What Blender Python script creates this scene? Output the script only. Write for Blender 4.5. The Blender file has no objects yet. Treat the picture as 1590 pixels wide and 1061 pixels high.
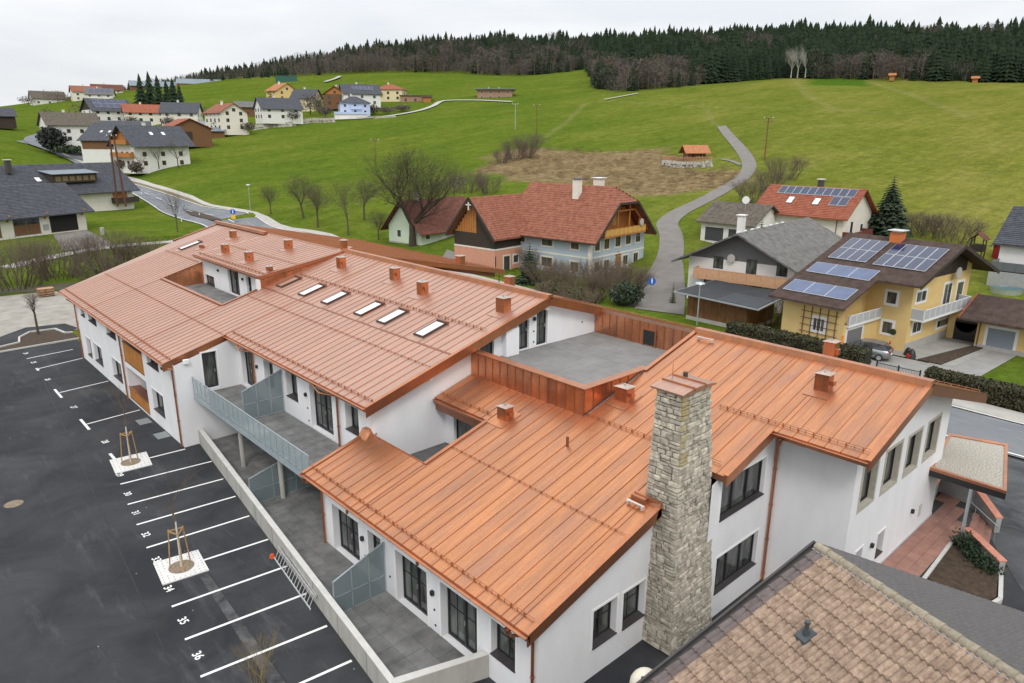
import bpy, bmesh, math, random
import numpy as np
from mathutils import Vector, Matrix
random.seed(7); np.random.seed(7)
SC = bpy.context.scene
COL = SC.collection

# ------------------------------------------------------------------ camera
CAMH = 18.0
FPX, PITCH, ROLL, YAW = 1103.0, 0.279955620, -0.00506353, 0.742490691
def _cam_axes():
    F = Vector((math.sin(YAW)*math.cos(PITCH), math.cos(YAW)*math.cos(PITCH), -math.sin(PITCH)))
    R = Vector((math.cos(YAW), -math.sin(YAW), 0)); D = F.cross(R)
    c, s = math.cos(ROLL), math.sin(ROLL)
    return c*R+s*D, -s*R+c*D, F
CR, CD, CF = _cam_axes()
cam_data = bpy.data.cameras.new('camera'); cam = bpy.data.objects.new('camera', cam_data); COL.objects.link(cam)
cam.matrix_world = Matrix(((CR.x, -CD.x, -CF.x, 0), (CR.y, -CD.y, -CF.y, 0), (CR.z, -CD.z, -CF.z, CAMH), (0, 0, 0, 1)))
cam_data.sensor_width = 36; cam_data.lens = FPX/1590*36; cam_data.clip_end = 6000; cam_data.clip_start = .1
SC.camera = cam

# ------------------------------------------------------------------ sky, sun, exposure
SUN_EL, SUN_AZ = math.radians(46), math.radians(222)      # azimuth clockwise from +y (behind and left of the camera)
W = bpy.data.worlds.new('World'); SC.world = W; W.use_nodes = True
wn, wl = W.node_tree.nodes, W.node_tree.links
for n in list(wn): wn.remove(n)
out = wn.new('ShaderNodeOutputWorld'); bg = wn.new('ShaderNodeBackground'); bg.inputs['Strength'].default_value = 0.10
sky = wn.new('ShaderNodeTexSky'); sky.sky_type = 'NISHITA'; sky.sun_disc = False
sky.sun_elevation = SUN_EL; sky.sun_rotation = SUN_AZ; sky.dust_density = 3.0; sky.air_density = 1.0
tc = wn.new('ShaderNodeTexCoord'); mp = wn.new('ShaderNodeMapping'); mp.inputs['Scale'].default_value = (1.2, 1.2, 5.0)
nz = wn.new('ShaderNodeTexNoise'); nz.inputs['Scale'].default_value = 2.2; nz.inputs['Detail'].default_value = 6; nz.inputs['Roughness'].default_value = .5
cr = wn.new('ShaderNodeValToRGB')
cr.color_ramp.elements[0].position = .36; cr.color_ramp.elements[0].color = (8.7, 9.05, 9.5, 1)
cr.color_ramp.elements[1].position = .62; cr.color_ramp.elements[1].color = (10.9, 11.0, 11.1, 1)
mx = wn.new('ShaderNodeMixRGB'); mx.inputs['Fac'].default_value = .93
# overcast luminance: an even cloud layer grows brighter towards the zenith
sx = wn.new('ShaderNodeSeparateXYZ'); mr = wn.new('ShaderNodeMapRange'); mr.inputs['From Min'].default_value = 0; mr.inputs['From Max'].default_value = 1
mr.inputs['To Min'].default_value = 1.0; mr.inputs['To Max'].default_value = 2.15
mu = wn.new('ShaderNodeVectorMath'); mu.operation = 'SCALE'
wl.new(tc.outputs['Generated'], mp.inputs['Vector']); wl.new(mp.outputs['Vector'], nz.inputs['Vector']); wl.new(nz.outputs['Fac'], cr.inputs['Fac'])
wl.new(sky.outputs['Color'], mx.inputs['Color1']); wl.new(cr.outputs['Color'], mx.inputs['Color2'])
wl.new(tc.outputs['Generated'], sx.inputs[0]); wl.new(sx.outputs['Z'], mr.inputs['Value'])
wl.new(mx.outputs['Color'], mu.inputs[0]); wl.new(mr.outputs['Result'], mu.inputs['Scale'])
wl.new(mu.outputs['Vector'], bg.inputs['Color']); wl.new(bg.outputs['Background'], out.inputs['Surface'])
sd = bpy.data.lights.new('sun', 'SUN'); sd.energy = 1.5; sd.angle = math.radians(14); sd.color = (1, .96, .9)
sun = bpy.data.objects.new('sun', sd); COL.objects.link(sun)
sdir = Vector((math.sin(SUN_AZ)*math.cos(SUN_EL), math.cos(SUN_AZ)*math.cos(SUN_EL), math.sin(SUN_EL)))
sun.rotation_euler = sdir.to_track_quat('Z', 'Y').to_euler()
vs = SC.view_settings; vs.view_transform = 'Standard'; vs.look = 'None'; vs.gamma = 1; vs.use_curve_mapping = False; vs.exposure = -0.22
SC.cycles.max_bounces = 6; SC.cycles.transparent_max_bounces = 8

# ------------------------------------------------------------------ helpers
def ray(px, py):
    return (CR*((px-795)/FPX) + CD*((py-530.5)/FPX) + CF)
def at_dist(px, py, D):                       # point of the place seen at that pixel, D metres off on the map
    d = ray(px, py); h = math.hypot(d.x, d.y); t = D/h
    return Vector((d.x*t, d.y*t, CAMH+d.z*t))

MATS = {}
def pm(name, col, rough=.7, metal=0.0, var=.0, scale=2.0, bump=0.0, bscale=30.0, col2=None, detail=4, stretch=None, spec=.5, rnd=0.0, coat=0.0):
    """principled material with procedural colour variation and fine relief"""
    if name in MATS: return MATS[name]
    m = bpy.data.materials.new(name); m.use_nodes = True
    N, L = m.node_tree.nodes, m.node_tree.links
    b = N['Principled BSDF']; b.inputs['Roughness'].default_value = rough; b.inputs['Metallic'].default_value = metal
    b.inputs['Specular IOR Level'].default_value = spec; b.inputs['Coat Weight'].default_value = coat
    c = (*col, 1); b.inputs['Base Color'].default_value = c
    geo = N.new('ShaderNodeTexCoord'); vec = geo.outputs['Object']
    if stretch:
        mpn = N.new('ShaderNodeMapping'); mpn.inputs['Scale'].default_value = stretch; L.new(vec, mpn.inputs['Vector']); vec = mpn.outputs['Vector']
    last = None
    if var > 0 or col2:
        t = N.new('ShaderNodeTexNoise'); t.inputs['Scale'].default_value = scale; t.inputs['Detail'].default_value = detail; t.inputs['Roughness'].default_value = .62
        L.new(vec, t.inputs['Vector'])
        r = N.new('ShaderNodeValToRGB'); r.color_ramp.elements[0].position = .3; r.color_ramp.elements[1].position = .7
        a = [max(0, x*(1-var)) for x in col]; e = col2 if col2 else [x*(1+var) for x in col]
        r.color_ramp.elements[0].color = (*a, 1); r.color_ramp.elements[1].color = (*e, 1)
        L.new(t.outputs['Fac'], r.inputs['Fac']); last = r.outputs['Color']
    if rnd > 0:
        oi = N.new('ShaderNodeObjectInfo'); hs = N.new('ShaderNodeMapRange'); hs.inputs['To Min'].default_value = 1-rnd; hs.inputs['To Max'].default_value = 1+rnd
        L.new(oi.outputs['Random'], hs.inputs['Value'])
        v = N.new('ShaderNodeVectorMath'); v.operation = 'SCALE'
        if last: L.new(last, v.inputs[0])
        else: v.inputs[0].default_value = col
        L.new(hs.outputs['Result'], v.inputs['Scale']); last = v.outputs['Vector']
    if last: L.new(last, b.inputs['Base Color'])
    if bump > 0:
        t2 = N.new('ShaderNodeTexNoise'); t2.inputs['Scale'].default_value = bscale; t2.inputs['Detail'].default_value = 5; L.new(vec, t2.inputs['Vector'])
        bp = N.new('ShaderNodeBump'); bp.inputs['Strength'].default_value = bump; bp.inputs['Distance'].default_value = .02
        L.new(t2.outputs['Fac'], bp.inputs['Height']); L.new(bp.outputs['Normal'], b.inputs['Normal'])
    MATS[name] = m
    return m

class MB:
    """collects faces (world coordinates, through an optional frame) and links them as ONE mesh object"""
    def __init__(s, fr=None): s.v = []; s.f = []; s.mi = []; s.fr = fr
    def P(s, p):
        p = Vector(p)
        if s.fr is not None: p = s.fr @ p
        s.v.append((p.x, p.y, p.z)); return len(s.v)-1
    def poly(s, pts, m=0): s.f.append([s.P(p) for p in pts]); s.mi.append(m); return s
    def box(s, x0, x1, y0, y1, z0, z1, m=0): return s.hexa([(x0,y0,z0),(x1,y0,z0),(x1,y1,z0),(x0,y1,z0)], [(x0,y0,z1),(x1,y0,z1),(x1,y1,z1),(x0,y1,z1)], m)
    def hexa(s, bot, top, m=0):
        n = len(bot); a = [s.P(p) for p in bot]; b = [s.P(p) for p in top]
        s.f.append(a[::-1]); s.mi.append(m); s.f.append(b); s.mi.append(m)
        for i in range(n):
            j = (i+1) % n; s.f.append([a[i], a[j], b[j], b[i]]); s.mi.append(m)
        return s
    def slab(s, top, th, m=0):               # a plate: its upper outline and a thickness downwards
        return s.hexa([(p[0], p[1], p[2]-th) for p in top], top, m)
    def bar(s, a, b, w, h, m=0, up=(0,0,1)):
        a, b = Vector(a), Vector(b); d = (b-a).normalized(); upv = Vector(up)
        if abs(d.dot(upv)) > .98: upv = Vector((1,0,0))
        sd_ = d.cross(upv).normalized()*w/2; u = sd_.cross(d).normalized()*h/2
        return s.hexa([a-sd_-u, a+sd_-u, a+sd_+u, a-sd_+u], [b-sd_-u, b+sd_-u, b+sd_+u, b-sd_+u], m)
    def tube(s, a, b, r0, r1=None, n=8, m=0, cap=True):
        r1 = r0 if r1 is None else r1
        a, b = Vector(a), Vector(b); d = (b-a).normalized(); q = Vector((0,0,1)) if abs(d.z) < .95 else Vector((1,0,0))
        e1 = d.cross(q).normalized(); e2 = d.cross(e1)
        A = [s.P(a+e1*r0*math.cos(t*2*math.pi/n)+e2*r0*math.sin(t*2*math.pi/n)) for t in range(n)]
        B = [s.P(b+e1*r1*math.cos(t*2*math.pi/n)+e2*r1*math.sin(t*2*math.pi/n)) for t in range(n)]
        for i in range(n): s.f.append([A[i], A[(i+1)%n], B[(i+1)%n], B[i]]); s.mi.append(m)
        if cap: s.f.append(A[::-1]); s.mi.append(m); s.f.append(B); s.mi.append(m)
        return s
    def build(s, name, mats, parent=None, smooth=False, shadefix=True):
        me = bpy.data.meshes.new(name); me.from_pydata(s.v, [], s.f)
        if not isinstance(mats, (list, tuple)): mats = [mats]
        for m in mats: me.materials.append(m)
        if len(mats) > 1: me.polygons.foreach_set('material_index', s.mi)
        bm = bmesh.new(); bm.from_mesh(me); bmesh.ops.recalc_face_normals(bm, faces=bm.faces); bm.to_mesh(me); bm.free()
        if smooth: me.polygons.foreach_set('use_smooth', [True]*len(me.polygons))
        return link(name, me, parent)

def root_of(o):
    while o.parent: o = o.parent
    return o
def link(name, me, parent=None):
    o = bpy.data.objects.new(name, me); COL.objects.link(o)
    if parent:
        o.parent = parent
        if parent.parent is None and parent.type == 'EMPTY': o.matrix_parent_inverse = Matrix.Translation(-parent.location)
    return o
def tag(o, label=None, cat=None, group=None, kind=None):
    if label: o['label'] = label
    if cat: o['category'] = cat
    if group: o['group'] = group
    if kind: o['kind'] = kind
    return o
def thing(name, label, cat, loc=(0,0,0), group=None):
    o = bpy.data.objects.new(name, None); o.empty_display_size = .5; o.location = loc; COL.objects.link(o)
    return tag(o, label, cat, group)
def stuff(o): o['kind'] = 'stuff'; return o
def struct(o): o['kind'] = 'structure'; return o
def dup(root, loc, label=None, rotz=0.0, scale=1.0, group=None):
    r = root.copy(); COL.objects.link(r); r.location = loc; r.rotation_euler = (0, 0, rotz); r.scale = (scale,)*3
    if label: r['label'] = label
    if group: r['group'] = group
    def rec(src, dst):
        for c in list(src.children):
            k = c.copy(); COL.objects.link(k); k.parent = dst; rec(c, k)
    rec(root, r); return r
def fast_mesh(name, V, F, mat, parent=None, attr=None):   # numpy arrays, faces all of one size
    V = np.asarray(V, dtype=np.float32); F = np.asarray(F, dtype=np.int32); n = F.shape[1]
    me = bpy.data.meshes.new(name); me.vertices.add(len(V)); me.vertices.foreach_set('co', V.ravel())
    me.loops.add(F.size); me.loops.foreach_set('vertex_index', F.ravel()); me.polygons.add(len(F))
    me.polygons.foreach_set('loop_start', np.arange(0, F.size, n, dtype=np.int32))
    if attr is not None:
        for k, a in attr.items():
            at = me.attributes.new(k, 'FLOAT', 'POINT'); at.data.foreach_set('value', np.asarray(a, np.float32))
    me.update(); me.validate(); me.materials.append(mat)
    return link(name, me, parent)

# ------------------------------------------------------------------ materials
def copper(name, base, rough, var, rnd=.10, streak=(0.5, 6, .5), dark=(.30, .16, .11), patch=.8, patchcol=(.33,.17,.12)):
    m = bpy.data.materials.new(name); m.use_nodes = True; N, L = m.node_tree.nodes, m.node_tree.links
    b = N['Principled BSDF']; b.inputs['Metallic'].default_value = .82; b.inputs['Roughness'].default_value = rough
    geo = N.new('ShaderNodeTexCoord'); mpn = N.new('ShaderNodeMapping'); mpn.inputs['Scale'].default_value = streak
    oi = N.new('ShaderNodeObjectInfo'); cmb = N.new('ShaderNodeCombineXYZ'); ml = N.new('ShaderNodeMath'); ml.operation = 'MULTIPLY'; ml.inputs[1].default_value = 37
    L.new(oi.outputs['Random'], ml.inputs[0]); L.new(ml.outputs[0], cmb.inputs['X']); L.new(ml.outputs[0], cmb.inputs['Z'])
    L.new(geo.outputs['Object'], mpn.inputs['Vector']); L.new(cmb.outputs[0], mpn.inputs['Location'])
    t = N.new('ShaderNodeTexNoise'); t.inputs['Scale'].default_value = 1.0; t.inputs['Detail'].default_value = 6; t.inputs['Roughness'].default_value = .65
    L.new(mpn.outputs['Vector'], t.inputs['Vector'])
    r = N.new('ShaderNodeValToRGB'); e = r.color_ramp.elements; e[0].position = .30; e[1].position = .72
    e[0].color = (*[base[i]*(1-var)+dark[i]*var for i in range(3)], 1); e[1].color = (*[min(1, x*(1+.28*var)) for x in base], 1)
    L.new(t.outputs['Fac'], r.inputs['Fac'])
    # wider patches where the sheet has browned
    mp2 = N.new('ShaderNodeMapping'); mp2.inputs['Scale'].default_value = (.30, 1.3, .3); L.new(geo.outputs['Object'], mp2.inputs['Vector']); L.new(cmb.outputs[0], mp2.inputs['Location'])
    tp = N.new('ShaderNodeTexNoise'); tp.inputs['Scale'].default_value = 1.0; tp.inputs['Detail'].default_value = 7; tp.inputs['Roughness'].default_value = .7; L.new(mp2.outputs['Vector'], tp.inputs['Vector'])
    rp = N.new('ShaderNodeValToRGB'); rp.color_ramp.elements[0].position = .42; rp.color_ramp.elements[0].color = (0,0,0,1); rp.color_ramp.elements[1].position = .72; rp.color_ramp.elements[1].color = (patch,patch,patch,1); L.new(tp.outputs['Fac'], rp.inputs['Fac'])
    mxp = N.new('ShaderNodeMixRGB'); L.new(rp.outputs['Color'], mxp.inputs[0]); L.new(r.outputs['Color'], mxp.inputs[1]); mxp.inputs[2].default_value = (*patchcol, 1)
    # fine speckle of oxidation
    t2 = N.new('ShaderNodeTexNoise'); t2.inputs['Scale'].default_value = 14; t2.inputs['Detail'].default_value = 5; t2.inputs['Roughness'].default_value = .8
    L.new(geo.outputs['Object'], t2.inputs['Vector'])
    mr_ = N.new('ShaderNodeMapRange'); mr_.inputs['From Min'].default_value = .35; mr_.inputs['From Max'].default_value = .7; mr_.inputs['To Min'].default_value = .86; mr_.inputs['To Max'].default_value = 1.08
    L.new(t2.outputs['Fac'], mr_.inputs['Value'])
    hs = N.new('ShaderNodeMapRange'); hs.inputs['To Min'].default_value = 1-rnd; hs.inputs['To Max'].default_value = 1+rnd; L.new(oi.outputs['Random'], hs.inputs['Value'])
    mm = N.new('ShaderNodeMath'); mm.operation = 'MULTIPLY'; L.new(hs.outputs[0], mm.inputs[0]); L.new(mr_.outputs[0], mm.inputs[1])
    v = N.new('ShaderNodeVectorMath'); v.operation = 'SCALE'; L.new(mxp.outputs[0], v.inputs[0]); L.new(mm.outputs[0], v.inputs['Scale'])
    L.new(v.outputs[0], b.inputs['Base Color'])
    rr = N.new('ShaderNodeMapRange'); rr.inputs['To Min'].default_value = rough+.12; rr.inputs['To Max'].default_value = rough-.1; L.new(t.outputs['Fac'], rr.inputs['Value']); L.new(rr.outputs[0], b.inputs['Roughness'])
    t3 = N.new('ShaderNodeTexNoise'); t3.inputs['Scale'].default_value = 1.6; t3.inputs['Detail'].default_value = 2; L.new(geo.outputs['Object'], t3.inputs['Vector'])
    bp = N.new('ShaderNodeBump'); bp.inputs['Strength'].default_value = .12; bp.inputs['Distance'].default_value = .03; L.new(t3.outputs['Fac'], bp.inputs['Height']); L.new(bp.outputs['Normal'], b.inputs['Normal'])
    MATS[name] = m; return m
CU_F = copper('copper_bright', (.605, .262, .118), .36, .5, .05, (.35, 7, .35), (.32, .16, .10), .8, (.36, .20, .145))
CU_M = copper('copper_weathered', (.555, .345, .262), .42, .30, .04, (.5, 6, .5), (.34, .20, .15), .55, (.45, .30, .25))
CU_TRIM = copper('copper_trim', (.60, .24, .11), .33, .35, .06, (1.5, 1.5, 1.5))
CU_WALL = copper('copper_cladding', (.70, .27, .12), .26, .5, .12, (1.2, 1.2, .8))
CU_SEAM = copper('copper_seam', (.56, .235, .11), .40, .3, .05)
CU_DARK = copper('copper_dark', (.30, .13, .08), .5, .4, .05)
RENDER = pm('white_render', (.74, .74, .755), .9, var=.055, scale=1.1, bump=.2, bscale=45, detail=8, stretch=(1, 1, .35))
TRIMW = pm('white_trim', (.80, .80, .80), .8, var=.02)
BLACK = pm('black_frame', (.018, .018, .02), .45)
SILL = pm('dark_sill', (.045, .04, .042), .5, var=.2, scale=6)
STONEF = pm('beige_reveal', (.42, .39, .33), .8, var=.12, scale=5, bump=.2)
def glass_dark(name, col, col2, sc=1.2):
    return pm(name, col, .04, col2=col2, scale=sc, spec=.6, detail=2, stretch=(1, 1, .25))
GLASS = glass_dark('window_glass', (.010, .012, .012), (.14, .15, .14), 2.2)  # pale streaks in the pane colour imitate curtains and reflections
GLASS2 = glass_dark('far_window_glass', (.02, .022, .025), (.07, .08, .09))
CONC = pm('concrete', (.40, .39, .355), .9, var=.14, scale=2.5, bump=.3, bscale=25, stretch=(1, 1, .25), detail=7)
CONCT = pm('concrete_top', (.55, .54, .51), .9, var=.08, scale=3, bump=.2)
ASPH = None
STEEL = pm('galvanised_steel', (.50, .53, .55), .4, metal=.7, var=.1, scale=5)
MARK = pm('road_paint', (.74, .74, .72), .7, var=.07, scale=9)
WOODL = pm('larch_boards', (.42, .17, .035), .6, var=.30, scale=3, stretch=(4, 4, .5), bump=.2, rnd=.14)
def grid_mat():
    pass
# ------------------------------------------------------------------ terrain (one sheet to the horizon)
def elev_z(px, py, D): return at_dist(px, py, D).z
COLS = [
 (-500, 110, [('z',165,1.2),('z',210,2.0),(235,300),(200,400),(178,560),(170,680),(168,760)]),
 (0,    110, [('z',165,1.2),('z',210,2.0),(235,300),(200,400),(178,560),(170,680),(168,760)]),
 (150,  110, [('z',158,.9),('z',230,1.6),(274,290),(250,330),(225,380),(195,450),(160,580),(148,680),(146,760)]),
 (250,  190, [(311,205),(262,255),(235,300),(210,345),(185,400),(160,500),(140,640),(135,740)]),
 (400,  150, [(330,155),(300,195),(250,260),(205,340),(165,440),(140,560),(120,680),(110,780)]),
 (600,  128, [(345,140),(295,180),(240,245),(200,320),(165,410),(130,540),(112,650),(84,790)]),
 (800,  112, [(290,152),(255,195),(220,250),(180,330),(150,430),(125,540),(118,620),(78,780)]),
 (1000,  98, [(330,130),(275,175),(235,220),(190,290),(160,350),(140,420),(128,490),(75,740)]),
 (1200,  80, [('z',112,2.4),(330,128),(300,147),(240,187),(200,235),(165,310),(140,395),(122,490),(67,730)]),
 (1400,  84, [('z',108,2.0),(350,125),(300,150),(270,170),(220,215),(180,275),(150,355),(128,470),(68,730)]),
 (1590,  84, [('z',100,1.5),('z',118,2.2),(345,138),(300,162),(260,184),(210,232),(170,300),(140,385),(130,470),(68,730)]),
 (2200,  84, [('z',100,1.5),('z',118,2.2),(345,138),(300,162),(260,184),(210,232),(170,300),(140,385),(130,470),(68,730)]),
]
AZ = np.radians(np.concatenate([np.linspace(-180,-46,24)[:-1], np.linspace(-46,46,560), np.linspace(46,180,24)[1:]]))   # relative to the view direction
DD = np.concatenate([[0.3, 8, 20], np.geomspace(30, 900, 230), np.geomspace(950, 3200, 14)])
def col_az(px): d = ray(px, 230); return math.atan2(d.x, d.y)-YAW
_prof = []
for px, d0, pts in COLS:
    ds = [0, d0*.9, d0] + [p[1] for p in pts]; zs = [0, 0, .15] + [p[2] if p[0] == 'z' else elev_z(px, p[0], p[1]) for p in pts]
    zs += [zs[-1]+4, zs[-1]-10, zs[-1]-60]; ds += [ds[-1]+150, 1500, 3200]
    _prof.append(np.interp(DD, ds, zs))
_prof = np.array(_prof); _caz = np.array([col_az(c[0]) for c in COLS])
HZ = np.array([np.interp(AZ, _caz, _prof[:, j]) for j in range(len(DD))]).T       # [az, D]
for _ in range(3):
    HZ[1:-1] = (HZ[:-2]+2*HZ[1:-1]+HZ[2:])/4
for _ in range(2):
    HZ[:, 1:-1] = (HZ[:, :-2]+2*HZ[:, 1:-1]+HZ[:, 2:])/4
k = np.exp(-np.linspace(-2, 2, 31)**2); k /= k.sum()
HZ = np.array([np.convolve(np.pad(HZ[:, j], 15, mode='edge'), k, 'valid') for j in range(len(DD))]).T
HZ -= .05
def ground(x, y):
    a = math.atan2(x, y)-YAW; a = (a+math.pi) % (2*math.pi)-math.pi; D = math.hypot(x, y)
    i = min(max(int(np.searchsorted(AZ, a))-1, 0), len(AZ)-2); j = min(max(int(np.searchsorted(DD, D))-1, 0), len(DD)-2)
    u = min(max((a-AZ[i])/(AZ[i+1]-AZ[i]), 0), 1); v = min(max((D-DD[j])/(DD[j+1]-DD[j]), 0), 1)
    return float((HZ[i,j]*(1-u)+HZ[i+1,j]*u)*(1-v)+(HZ[i,j+1]*(1-u)+HZ[i+1,j+1]*u)*v)
def hit(px, py, d0=40, d1=900):               # where a line of sight meets the ground
    d = ray(px, py); h = math.hypot(d.x, d.y); D = d0; prev = None
    while D < d1:
        t = D/h; z = CAMH+d.z*t; g = ground(d.x*t, d.y*t)
        if z <= g: break
        D *= 1.012
    t = D/h; return Vector((d.x*t, d.y*t, ground(d.x*t, d.y*t)))
def in_poly(px, py, poly):
    n = len(poly); c = np.zeros(px.shape, bool); j = n-1
    for i in range(n):
        xi, yi = poly[i]; xj, yj = poly[j]
        c ^= ((yi > py) != (yj > py)) & (px < (xj-xi)*(py-yi)/((yj-yi) if yj != yi else 1e-9)+xi); j = i
    return c
AA, DG = np.meshgrid(AZ+YAW, DD, indexing='ij'); GX, GY = DG*np.sin(AA), DG*np.cos(AA)
def seg_dist(pts):
    r = np.full(GX.shape, 1e9)
    for (a, b) in zip(pts[:-1], pts[1:]):
        ax, ay, bx, by = a[0], a[1], b[0], b[1]; dx, dy = bx-ax, by-ay
        t = np.clip(((GX-ax)*dx+(GY-ay)*dy)/(dx*dx+dy*dy+1e-9), 0, 1); r = np.minimum(r, np.hypot(GX-ax-t*dx, GY-ay-t*dy))
    return r
wob = 3*np.sin(GX*.11+1.3*np.sin(GY*.07))+2.2*np.sin(GY*.23+GX*.05)+1.2*np.sin(GX*.51)*np.sin(GY*.43)
def field(poly_px, soft=5.0, wobble=1.0):
    P = [hit(*p) for p in poly_px]; P2 = [(p.x, p.y) for p in P]
    ins = in_poly(GX, GY, P2); d = seg_dist(P2+[P2[0]]); s = np.where(ins, d, -d)+wob*wobble
    return np.clip(s/soft+.5, 0, 1)
brown = field([(742,268),(800,232),(870,232),(1010,236),(1110,258),(1150,268),(1135,290),(1080,298),(1000,303),(905,286),(800,278)], 5, 1.1)
DRYC = np.clip((np.degrees(AA-YAW)-1)/30, 0, 1)*np.clip((DG-70)/60, 0, 1)          # the meadow turns yellower to the right
plot = field([(1255,121),(1345,124),(1352,134),(1262,134)], 6, .3)
edge = field([(1035,150),(1240,120),(1250,134),(1150,140),(1040,158)], 14, 1)
TR = np.zeros(GX.shape)
for pl, w in (([(1097,168),(1104,186),(1112,196)], .9), ([(908,162),(880,190),(845,215)], 1.2), ([(1232,122),(1255,150),(1300,172)], 1.6), ([(1345,126),(1420,150),(1500,182)], 1.6), ([(930,157),(1110,168),(1400,178)], 1.3), ([(560,130),(480,142)], 2)):
    TR = np.maximum(TR, np.clip(1.6-seg_dist([hit(*p) for p in pl])/w, 0, 1))
for pl in ([(1180,214),(1300,226),(1450,246),(1590,274)],[(1185,222),(1300,235),(1450,257),(1590,288)],[(1200,178),(1330,184),(1480,196),(1590,208)],[(880,205),(960,195),(1080,190)],[(870,214),(960,203),(1090,198)],[(400,262),(520,232),(640,215),(760,206)],[(330,240),(480,212),(620,198),(760,190)],[(440,285),(560,252),(680,236)]):
    TR = np.maximum(TR, .30*np.clip(1.4-seg_dist([hit(*p) for p in pl])/.9, 0, 1)*(.6+.4*np.sin(GX*.3+GY*.2)))
rng = np.random.default_rng(3)
ni, nj = len(AZ), len(DD)
idx = np.arange(ni*nj).reshape(ni, nj)
Fq = np.stack([idx[:-1,:-1], idx[1:,:-1], idx[1:,1:], idx[:-1,1:]], -1).reshape(-1, 4)
Vt = np.stack([GX, GY, HZ], -1).reshape(-1, 3)
def grass_mat():
    m = bpy.data.materials.new('meadow_grass'); m.use_nodes = True; N, L = m.node_tree.nodes, m.node_tree.links
    b = N['Principled BSDF']; b.inputs['Roughness'].default_value = .95; b.inputs['Specular IOR Level'].default_value = 0
    tc_ = N.new('ShaderNodeTexCoord')
    def noise(sc, det, rgh=.6, st=None):
        t = N.new('ShaderNodeTexNoise'); t.inputs['Scale'].default_value = sc; t.inputs['Detail'].default_value = det; t.inputs['Roughness'].default_value = rgh
        if st:
            mm = N.new('ShaderNodeMapping'); mm.inputs['Scale'].default_value = st[0]; mm.inputs['Rotation'].default_value = (0, 0, st[1]); L.new(tc_.outputs['Object'], mm.inputs['Vector']); L.new(mm.outputs[0], t.inputs['Vector'])
        else: L.new(tc_.outputs['Object'], t.inputs['Vector'])
        return t.outputs['Fac']
    def ramp(f, *st):
        r = N.new('ShaderNodeValToRGB'); r.color_ramp.elements[0].position = st[0][0]; r.color_ramp.elements[0].color = (*st[0][1], 1)
        r.color_ramp.elements[1].position = st[1][0]; r.color_ramp.elements[1].color = (*st[1][1], 1)
        for s in st[2:]: e = r.color_ramp.elements.new(s[0]); e.color = (*s[1], 1)
        L.new(f, r.inputs['Fac']); return r.outputs['Color']
    def mix(f, a, c, mode='MIX'):
        x = N.new('ShaderNodeMixRGB'); x.blend_type = mode
        if isinstance(f, float): x.inputs[0].default_value = f
        else: L.new(f, x.inputs[0])
        L.new(a, x.inputs[1]); L.new(c, x.inputs[2]); return x.outputs[0]
    def att(n): a = N.new('ShaderNodeAttribute'); a.attribute_name = n; return a.outputs['Fac']
    big = noise(.022, 9, .68, ((1, 2.4, 1), .6)); mid = noise(.35, 6, .7); fine = noise(6, 6, .8)
    green = ramp(big, (.30, (.070, .114, .016)), (.72, (.132, .154, .027)), (.5, (.094, .133, .019)))
    dry = ramp(big, (.28, (.104, .130, .020)), (.72, (.205, .188, .056)), (.5, (.148, .156, .032)))
    mid2 = N.new('ShaderNodeMapRange'); mid2.inputs['From Min'].default_value = .2; mid2.inputs['From Max'].default_value = .8; mid2.inputs['To Min'].default_value = -.25; mid2.inputs['To Max'].default_value = .25; L.new(mid, mid2.inputs[0])
    ad = N.new('ShaderNodeMath'); ad.operation = 'ADD'; ad.use_clamp = True; L.new(att('dry'), ad.inputs[0]); L.new(mid2.outputs[0], ad.inputs[1])
    c = mix(ad.outputs[0], green, dry)
    pl_ = N.new('ShaderNodeRGB'); pl_.outputs[0].default_value = (.060, .115, .014, 1); c = mix(att('plot'), c, pl_.outputs[0])
    br = ramp(noise(.55, 9, .8), (.30, (.060, .062, .020)), (.68, (.31, .225, .14)), (.46, (.17, .125, .068)))
    c = mix(att('brown'), c, br)
    tr_ = N.new('ShaderNodeRGB'); tr_.outputs[0].default_value = (.24, .21, .10, 1); c = mix(att('track'), c, tr_.outputs[0])
    g = ramp(fine, (.25, (.62, .62, .62)), (.75, (1.3, 1.3, 1.3))); c = mix(.8, c, g, 'MULTIPLY')
    g2 = ramp(mid, (.3, (.72, .74, .72)), (.7, (1.24, 1.22, 1.18))); c = mix(.8, c, g2, 'MULTIPLY'); bands = noise(.30, 3, .5, ((.25, 2.6, 1), .95)); gb = ramp(bands, (.36, (.88, .90, .88)), (.62, (1.10, 1.09, 1.05))); c = mix(.8, c, gb, 'MULTIPLY'); g3 = ramp(noise(1.4, 8, .75), (.28, (.70, .72, .70)), (.72, (1.26, 1.24, 1.18))); c = mix(.8, c, g3, 'MULTIPLY')
    L.new(c, b.inputs['Base Color'])
    bp = N.new('ShaderNodeBump'); bp.inputs['Strength'].default_value = .5; bp.inputs['Distance'].default_value = .15; L.new(mid, bp.inputs['Height']); L.new(bp.outputs['Normal'], b.inputs['Normal'])
    return m
GRASS = grass_mat()
terr = fast_mesh('ground', Vt, Fq, GRASS, attr={'dry': np.clip(DRYC+.45*edge, 0, 1).ravel(), 'brown': brown.ravel(), 'plot': plot.ravel(), 'track': (TR*.26).ravel()})
terr.data.polygons.foreach_set('use_smooth', [True]*len(terr.data.polygons)); struct(terr)

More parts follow.
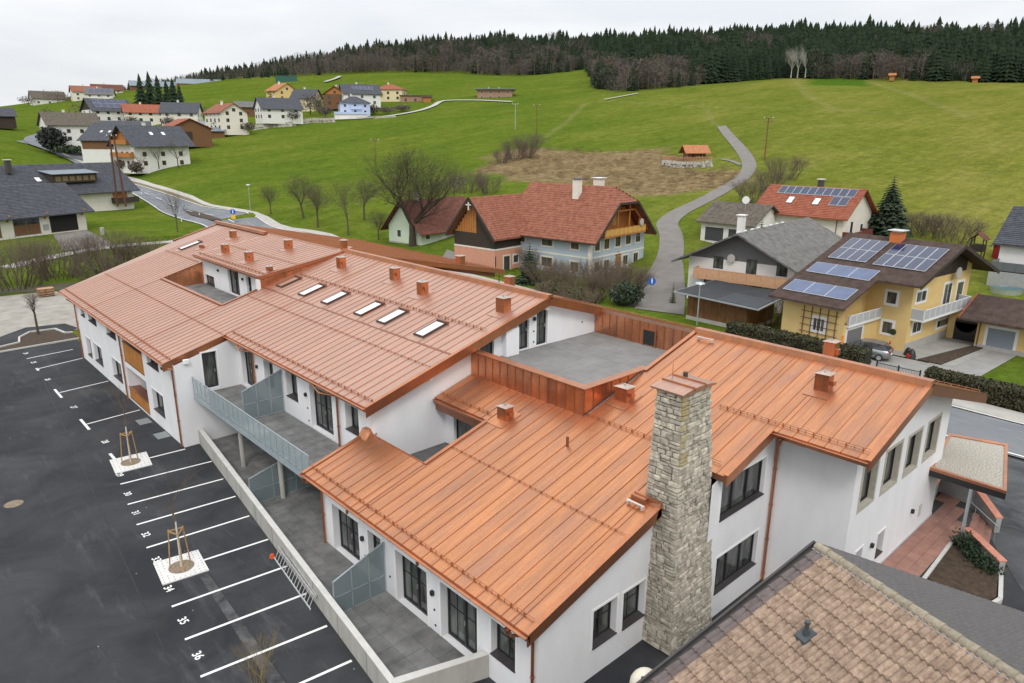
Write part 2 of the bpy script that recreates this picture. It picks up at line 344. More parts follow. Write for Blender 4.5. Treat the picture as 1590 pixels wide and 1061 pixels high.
# ------------------------------------------------------------------ roads, paths, paved sheets
def asphalt(name, c0, c1, scale=.25, rough=.85):
    m = bpy.data.materials.new(name); m.use_nodes = True; N, L = m.node_tree.nodes, m.node_tree.links
    b = N['Principled BSDF']; b.inputs['Roughness'].default_value = rough; b.inputs['Specular IOR Level'].default_value = .3
    t_ = N.new('ShaderNodeTexCoord'); t = N.new('ShaderNodeTexNoise'); t.inputs['Scale'].default_value = scale; t.inputs['Detail'].default_value = 8; t.inputs['Roughness'].default_value = .62; t.inputs['Distortion'].default_value = .6
    L.new(t_.outputs['Object'], t.inputs['Vector'])
    r = N.new('ShaderNodeValToRGB'); r.color_ramp.elements[0].position = .35; r.color_ramp.elements[0].color = (*c0, 1); r.color_ramp.elements[1].position = .7; r.color_ramp.elements[1].color = (*c1, 1)
    L.new(t.outputs['Fac'], r.inputs['Fac'])
    t2 = N.new('ShaderNodeTexNoise'); t2.inputs['Scale'].default_value = 60; t2.inputs['Detail'].default_value = 3; t2.inputs['Roughness'].default_value = .9; L.new(t_.outputs['Object'], t2.inputs['Vector'])
    r2 = N.new('ShaderNodeValToRGB'); r2.color_ramp.elements[0].position = .3; r2.color_ramp.elements[0].color = (.7,.7,.7,1); r2.color_ramp.elements[1].position = .75; r2.color_ramp.elements[1].color = (1.35,1.35,1.35,1); L.new(t2.outputs['Fac'], r2.inputs['Fac'])
    x = N.new('ShaderNodeMixRGB'); x.blend_type = 'MULTIPLY'; x.inputs[0].default_value = 1; L.new(r.outputs[0], x.inputs[1]); L.new(r2.outputs[0], x.inputs[2])
    # pale scuffs: stretched thin noise
    mp_ = N.new('ShaderNodeMapping'); mp_.inputs['Scale'].default_value = (.9, .16, 1); mp_.inputs['Rotation'].default_value = (0, 0, .3); L.new(t_.outputs['Object'], mp_.inputs[0])
    t3 = N.new('ShaderNodeTexNoise'); t3.inputs['Scale'].default_value = 1.1; t3.inputs['Detail'].default_value = 9; t3.inputs['Roughness'].default_value = .72; L.new(mp_.outputs[0], t3.inputs['Vector'])
    r3 = N.new('ShaderNodeValToRGB'); r3.color_ramp.elements[0].position = .55; r3.color_ramp.elements[0].color = (0,0,0,1); r3.color_ramp.elements[1].position = .80; r3.color_ramp.elements[1].color = (.5,.5,.5,1); L.new(t3.outputs['Fac'], r3.inputs['Fac'])
    x2 = N.new('ShaderNodeMixRGB'); L.new(r3.outputs[0], x2.inputs[0]); L.new(x.outputs[0], x2.inputs[1]); x2.inputs[2].default_value = (c1[0]*2.6, c1[1]*2.6, c1[2]*2.6, 1)
    # sparse white specks
    v_ = N.new('ShaderNodeTexVoronoi'); v_.inputs['Scale'].default_value = .9; L.new(t_.outputs['Object'], v_.inputs['Vector'])
    lt = N.new('ShaderNodeMath'); lt.operation = 'LESS_THAN'; lt.inputs[1].default_value = .022; L.new(v_.outputs['Distance'], lt.inputs[0])
    x3 = N.new('ShaderNodeMixRGB'); L.new(lt.outputs[0], x3.inputs[0]); L.new(x2.outputs[0], x3.inputs[1]); x3.inputs[2].default_value = (.4,.4,.4,1)
    L.new(x3.outputs[0], b.inputs['Base Color'])
    bp = N.new('ShaderNodeBump'); bp.inputs['Strength'].default_value = .3; bp.inputs['Distance'].default_value = .01; L.new(t2.outputs['Fac'], bp.inputs['Height']); L.new(bp.outputs['Normal'], b.inputs['Normal'])
    MATS[name] = m; return m
ASPH = asphalt('fresh_asphalt', (.019, .0205, .025), (.052, .052, .055))
ASPH2 = asphalt('road_asphalt', (.135, .145, .16), (.20, .21, .22), .12)
ASPH3 = asphalt('yard_asphalt', (.035, .037, .04), (.10, .105, .11), .4)
GRAVEL = pm('pale_gravel', (.30, .28, .245), .95, var=.25, scale=.6, bump=.4, bscale=20, detail=8)
PAVE = pm('pale_path', (.40, .38, .35), .95, var=.12, scale=1.0, detail=7, bump=.2)
LANE = pm('lane_asphalt', (.175, .16, .145), .95, var=.15, scale=.5, detail=8, bump=.2)
VERGE = pm('dry_verge', (.16,.13,.075), 1, var=.35, scale=1.5, detail=8, bump=.6, bscale=8)
SOIL = pm('dark_soil', (.055, .036, .022), 1, var=.5, scale=4, bump=.8, bscale=9, detail=8)
KERB = pm('kerb_stone', (.50, .49, .46), .9, var=.1, scale=4)
def sheet(name, pts, z, mat, kind='structure', parent=None):
    m = MB().poly([(p[0], p[1], z) for p in pts]); o = m.build(name, mat, parent)
    return tag(o, kind=kind) if kind else o
def drape(name, left, right, mat, lift=.06, kind='structure', n=6):   # strip between two edge lines, laid on the ground
    V = []; 
    def dense(P):
        r = []
        for a, b in zip(P[:-1], P[1:]):
            for i in range(n): r.append(Vector(a[:2]).lerp(Vector(b[:2]), i/n))
        r.append(Vector(P[-1][:2])); return r
    Ld, Rd = dense(left), dense(right); q = []
    for a, b in zip(Ld, Rd):
        for s in range(5):
            p = a.lerp(b, s/4); D = math.hypot(p.x, p.y); V.append((p.x, p.y, ground(p.x, p.y)+lift*max(1, D/160)))
    F = [(i*5+s, i*5+s+1, i*5+s+6, i*5+s+5) for i in range(len(Ld)-1) for s in range(4)]
    o = fast_mesh(name, V, F, mat); 
    return tag(o, kind=kind)
def strip(name, px_pts, width, mat, lift=.06, world=None):
    P = world or [hit(*p) for p in px_pts]; P = [Vector((p[0], p[1])) for p in P]; Lf, Rt = [], []
    # smooth the centre line
    Q = []
    for i in range(len(P)-1):
        p0, p1, p2, p3 = P[max(i-1,0)], P[i], P[i+1], P[min(i+2, len(P)-1)]
        for s in range(6):
            t = s/6; Q.append(.5*((2*p1)+(p2-p0)*t+(2*p0-5*p1+4*p2-p3)*t*t+(3*p1-p0-3*p2+p3)*t**3))
    Q.append(P[-1])
    for i, p in enumerate(Q):
        d = (Q[min(i+1, len(Q)-1)]-Q[max(i-1, 0)]).normalized(); nrm = Vector((-d.y, d.x)); w = width if not callable(width) else width(i/len(Q))
        Lf.append(p+nrm*w/2); Rt.append(p-nrm*w/2)
    return drape(name, Lf, Rt, mat, lift, n=3)
sheet('parking_asphalt', [(-60,-40),(40,-40),(40,8),(19,11),(12.9,17),(12.9,72.9),(7,72.9),(-60,64)], 0.0, ASPH)
sheet('asphalt_seam', [(5.02,20),(5.08,20),(8.33,62),(8.27,62)], .004, pm('seam_bitumen', (.008,.008,.009), .6))
sheet('asphalt_seam', [(8.36,28.3),(8.42,28.3),(7.62,12),(7.56,12)], .0035, MATS['seam_bitumen'])
sheet('dusty_strip', [(8.0,28.3),(8.35,28.3),(7.55,12),(7.0,12)], .0025, asphalt('dusty_asphalt', (.03,.03,.033), (.11,.11,.11), 1.6))
sheet('side_asphalt', [(12.9,8),(47.8,-30),(47.8,12),(36,12),(36,14),(12.9,14)], -.006, ASPH)
sheet('entrance_yard', [(36.2,-25),(47.6,-25),(47.6,8.6),(40,10.5),(38.2,7.5),(33,4.5),(30,2)], .012, ASPH3)
# main road, pavement and grass verge
RN0 = [(47.6,-40),(47.8,8),(49.4,120),(51.5,150),(54.6,184),(60,222),(66,262),(66,292),(58,322),(46,345)]
RF0 = [(53.6,-40),(53.8,10),(57.0,100),(61.8,140),(65.2,176),(67.5,215),(72.5,260),(73,296),(64,330),(50,354)]
_h = lambda L_: [tuple(hit(*p, d0=90).xy) for p in L_]
RN = [(47.6,-40),(47.8,8),(48.9,80)]+_h([(342,367),(312,352),(252,331.5),(219,311),(185,292),(151,273.6)])+[(66,318),(52,345)]
RF = [(53.6,-40),(53.8,10),(57.2,80)]+_h([(480,367),(400,345),(300,318),(240,299),(195,285.5),(162,275.5)])+[(74,325),(58,356)]
PN = [(54.0,-40),(54.2,10),(58.6,80)]+_h([(495.6,367),(400,341.5),(300,312),(240,294),(195,281),(162,272)])+[(75.5,326),(59.5,358)]
PF = [(55.9,-40),(56.2,10),(60.8,80)]+_h([(515,367),(400,334),(300,306),(240,289),(195,276.5),(162,269)])+[(77.5,327),(61.5,360)]
drape('road', RN, RF, ASPH2, .13)
drape('pavement', PN, PF, PAVE, .18); drape('verge', RF, PN, VERGE, .16)
drape('kerb_line', RF, [(p[0]+.3, p[1]) for p in RF], KERB, .20)
drape('road_edge_line', [(p[0]+.2, p[1]) for p in RN], [(p[0]+.36, p[1]) for p in RN], MARK, .16)
VI = [hit(*p, d0=90) for p in ((283,326),(312,333),(347,346),(330,346.5),(296,337))]; struct(MB().poly([(p.x,p.y,p.z+.30) for p in VI]).build('traffic_island', SOIL))
for i in range(12):
    k = 3+i*.42; j = int(k); f = k-j; a = Vector(RN[j]).lerp(Vector(RN[j+1]),f).lerp(Vector(RF[j]).lerp(Vector(RF[j+1]),f),.5); f2 = f+.18; b = Vector(RN[j]).lerp(Vector(RN[j+1]),f2).lerp(Vector(RF[j]).lerp(Vector(RF[j+1]),f2),.5); n_ = Vector((.10,0))
    struct(MB().poly([(*(p_+s*n_), ground(p_.x,p_.y)+.42) for p_, s in ((a,-1),(a,1),(b,1),(b,-1))]).build('lane_dash', MARK))
strip('far_road', [(152,267),(120,252),(80,236),(56,226),(52,219),(66,213),(90,209)], 6.0, ASPH2, .25)
strip('far_path', [(165,272),(135,258),(100,243),(78,229),(64,222)], 2.0, PAVE, .3)
strip('lane', [(1000,478),(1018,440),(1040,400),(1042,370),(1036,350),(1052,333),(1080,318),(1120,298),(1150,280),(1163,263),(1158,245),(1143,225),(1130,210),(1120,197)], lambda t: 3.9-1.1*t, LANE, .09)
strip('hill_path', [(508,188),(560,186),(610,182),(650,174),(672,166),(690,159),(740,158),(795,160)], 3.0, PAVE, .2)
strip('field_path', [(938,157),(960,153),(990,147)], 1.8, PAVE, .2)
strip('forest_path', [(505,130),(520,125),(528,121)], 3.2, PAVE, .3)
strip('hut_path', [(1118,250),(1135,253),(1150,257)], 1.0, LANE, .12)
drape('farm_yard', [tuple(hit(*p).xy) for p in ((985,482),(994,455),(1006,436),(1018,422),(1032,408))], [tuple(hit(*p).xy) for p in ((1062,490),(1064,465),(1063,442),(1062,425),(1060,408))], LANE, .07)
drape('farm_forecourt', [(62,84),(66,76),(69,73)], [(70,92),(69,84),(70.5,75)], LANE, .09)
sheet('gravel_yard', [(-40,77),(16,77),(22,96),(14,99),(-40,104)], .0, GRAVEL)
strip('garden_lane', None, 2.6, PAVE, .07, world=[(14,119),(20,124),(26,128),(34,131),(41,133),(47,137)])
drape('barn_yard', [(25.5,149.5),(31.5,152.3)], [(23,129),(31,131)], LANE, .09)
drape('driveway_apron', [(50,200),(56,212)], [(38,205),(44,214)], PAVE, .09)
# ------------------------------------------------------------------ the copper-roofed building
S = .291
Fz = lambda x, y=0: 3.81+S*(x-12.51)
Mz = lambda x, y=0: 6.35+S*(x-15.26)
XR = 26.75; ZR = Mz(XR)
Bz = lambda x, y=0: ZR-.296*(x-XR)
Uz = lambda x, y=0: 8.59+.163*(x-20)
Vz = lambda x, y=0: ZR-.20*(x-XR)
bld = thing('apartment_building', 'long white rendered building under a folded copper standing-seam roof', 'building', (24, 35, 0))

def facade(name, P0, U, N, width, z0, top, openings, reveal=.22, mat=RENDER, parent=None, rev_mat=None, extra_u=()):
    """one wall with real openings and reveals; top(u) gives its upper edge"""
    P0, U, N = Vector(P0), Vector(U), Vector(N); m = MB()
    us = sorted(set([0, width]+[o[0] for o in openings]+[o[1] for o in openings]+list(extra_u)))
    pt = lambda u, z, d=0: P0+U*u-N*d+Vector((0, 0, z-P0.z))
    for a, b in zip(us[:-1], us[1:]):
        c = (a+b)/2; ops = sorted([o for o in openings if o[0] < c < o[1]], key=lambda o: o[2]); z = z0
        for o in ops:
            if o[2] > z+.001: m.poly([pt(a, z), pt(b, z), pt(b, o[2]), pt(a, o[2])])
            z = o[3]
        if z < min(top(a), top(b)): m.poly([pt(a, z), pt(b, z), pt(b, top(b)), pt(a, top(a))])
    for o in openings:
        a, b, l, h = o[:4]; r = o[4] if len(o) > 4 and o[4] else reveal; k = 1 if rev_mat else 0
        for q in ([(a,l),(a,h)], [(a,h),(b,h)], [(b,h),(b,l)], [(b,l),(a,l)]):
            (u1,z1),(u2,z2) = q; m.poly([pt(u1,z1), pt(u2,z2), pt(u2,z2,r), pt(u1,z1,r)], k)
    me_ = m.build(name, [mat]+([rev_mat] if rev_mat else []), parent)
    return me_
def window(P0, U, N, u0, u1, z0, z1, reveal=.22, n=1, sill=True, surround=True, parent=None, door=False, bars=False, glass=None, sur=.09, frame=None, name=None, sillmat=None):
    P0, U, N = Vector(P0), Vector(U), Vector(N); fm = frame or BLACK
    pt = lambda u, z, d=0: P0+U*u-N*d+Vector((0, 0, z-P0.z))
    def bx(m, ua, ub, za, zb, d0, d1, k=0):
        m.hexa([pt(ua,za,d0), pt(ub,za,d0), pt(ub,za,d1), pt(ua,za,d1)], [pt(ua,zb,d0), pt(ub,zb,d0), pt(ub,zb,d1), pt(ua,zb,d1)], k)
    f = MB(); w = .07; d0, d1 = reveal-.09, reveal-.005
    bx(f, u0+.004, u0+w, z0+.004, z1-.004, d0, d1); bx(f, u1-w, u1-.004, z0+.004, z1-.004, d0, d1)
    bx(f, u0+w, u1-w, z1-w, z1-.004, d0, d1); bx(f, u0+w, u1-w, z0+.004, z0+(w*1.5 if door else w), d0, d1)
    for i in range(1, n):
        c = u0+(u1-u0)*i/n; bx(f, c-.055, c+.055, z0+w*1.5, z1-w, d0-.006, d1)
    for i in range(n):
        a, b = u0+(u1-u0)*i/n, u0+(u1-u0)*(i+1)/n
        if bars: bx(f, (a+b)/2-.012, (a+b)/2+.012, z0+w*1.5, z1-w, d0+.03, d1-.02); bx(f, a+w, b-w, z0+(z1-z0)*.55-.012, z0+(z1-z0)*.55+.012, d0+.031, d1-.019)
    fo = f.build(name or ('terrace_door' if door else 'window'), fm, parent)
    g = MB()
    for i in range(n):
        a, b = u0+(u1-u0)*i/n, u0+(u1-u0)*(i+1)/n
        g = MB().poly([pt(a+.03, z0+.03, reveal-.035), pt(b-.03, z0+.03, reveal-.035), pt(b-.03, z1-.03, reveal-.035), pt(a+.03, z1-.03, reveal-.035)]); g.build('pane', glass or GLASS, fo)
    if door:
        h = MB(); c = u0+(u1-u0)*(.5 if n == 2 else .85); bx(h, c-.015, c+.015, z0+.95, z0+1.15, d0-.05, d0-.002); h.build('handle', STEEL, fo)
    if sill:
        s = MB(); s.hexa([pt(u0-.02,z0-.03,-.06), pt(u1+.02,z0-.03,-.06), pt(u1+.02,z0-.03,reveal-.06), pt(u0-.02,z0-.03,reveal-.06)], [pt(u0-.02,z0+.012,-.06), pt(u1+.02,z0+.012,-.06), pt(u1+.02,z0+.05,reveal-.06), pt(u0-.02,z0+.05,reveal-.06)]); s.build('sill', sillmat or SILL, fo)
    if surround:
        s = MB(); q = sur
        bx(s, u0-q, u0-.004, z0-(0 if door else q), z1+q, -.018, .02); bx(s, u1+.004, u1+q, z0-(0 if door else q), z1+q, -.018, .02); bx(s, u0-.004, u1+.004, z1+.004, z1+q, -.018, .02)
        if not door: bx(s, u0-.004, u1+.004, z0-q, z0-.035, -.018, .02)
        s.build('surround', TRIMW, fo)
    return fo

# ---- walls and their openings -------------------------------------------------
def wall_x(name, x, y0, y1, z0, top, ops, wins, **k):     # faces -x, u runs along +y
    facade(name, (x, y0, 0), (0,1,0), (-1,0,0), y1-y0, z0, top, [(a-y0, b-y0, l, h) for a, b, l, h in ops], parent=bld, **k)
    for w in wins: window((x, y0, 0), (0,1,0), (-1,0,0), w[0]-y0, w[1]-y0, w[2], w[3], parent=bld, **w[4])
def wall_y(name, y, x0, x1, z0, top, ops, wins, **k):     # faces -y, u runs along +x
    facade(name, (x0, y, 0), (1,0,0), (0,-1,0), x1-x0, z0, top, [(a-x0, b-x0, l, h) for a, b, l, h in ops], parent=bld, **k)
    for w in wins: window((x0, y, 0), (1,0,0), (0,-1,0), w[0]-x0, w[1]-x0, w[2], w[3], parent=bld, **w[4])
R3 = dict(reveal=.32)
lw = [(63.0,64.5,.76,2.27),(59.7,62.1,.82,2.29),(54.45,56.85,.84,2.30),(45.2,47.4,.98,2.42)]
up = [(63.5,64.75,4.03,4.98),(59.95,62.35,4.03,4.98),(54.65,57.05,4.03,4.98),(45.3,47.55,4.03,4.98)]
lg = [(48.6,53.05,2.92,4.95),(48.55,53.0,.2,2.5)]
wall_x('wall', 12.05, 42.15, 66.4, -.1, lambda u: 5.17, lw+up+lg, [(*w, dict(reveal=.32, n=1 if w[1]-w[0] < 1.7 else 2)) for w in lw]+[(*w, dict(reveal=.32, n=1 if w[1]-w[0] < 1.7 else 2, surround=False)) for w in up], reveal=.32)
for a, b, l, h in lg:                                       # recessed loggias
    m = MB(); m.poly([(12.37,a,l),(13.9,a,l),(13.9,a,h),(12.37,a,h)]); m.poly([(12.37,b,l),(13.9,b,l),(13.9,b,h),(12.37,b,h)]); m.poly([(13.9,a,l),(13.9,b,l),(13.9,b,h),(13.9,a,h)]); m.poly([(12.37,a,h),(12.37,b,h),(13.9,b,h),(13.9,a,h)]); m.build('loggia', RENDER, bld)
    MB().poly([(12.05,a,l+.02),(12.05,b,l+.02),(13.9,b,l+.02),(13.9,a,l+.02)]).build('loggia_floor', CU_DARK, bld)
    window((13.9,a,0), (0,1,0), (-1,0,0), .3, 1.6, l+.1, min(h-.05,l+2.1), reveal=.05, n=1, sill=False, surround=False, parent=bld, door=True)
    rail = MB(); hz = 4.3 if l > 2 else .98
    rail.box(12.02,12.10,a,b,l-.03,l+.05); rail.box(12.02,12.12,a,b,hz,hz+.05)
    ro = rail.build('loggia_railing', CU_TRIM, bld)
    n = 26
    for i in range(n):
        y = a+(b-a)*(i+.5)/n; MB().box(12.035,12.065,y-(b-a)/n*.47,y+(b-a)/n*.47,l+.05,hz).build('board', WOODL, ro)
    if l < 2: MB().slab([(12.10,a,hz+.01),(12.75,a,hz-.02),(12.75,b,hz-.02),(12.10,b,hz+.01)], .03).build('cover_sheet', CU_DARK, bld)
wall_y('wall', 42.15, 12.05, 15.8, -.1, lambda u: Mz(12.05+u)-.26, [(13.66,14.52,3.3,5.58)], [(13.66,14.52,3.3,5.58,dict(door=True, n=1, sill=False, reveal=.3, bars=False))], reveal=.3)
MB().box(12.55,12.85,41.95,42.14,5.18,5.42).build('rafter_end', TRIMW, bld)
mw = [(37.1,38.35,4.25,5.68),(34.2,35.55,4.25,5.7),(27.9,29.15,4.3,5.67)]; md = [(40.0,41.65,3.27,5.69),(30.45,32.8,3.27,5.67)]
ml_ = [(36.2,38.6,.05,2.35),(31.6,34.0,.05,2.35),(28.2,30.3,.05,2.35)]
wall_x('wall', 15.8, 26.6, 42.15, -.1, lambda u: 6.22, mw+md+ml_, [(*w, dict(reveal=.42)) for w in mw]+[(*w, dict(reveal=.34, door=True, n=2, sill=False, bars=True)) for w in md+ml_], reveal=.34)
wall_y('wall', 26.6, 15.8, 31.15, 0, lambda u: (Mz(15.8+u) if u < XR-15.8 else Bz(15.8+u))-.28, [(22.2,23.15,7.0,8.05),(24.85,25.65,7.02,8.62),(26.2,27.05,7.02,9.05)],
       [(22.2,23.15,7.0,8.05,dict(n=1,surround=False)),(24.85,25.65,7.02,8.62,dict(n=1,door=True,sill=False,bars=True)),(26.2,27.05,7.02,9.05,dict(n=1,door=True,sill=False,bars=True))], extra_u=(XR-15.8,), reveal=.3)
MB().box(23.7,24.6,26.25,26.59,6.95,8.45).build('pillar', RENDER, bld)
for x in (18.9, 24.2): MB().box(x-.1,x+.1,26.3,26.58,Mz(x)-.62,Mz(x)-.36).build('rafter_end', TRIMW, bld)
MB().box(26.6,26.9,26.3,26.58,Mz(26.6)-.62,Mz(26.6)-.36).build('rafter_end', TRIMW, bld)
fd = [(24.05,26.3,.02,2.32),(19.15,21.25,.02,2.37),(16.2,18.3,.02,2.43)]; fw = [(22.3,23.3,.9,2.34),(14.25,15.45,1.08,2.47)]
wall_x('wall', 13.3, 13.2, 27.2, -.1, lambda u: 3.78, fd+fw, [(*w, dict(reveal=.4, door=True, n=2, sill=False, bars=True)) for w in fd]+[(*w, dict(reveal=.34, bars=True, n=1)) for w in fw], reveal=.4)
MB().poly([(13.3,27.2,-.1),(16,27.2,-.1),(16,27.2,Fz(16)-.2),(13.3,27.2,Fz(13.3)-.2)]).build('wall', RENDER, bld)
wall_y('wall', 13.2, 13.3, 19.4, -.1, lambda u: Fz(13.3+u)-.26, [(15.9,17.15,1.18,2.66),(17.5,18.75,1.12,2.6)], [(15.9,17.15,1.18,2.66,dict(n=1,bars=True,reveal=.34)),(17.5,18.75,1.12,2.6,dict(n=1,bars=True,reveal=.34))], reveal=.34)
wall_y('wall', 12.15, 20.95, 25.6, -.1, lambda u: Fz(20.95+u)-.26, [(21.65,24.85,4.3,5.9),(21.75,24.85,1.1,2.65)], [(21.65,24.85,4.3,5.9,dict(n=3,reveal=.24)),(21.75,24.85,1.1,2.65,dict(n=3,reveal=.24))], reveal=.24)
wall_x('wall', 25.6, 9.0, 12.15, -.1, lambda u: Fz(25.6)-.26, [], [])
XF = 29.7
top_r = lambda u: min(Fz(25.6+u), Bz(25.6+u))-.30
tall = [(26.3,27.7,4.28,6.12),(28.5,30.1,4.24,6.08),(30.9,32.4,4.2,6.0),(33.2,34.75,4.2,6.0)]; small = [(29.0,29.75,1.07,2.15),(26.8,27.45,1.0,2.25)]
wall_y('wall', 9.0, 25.6, 36.1, -.1, top_r, [(a,b,l,h,.62) for a,b,l,h in tall] if False else tall+small, [(*w, dict(n=1,reveal=.30,surround=False,sill=False)) for w in tall]+[(*w, dict(n=1,reveal=.3)) for w in small], reveal=.30, extra_u=(XF-25.6,))
for a, b, l, h in tall:                                     # beige stone linings of the tall windows
    m = MB(); q = .1
    m.box(a-q,a+.03,8.975,9.2,l-q,h+q).box(b-.03,b+q,8.975,9.2,l-q,h+q).box(a+.03,b-.03,8.975,9.2,h-.03,h+q).box(a+.03,b-.03,8.975,9.2,l-q,l+.03); m.build('stone_lining', STONEF, bld)
wall_x('wall', 19.9, 22.6, 26.6, 3.1, lambda u: 5.7, [(23.0,25.9,3.22,5.45)], [(23.0,25.9,3.22,5.45,dict(n=2,door=True,sill=False,reveal=.25,surround=False))], reveal=.25)
MB().poly([(15.8,22.6,3.2),(19.9,22.6,3.2),(19.9,26.6,3.2),(15.8,26.6,3.2)]).build('loggia_floor', pm('dark_slab', (.10,.10,.10), .8, var=.25, scale=3), bld)
uw = [(53.0,55.1,6.2,8.15),(50.7,51.6,6.2,8.05),(58.2,60.1,6.2,6.98)]
wall_x('wall', 20.55, 47.9, 60.6, 6.1, lambda u: 8.5, uw, [(*uw[0],dict(n=2,door=True,sill=False,reveal=.25)),(*uw[1],dict(n=1,door=True,sill=False,reveal=.25)),(*uw[2],dict(n=1,reveal=.2,surround=False))], reveal=.25)

# ---- roofs: decks, then every copper bay as a piece of its own --------------------
SEAM = .6
def bay(name, zf, xa0, xb0, xa1, xb1, y0, y1, mat, parent):
    """one bay between two standing seams, with its seam along the low-y side"""
    t = .012; m = MB()
    m.slab([(xa0,y0,zf(xa0)+t),(xb0,y0,zf(xb0)+t),(xb1,y1,zf(xb1)+t),(xa1,y1,zf(xa1)+t)], .02, 0)
    m.hexa([(xa0,y0-.014,zf(xa0)),(xb0,y0-.014,zf(xb0)),(xb0,y0+.014,zf(xb0)),(xa0,y0+.014,zf(xa0))], [(xa0,y0-.011,zf(xa0)+.036),(xb0,y0-.011,zf(xb0)+.036),(xb0,y0+.011,zf(xb0)+.036),(xa0,y0+.011,zf(xa0)+.036)], 1)
    return m.build(name, [mat, CU_SEAM], parent)
def roof(zf, zones, mat, th=.22, splits=(), off=0.0):
    """zones: (y0, y1, x0, x1) rectangles of the roof in plan"""
    d = MB()
    for y0, y1, x0, x1 in zones:
        d.slab([(x0,y0,zf(x0)-.012),(x1,y0,zf(x1)-.012),(x1,y1,zf(x1)-.012),(x0,y1,zf(x0)-.012)], th)
    ro = d.build('roof', CU_DARK, bld)
    for y0, y1, x0, x1 in zones:
        k0 = math.floor((y0-off)/SEAM+1e-6); ys = [y0]+[off+k*SEAM for k in range(k0+1, k0+400) if off+k*SEAM < y1-.08 and off+k*SEAM > y0+.08]+[y1]
        for a, b in zip(ys[:-1], ys[1:]):
            xs = [x0]+[s for s in splits if x0+.5 < s < x1-.5]+[x1]
            for p, q in zip(xs[:-1], xs[1:]): bay('roof_bay', zf, p+(.006 if p != x0 else 0), q, p+(.006 if p != x0 else 0), q, a, b, mat, ro)
    return ro
roofM = roof(Mz, [(26.2,42.4,15.26,XR),(42.4,47.9,11.6,XR),(47.9,60.5,11.6,17.28),(60.5,69.5,11.6,XR)], CU_M, splits=(20.2,))
d = MB(); d.slab([(11.6,69.5,Mz(11.6)-.012),(XR,69.5,Mz(XR)-.012),(XR,72.7,Mz(XR)-.012)], .2); d.build('roof_edge_sheet', CU_M, bld)
roofF = roof(Fz, [(8.2,11.8,24.36,XF),(11.8,13.6,21.25,XF),(12.8,13.6,12.45,18.75),(13.6,18.85,12.45,XF),(18.85,22.6,12.45,21.6),(22.6,26.55,12.45,15.75),(22.6,26.55,19.25,21.6),(26.55,27.1,12.45,15.75)], CU_F, off=.2)
roofU = roof(Uz, [(47.7,60.7,20.0,XR)], CU_M, off=.1)
d = MB()                                                    # the roof on the road side
for y0, y1, x0, x1 in [(8.2,18.85,XF+.02,38.2),(18.85,26.6,31.0,38.2),(26.6,72,XR+.02,38.2)]:
    d.slab([(x0,y0,Bz(x0)),(x1,y0,Bz(x1)),(x1,y1,Bz(x1)),(x0,y1,Bz(x0))], .24)
    for k in range(int((y1-y0)/SEAM)+1):
        y = y0+.02+k*SEAM; d.hexa([(x0,y-.02,Bz(x0)),(x1,y-.02,Bz(x1)),(x1,y+.02,Bz(x1)),(x0,y+.02,Bz(x0))], [(x0,y-.015,Bz(x0)+.06),(x1,y-.015,Bz(x1)+.06),(x1,y+.015,Bz(x1)+.06),(x0,y+.015,Bz(x0)+.06)], 1)
d.build('road_side_roof', [CU_M, CU_SEAM], bld)
d = MB()
d.slab([(XR+.1,45.2,Vz(XR)+.01),(40.5,45.2,Vz(40.5)),(40.5,72,Vz(40.5)),(XR+.1,72,Vz(XR)+.01)], .26)
for k in range(44):
    y = 45.25+k*SEAM; d.hexa([(XR+.2,y-.02,Vz(XR)),(40.5,y-.02,Vz(40.5)),(40.5,y+.02,Vz(40.5)),(XR+.2,y+.02,Vz(XR))], [(XR+.2,y-.015,Vz(XR)+.06),(40.5,y-.015,Vz(40.5)+.06),(40.5,y+.015,Vz(40.5)+.06),(XR+.2,y+.015,Vz(XR)+.06)], 1)
d.build('road_side_roof', [CU_M, CU_SEAM], bld)
MB().hexa([(28,45.6,Bz(28)),(39.8,45.6,Bz(38)),(39.8,71,Bz(38)),(28,71,Bz(28))], [(28,45.6,Vz(28)-.28),(39.8,45.6,Vz(39.8)-.28),(39.8,71,Vz(39.8)-.28),(28,71,Vz(28)-.28)]).build('cladding', CU_DARK, bld)
MB().tube((40.2,45.5,Vz(40)-.25),(40.2,45.5,4.2),.05).build('downpipe', CU_TRIM, bld)
# road-side walls, inner faces
MB().box(36.0,36.09,9.02,70,-.1,Bz(36)-.28).build('wall', RENDER, bld)
MB().poly([(12.05,66.4,-.1),(36,66.4,-.1),(36,66.4,6.6),(XR,66.4,ZR-.3),(12.05,66.4,5.1)]).build('wall', RENDER, bld)

# ---- fascias (rake boards), gutters, ridge caps ----------------------------------
def rake(zf, y, x0, x1, side=-1, h=.36, up=.05, mat=CU_TRIM, w=.05):
    a, b = (y, y+side*w) if side > 0 else (y+side*w, y)
    MB().hexa([(x0,a,zf(x0)-h),(x1,a,zf(x1)-h),(x1,b,zf(x1)-h),(x0,b,zf(x0)-h)], [(x0,a,zf(x0)+up),(x1,a,zf(x1)+up),(x1,b,zf(x1)+up),(x0,b,zf(x0)+up)]).build('verge', mat, bld)
    e = y-side*.12 if side < 0 else y-side*.12
    lo, hi = min(y+side*w*1.4, e), max(y+side*w*1.4, e)
    MB().hexa([(x0,lo,zf(x0)+up),(x1,lo,zf(x1)+up),(x1,hi,zf(x1)+up),(x0,hi,zf(x0)+up)], [(x0,lo,zf(x0)+up+.03),(x1,lo,zf(x1)+up+.03),(x1,hi,zf(x1)+up+.03),(x0,hi,zf(x0)+up+.03)]).build('verge_cap', CU_TRIM, bld)
rake(Mz, 26.2, 15.2, XR+.1, h=.42); rake(Mz, 42.4, 11.5, 15.3, h=.42)
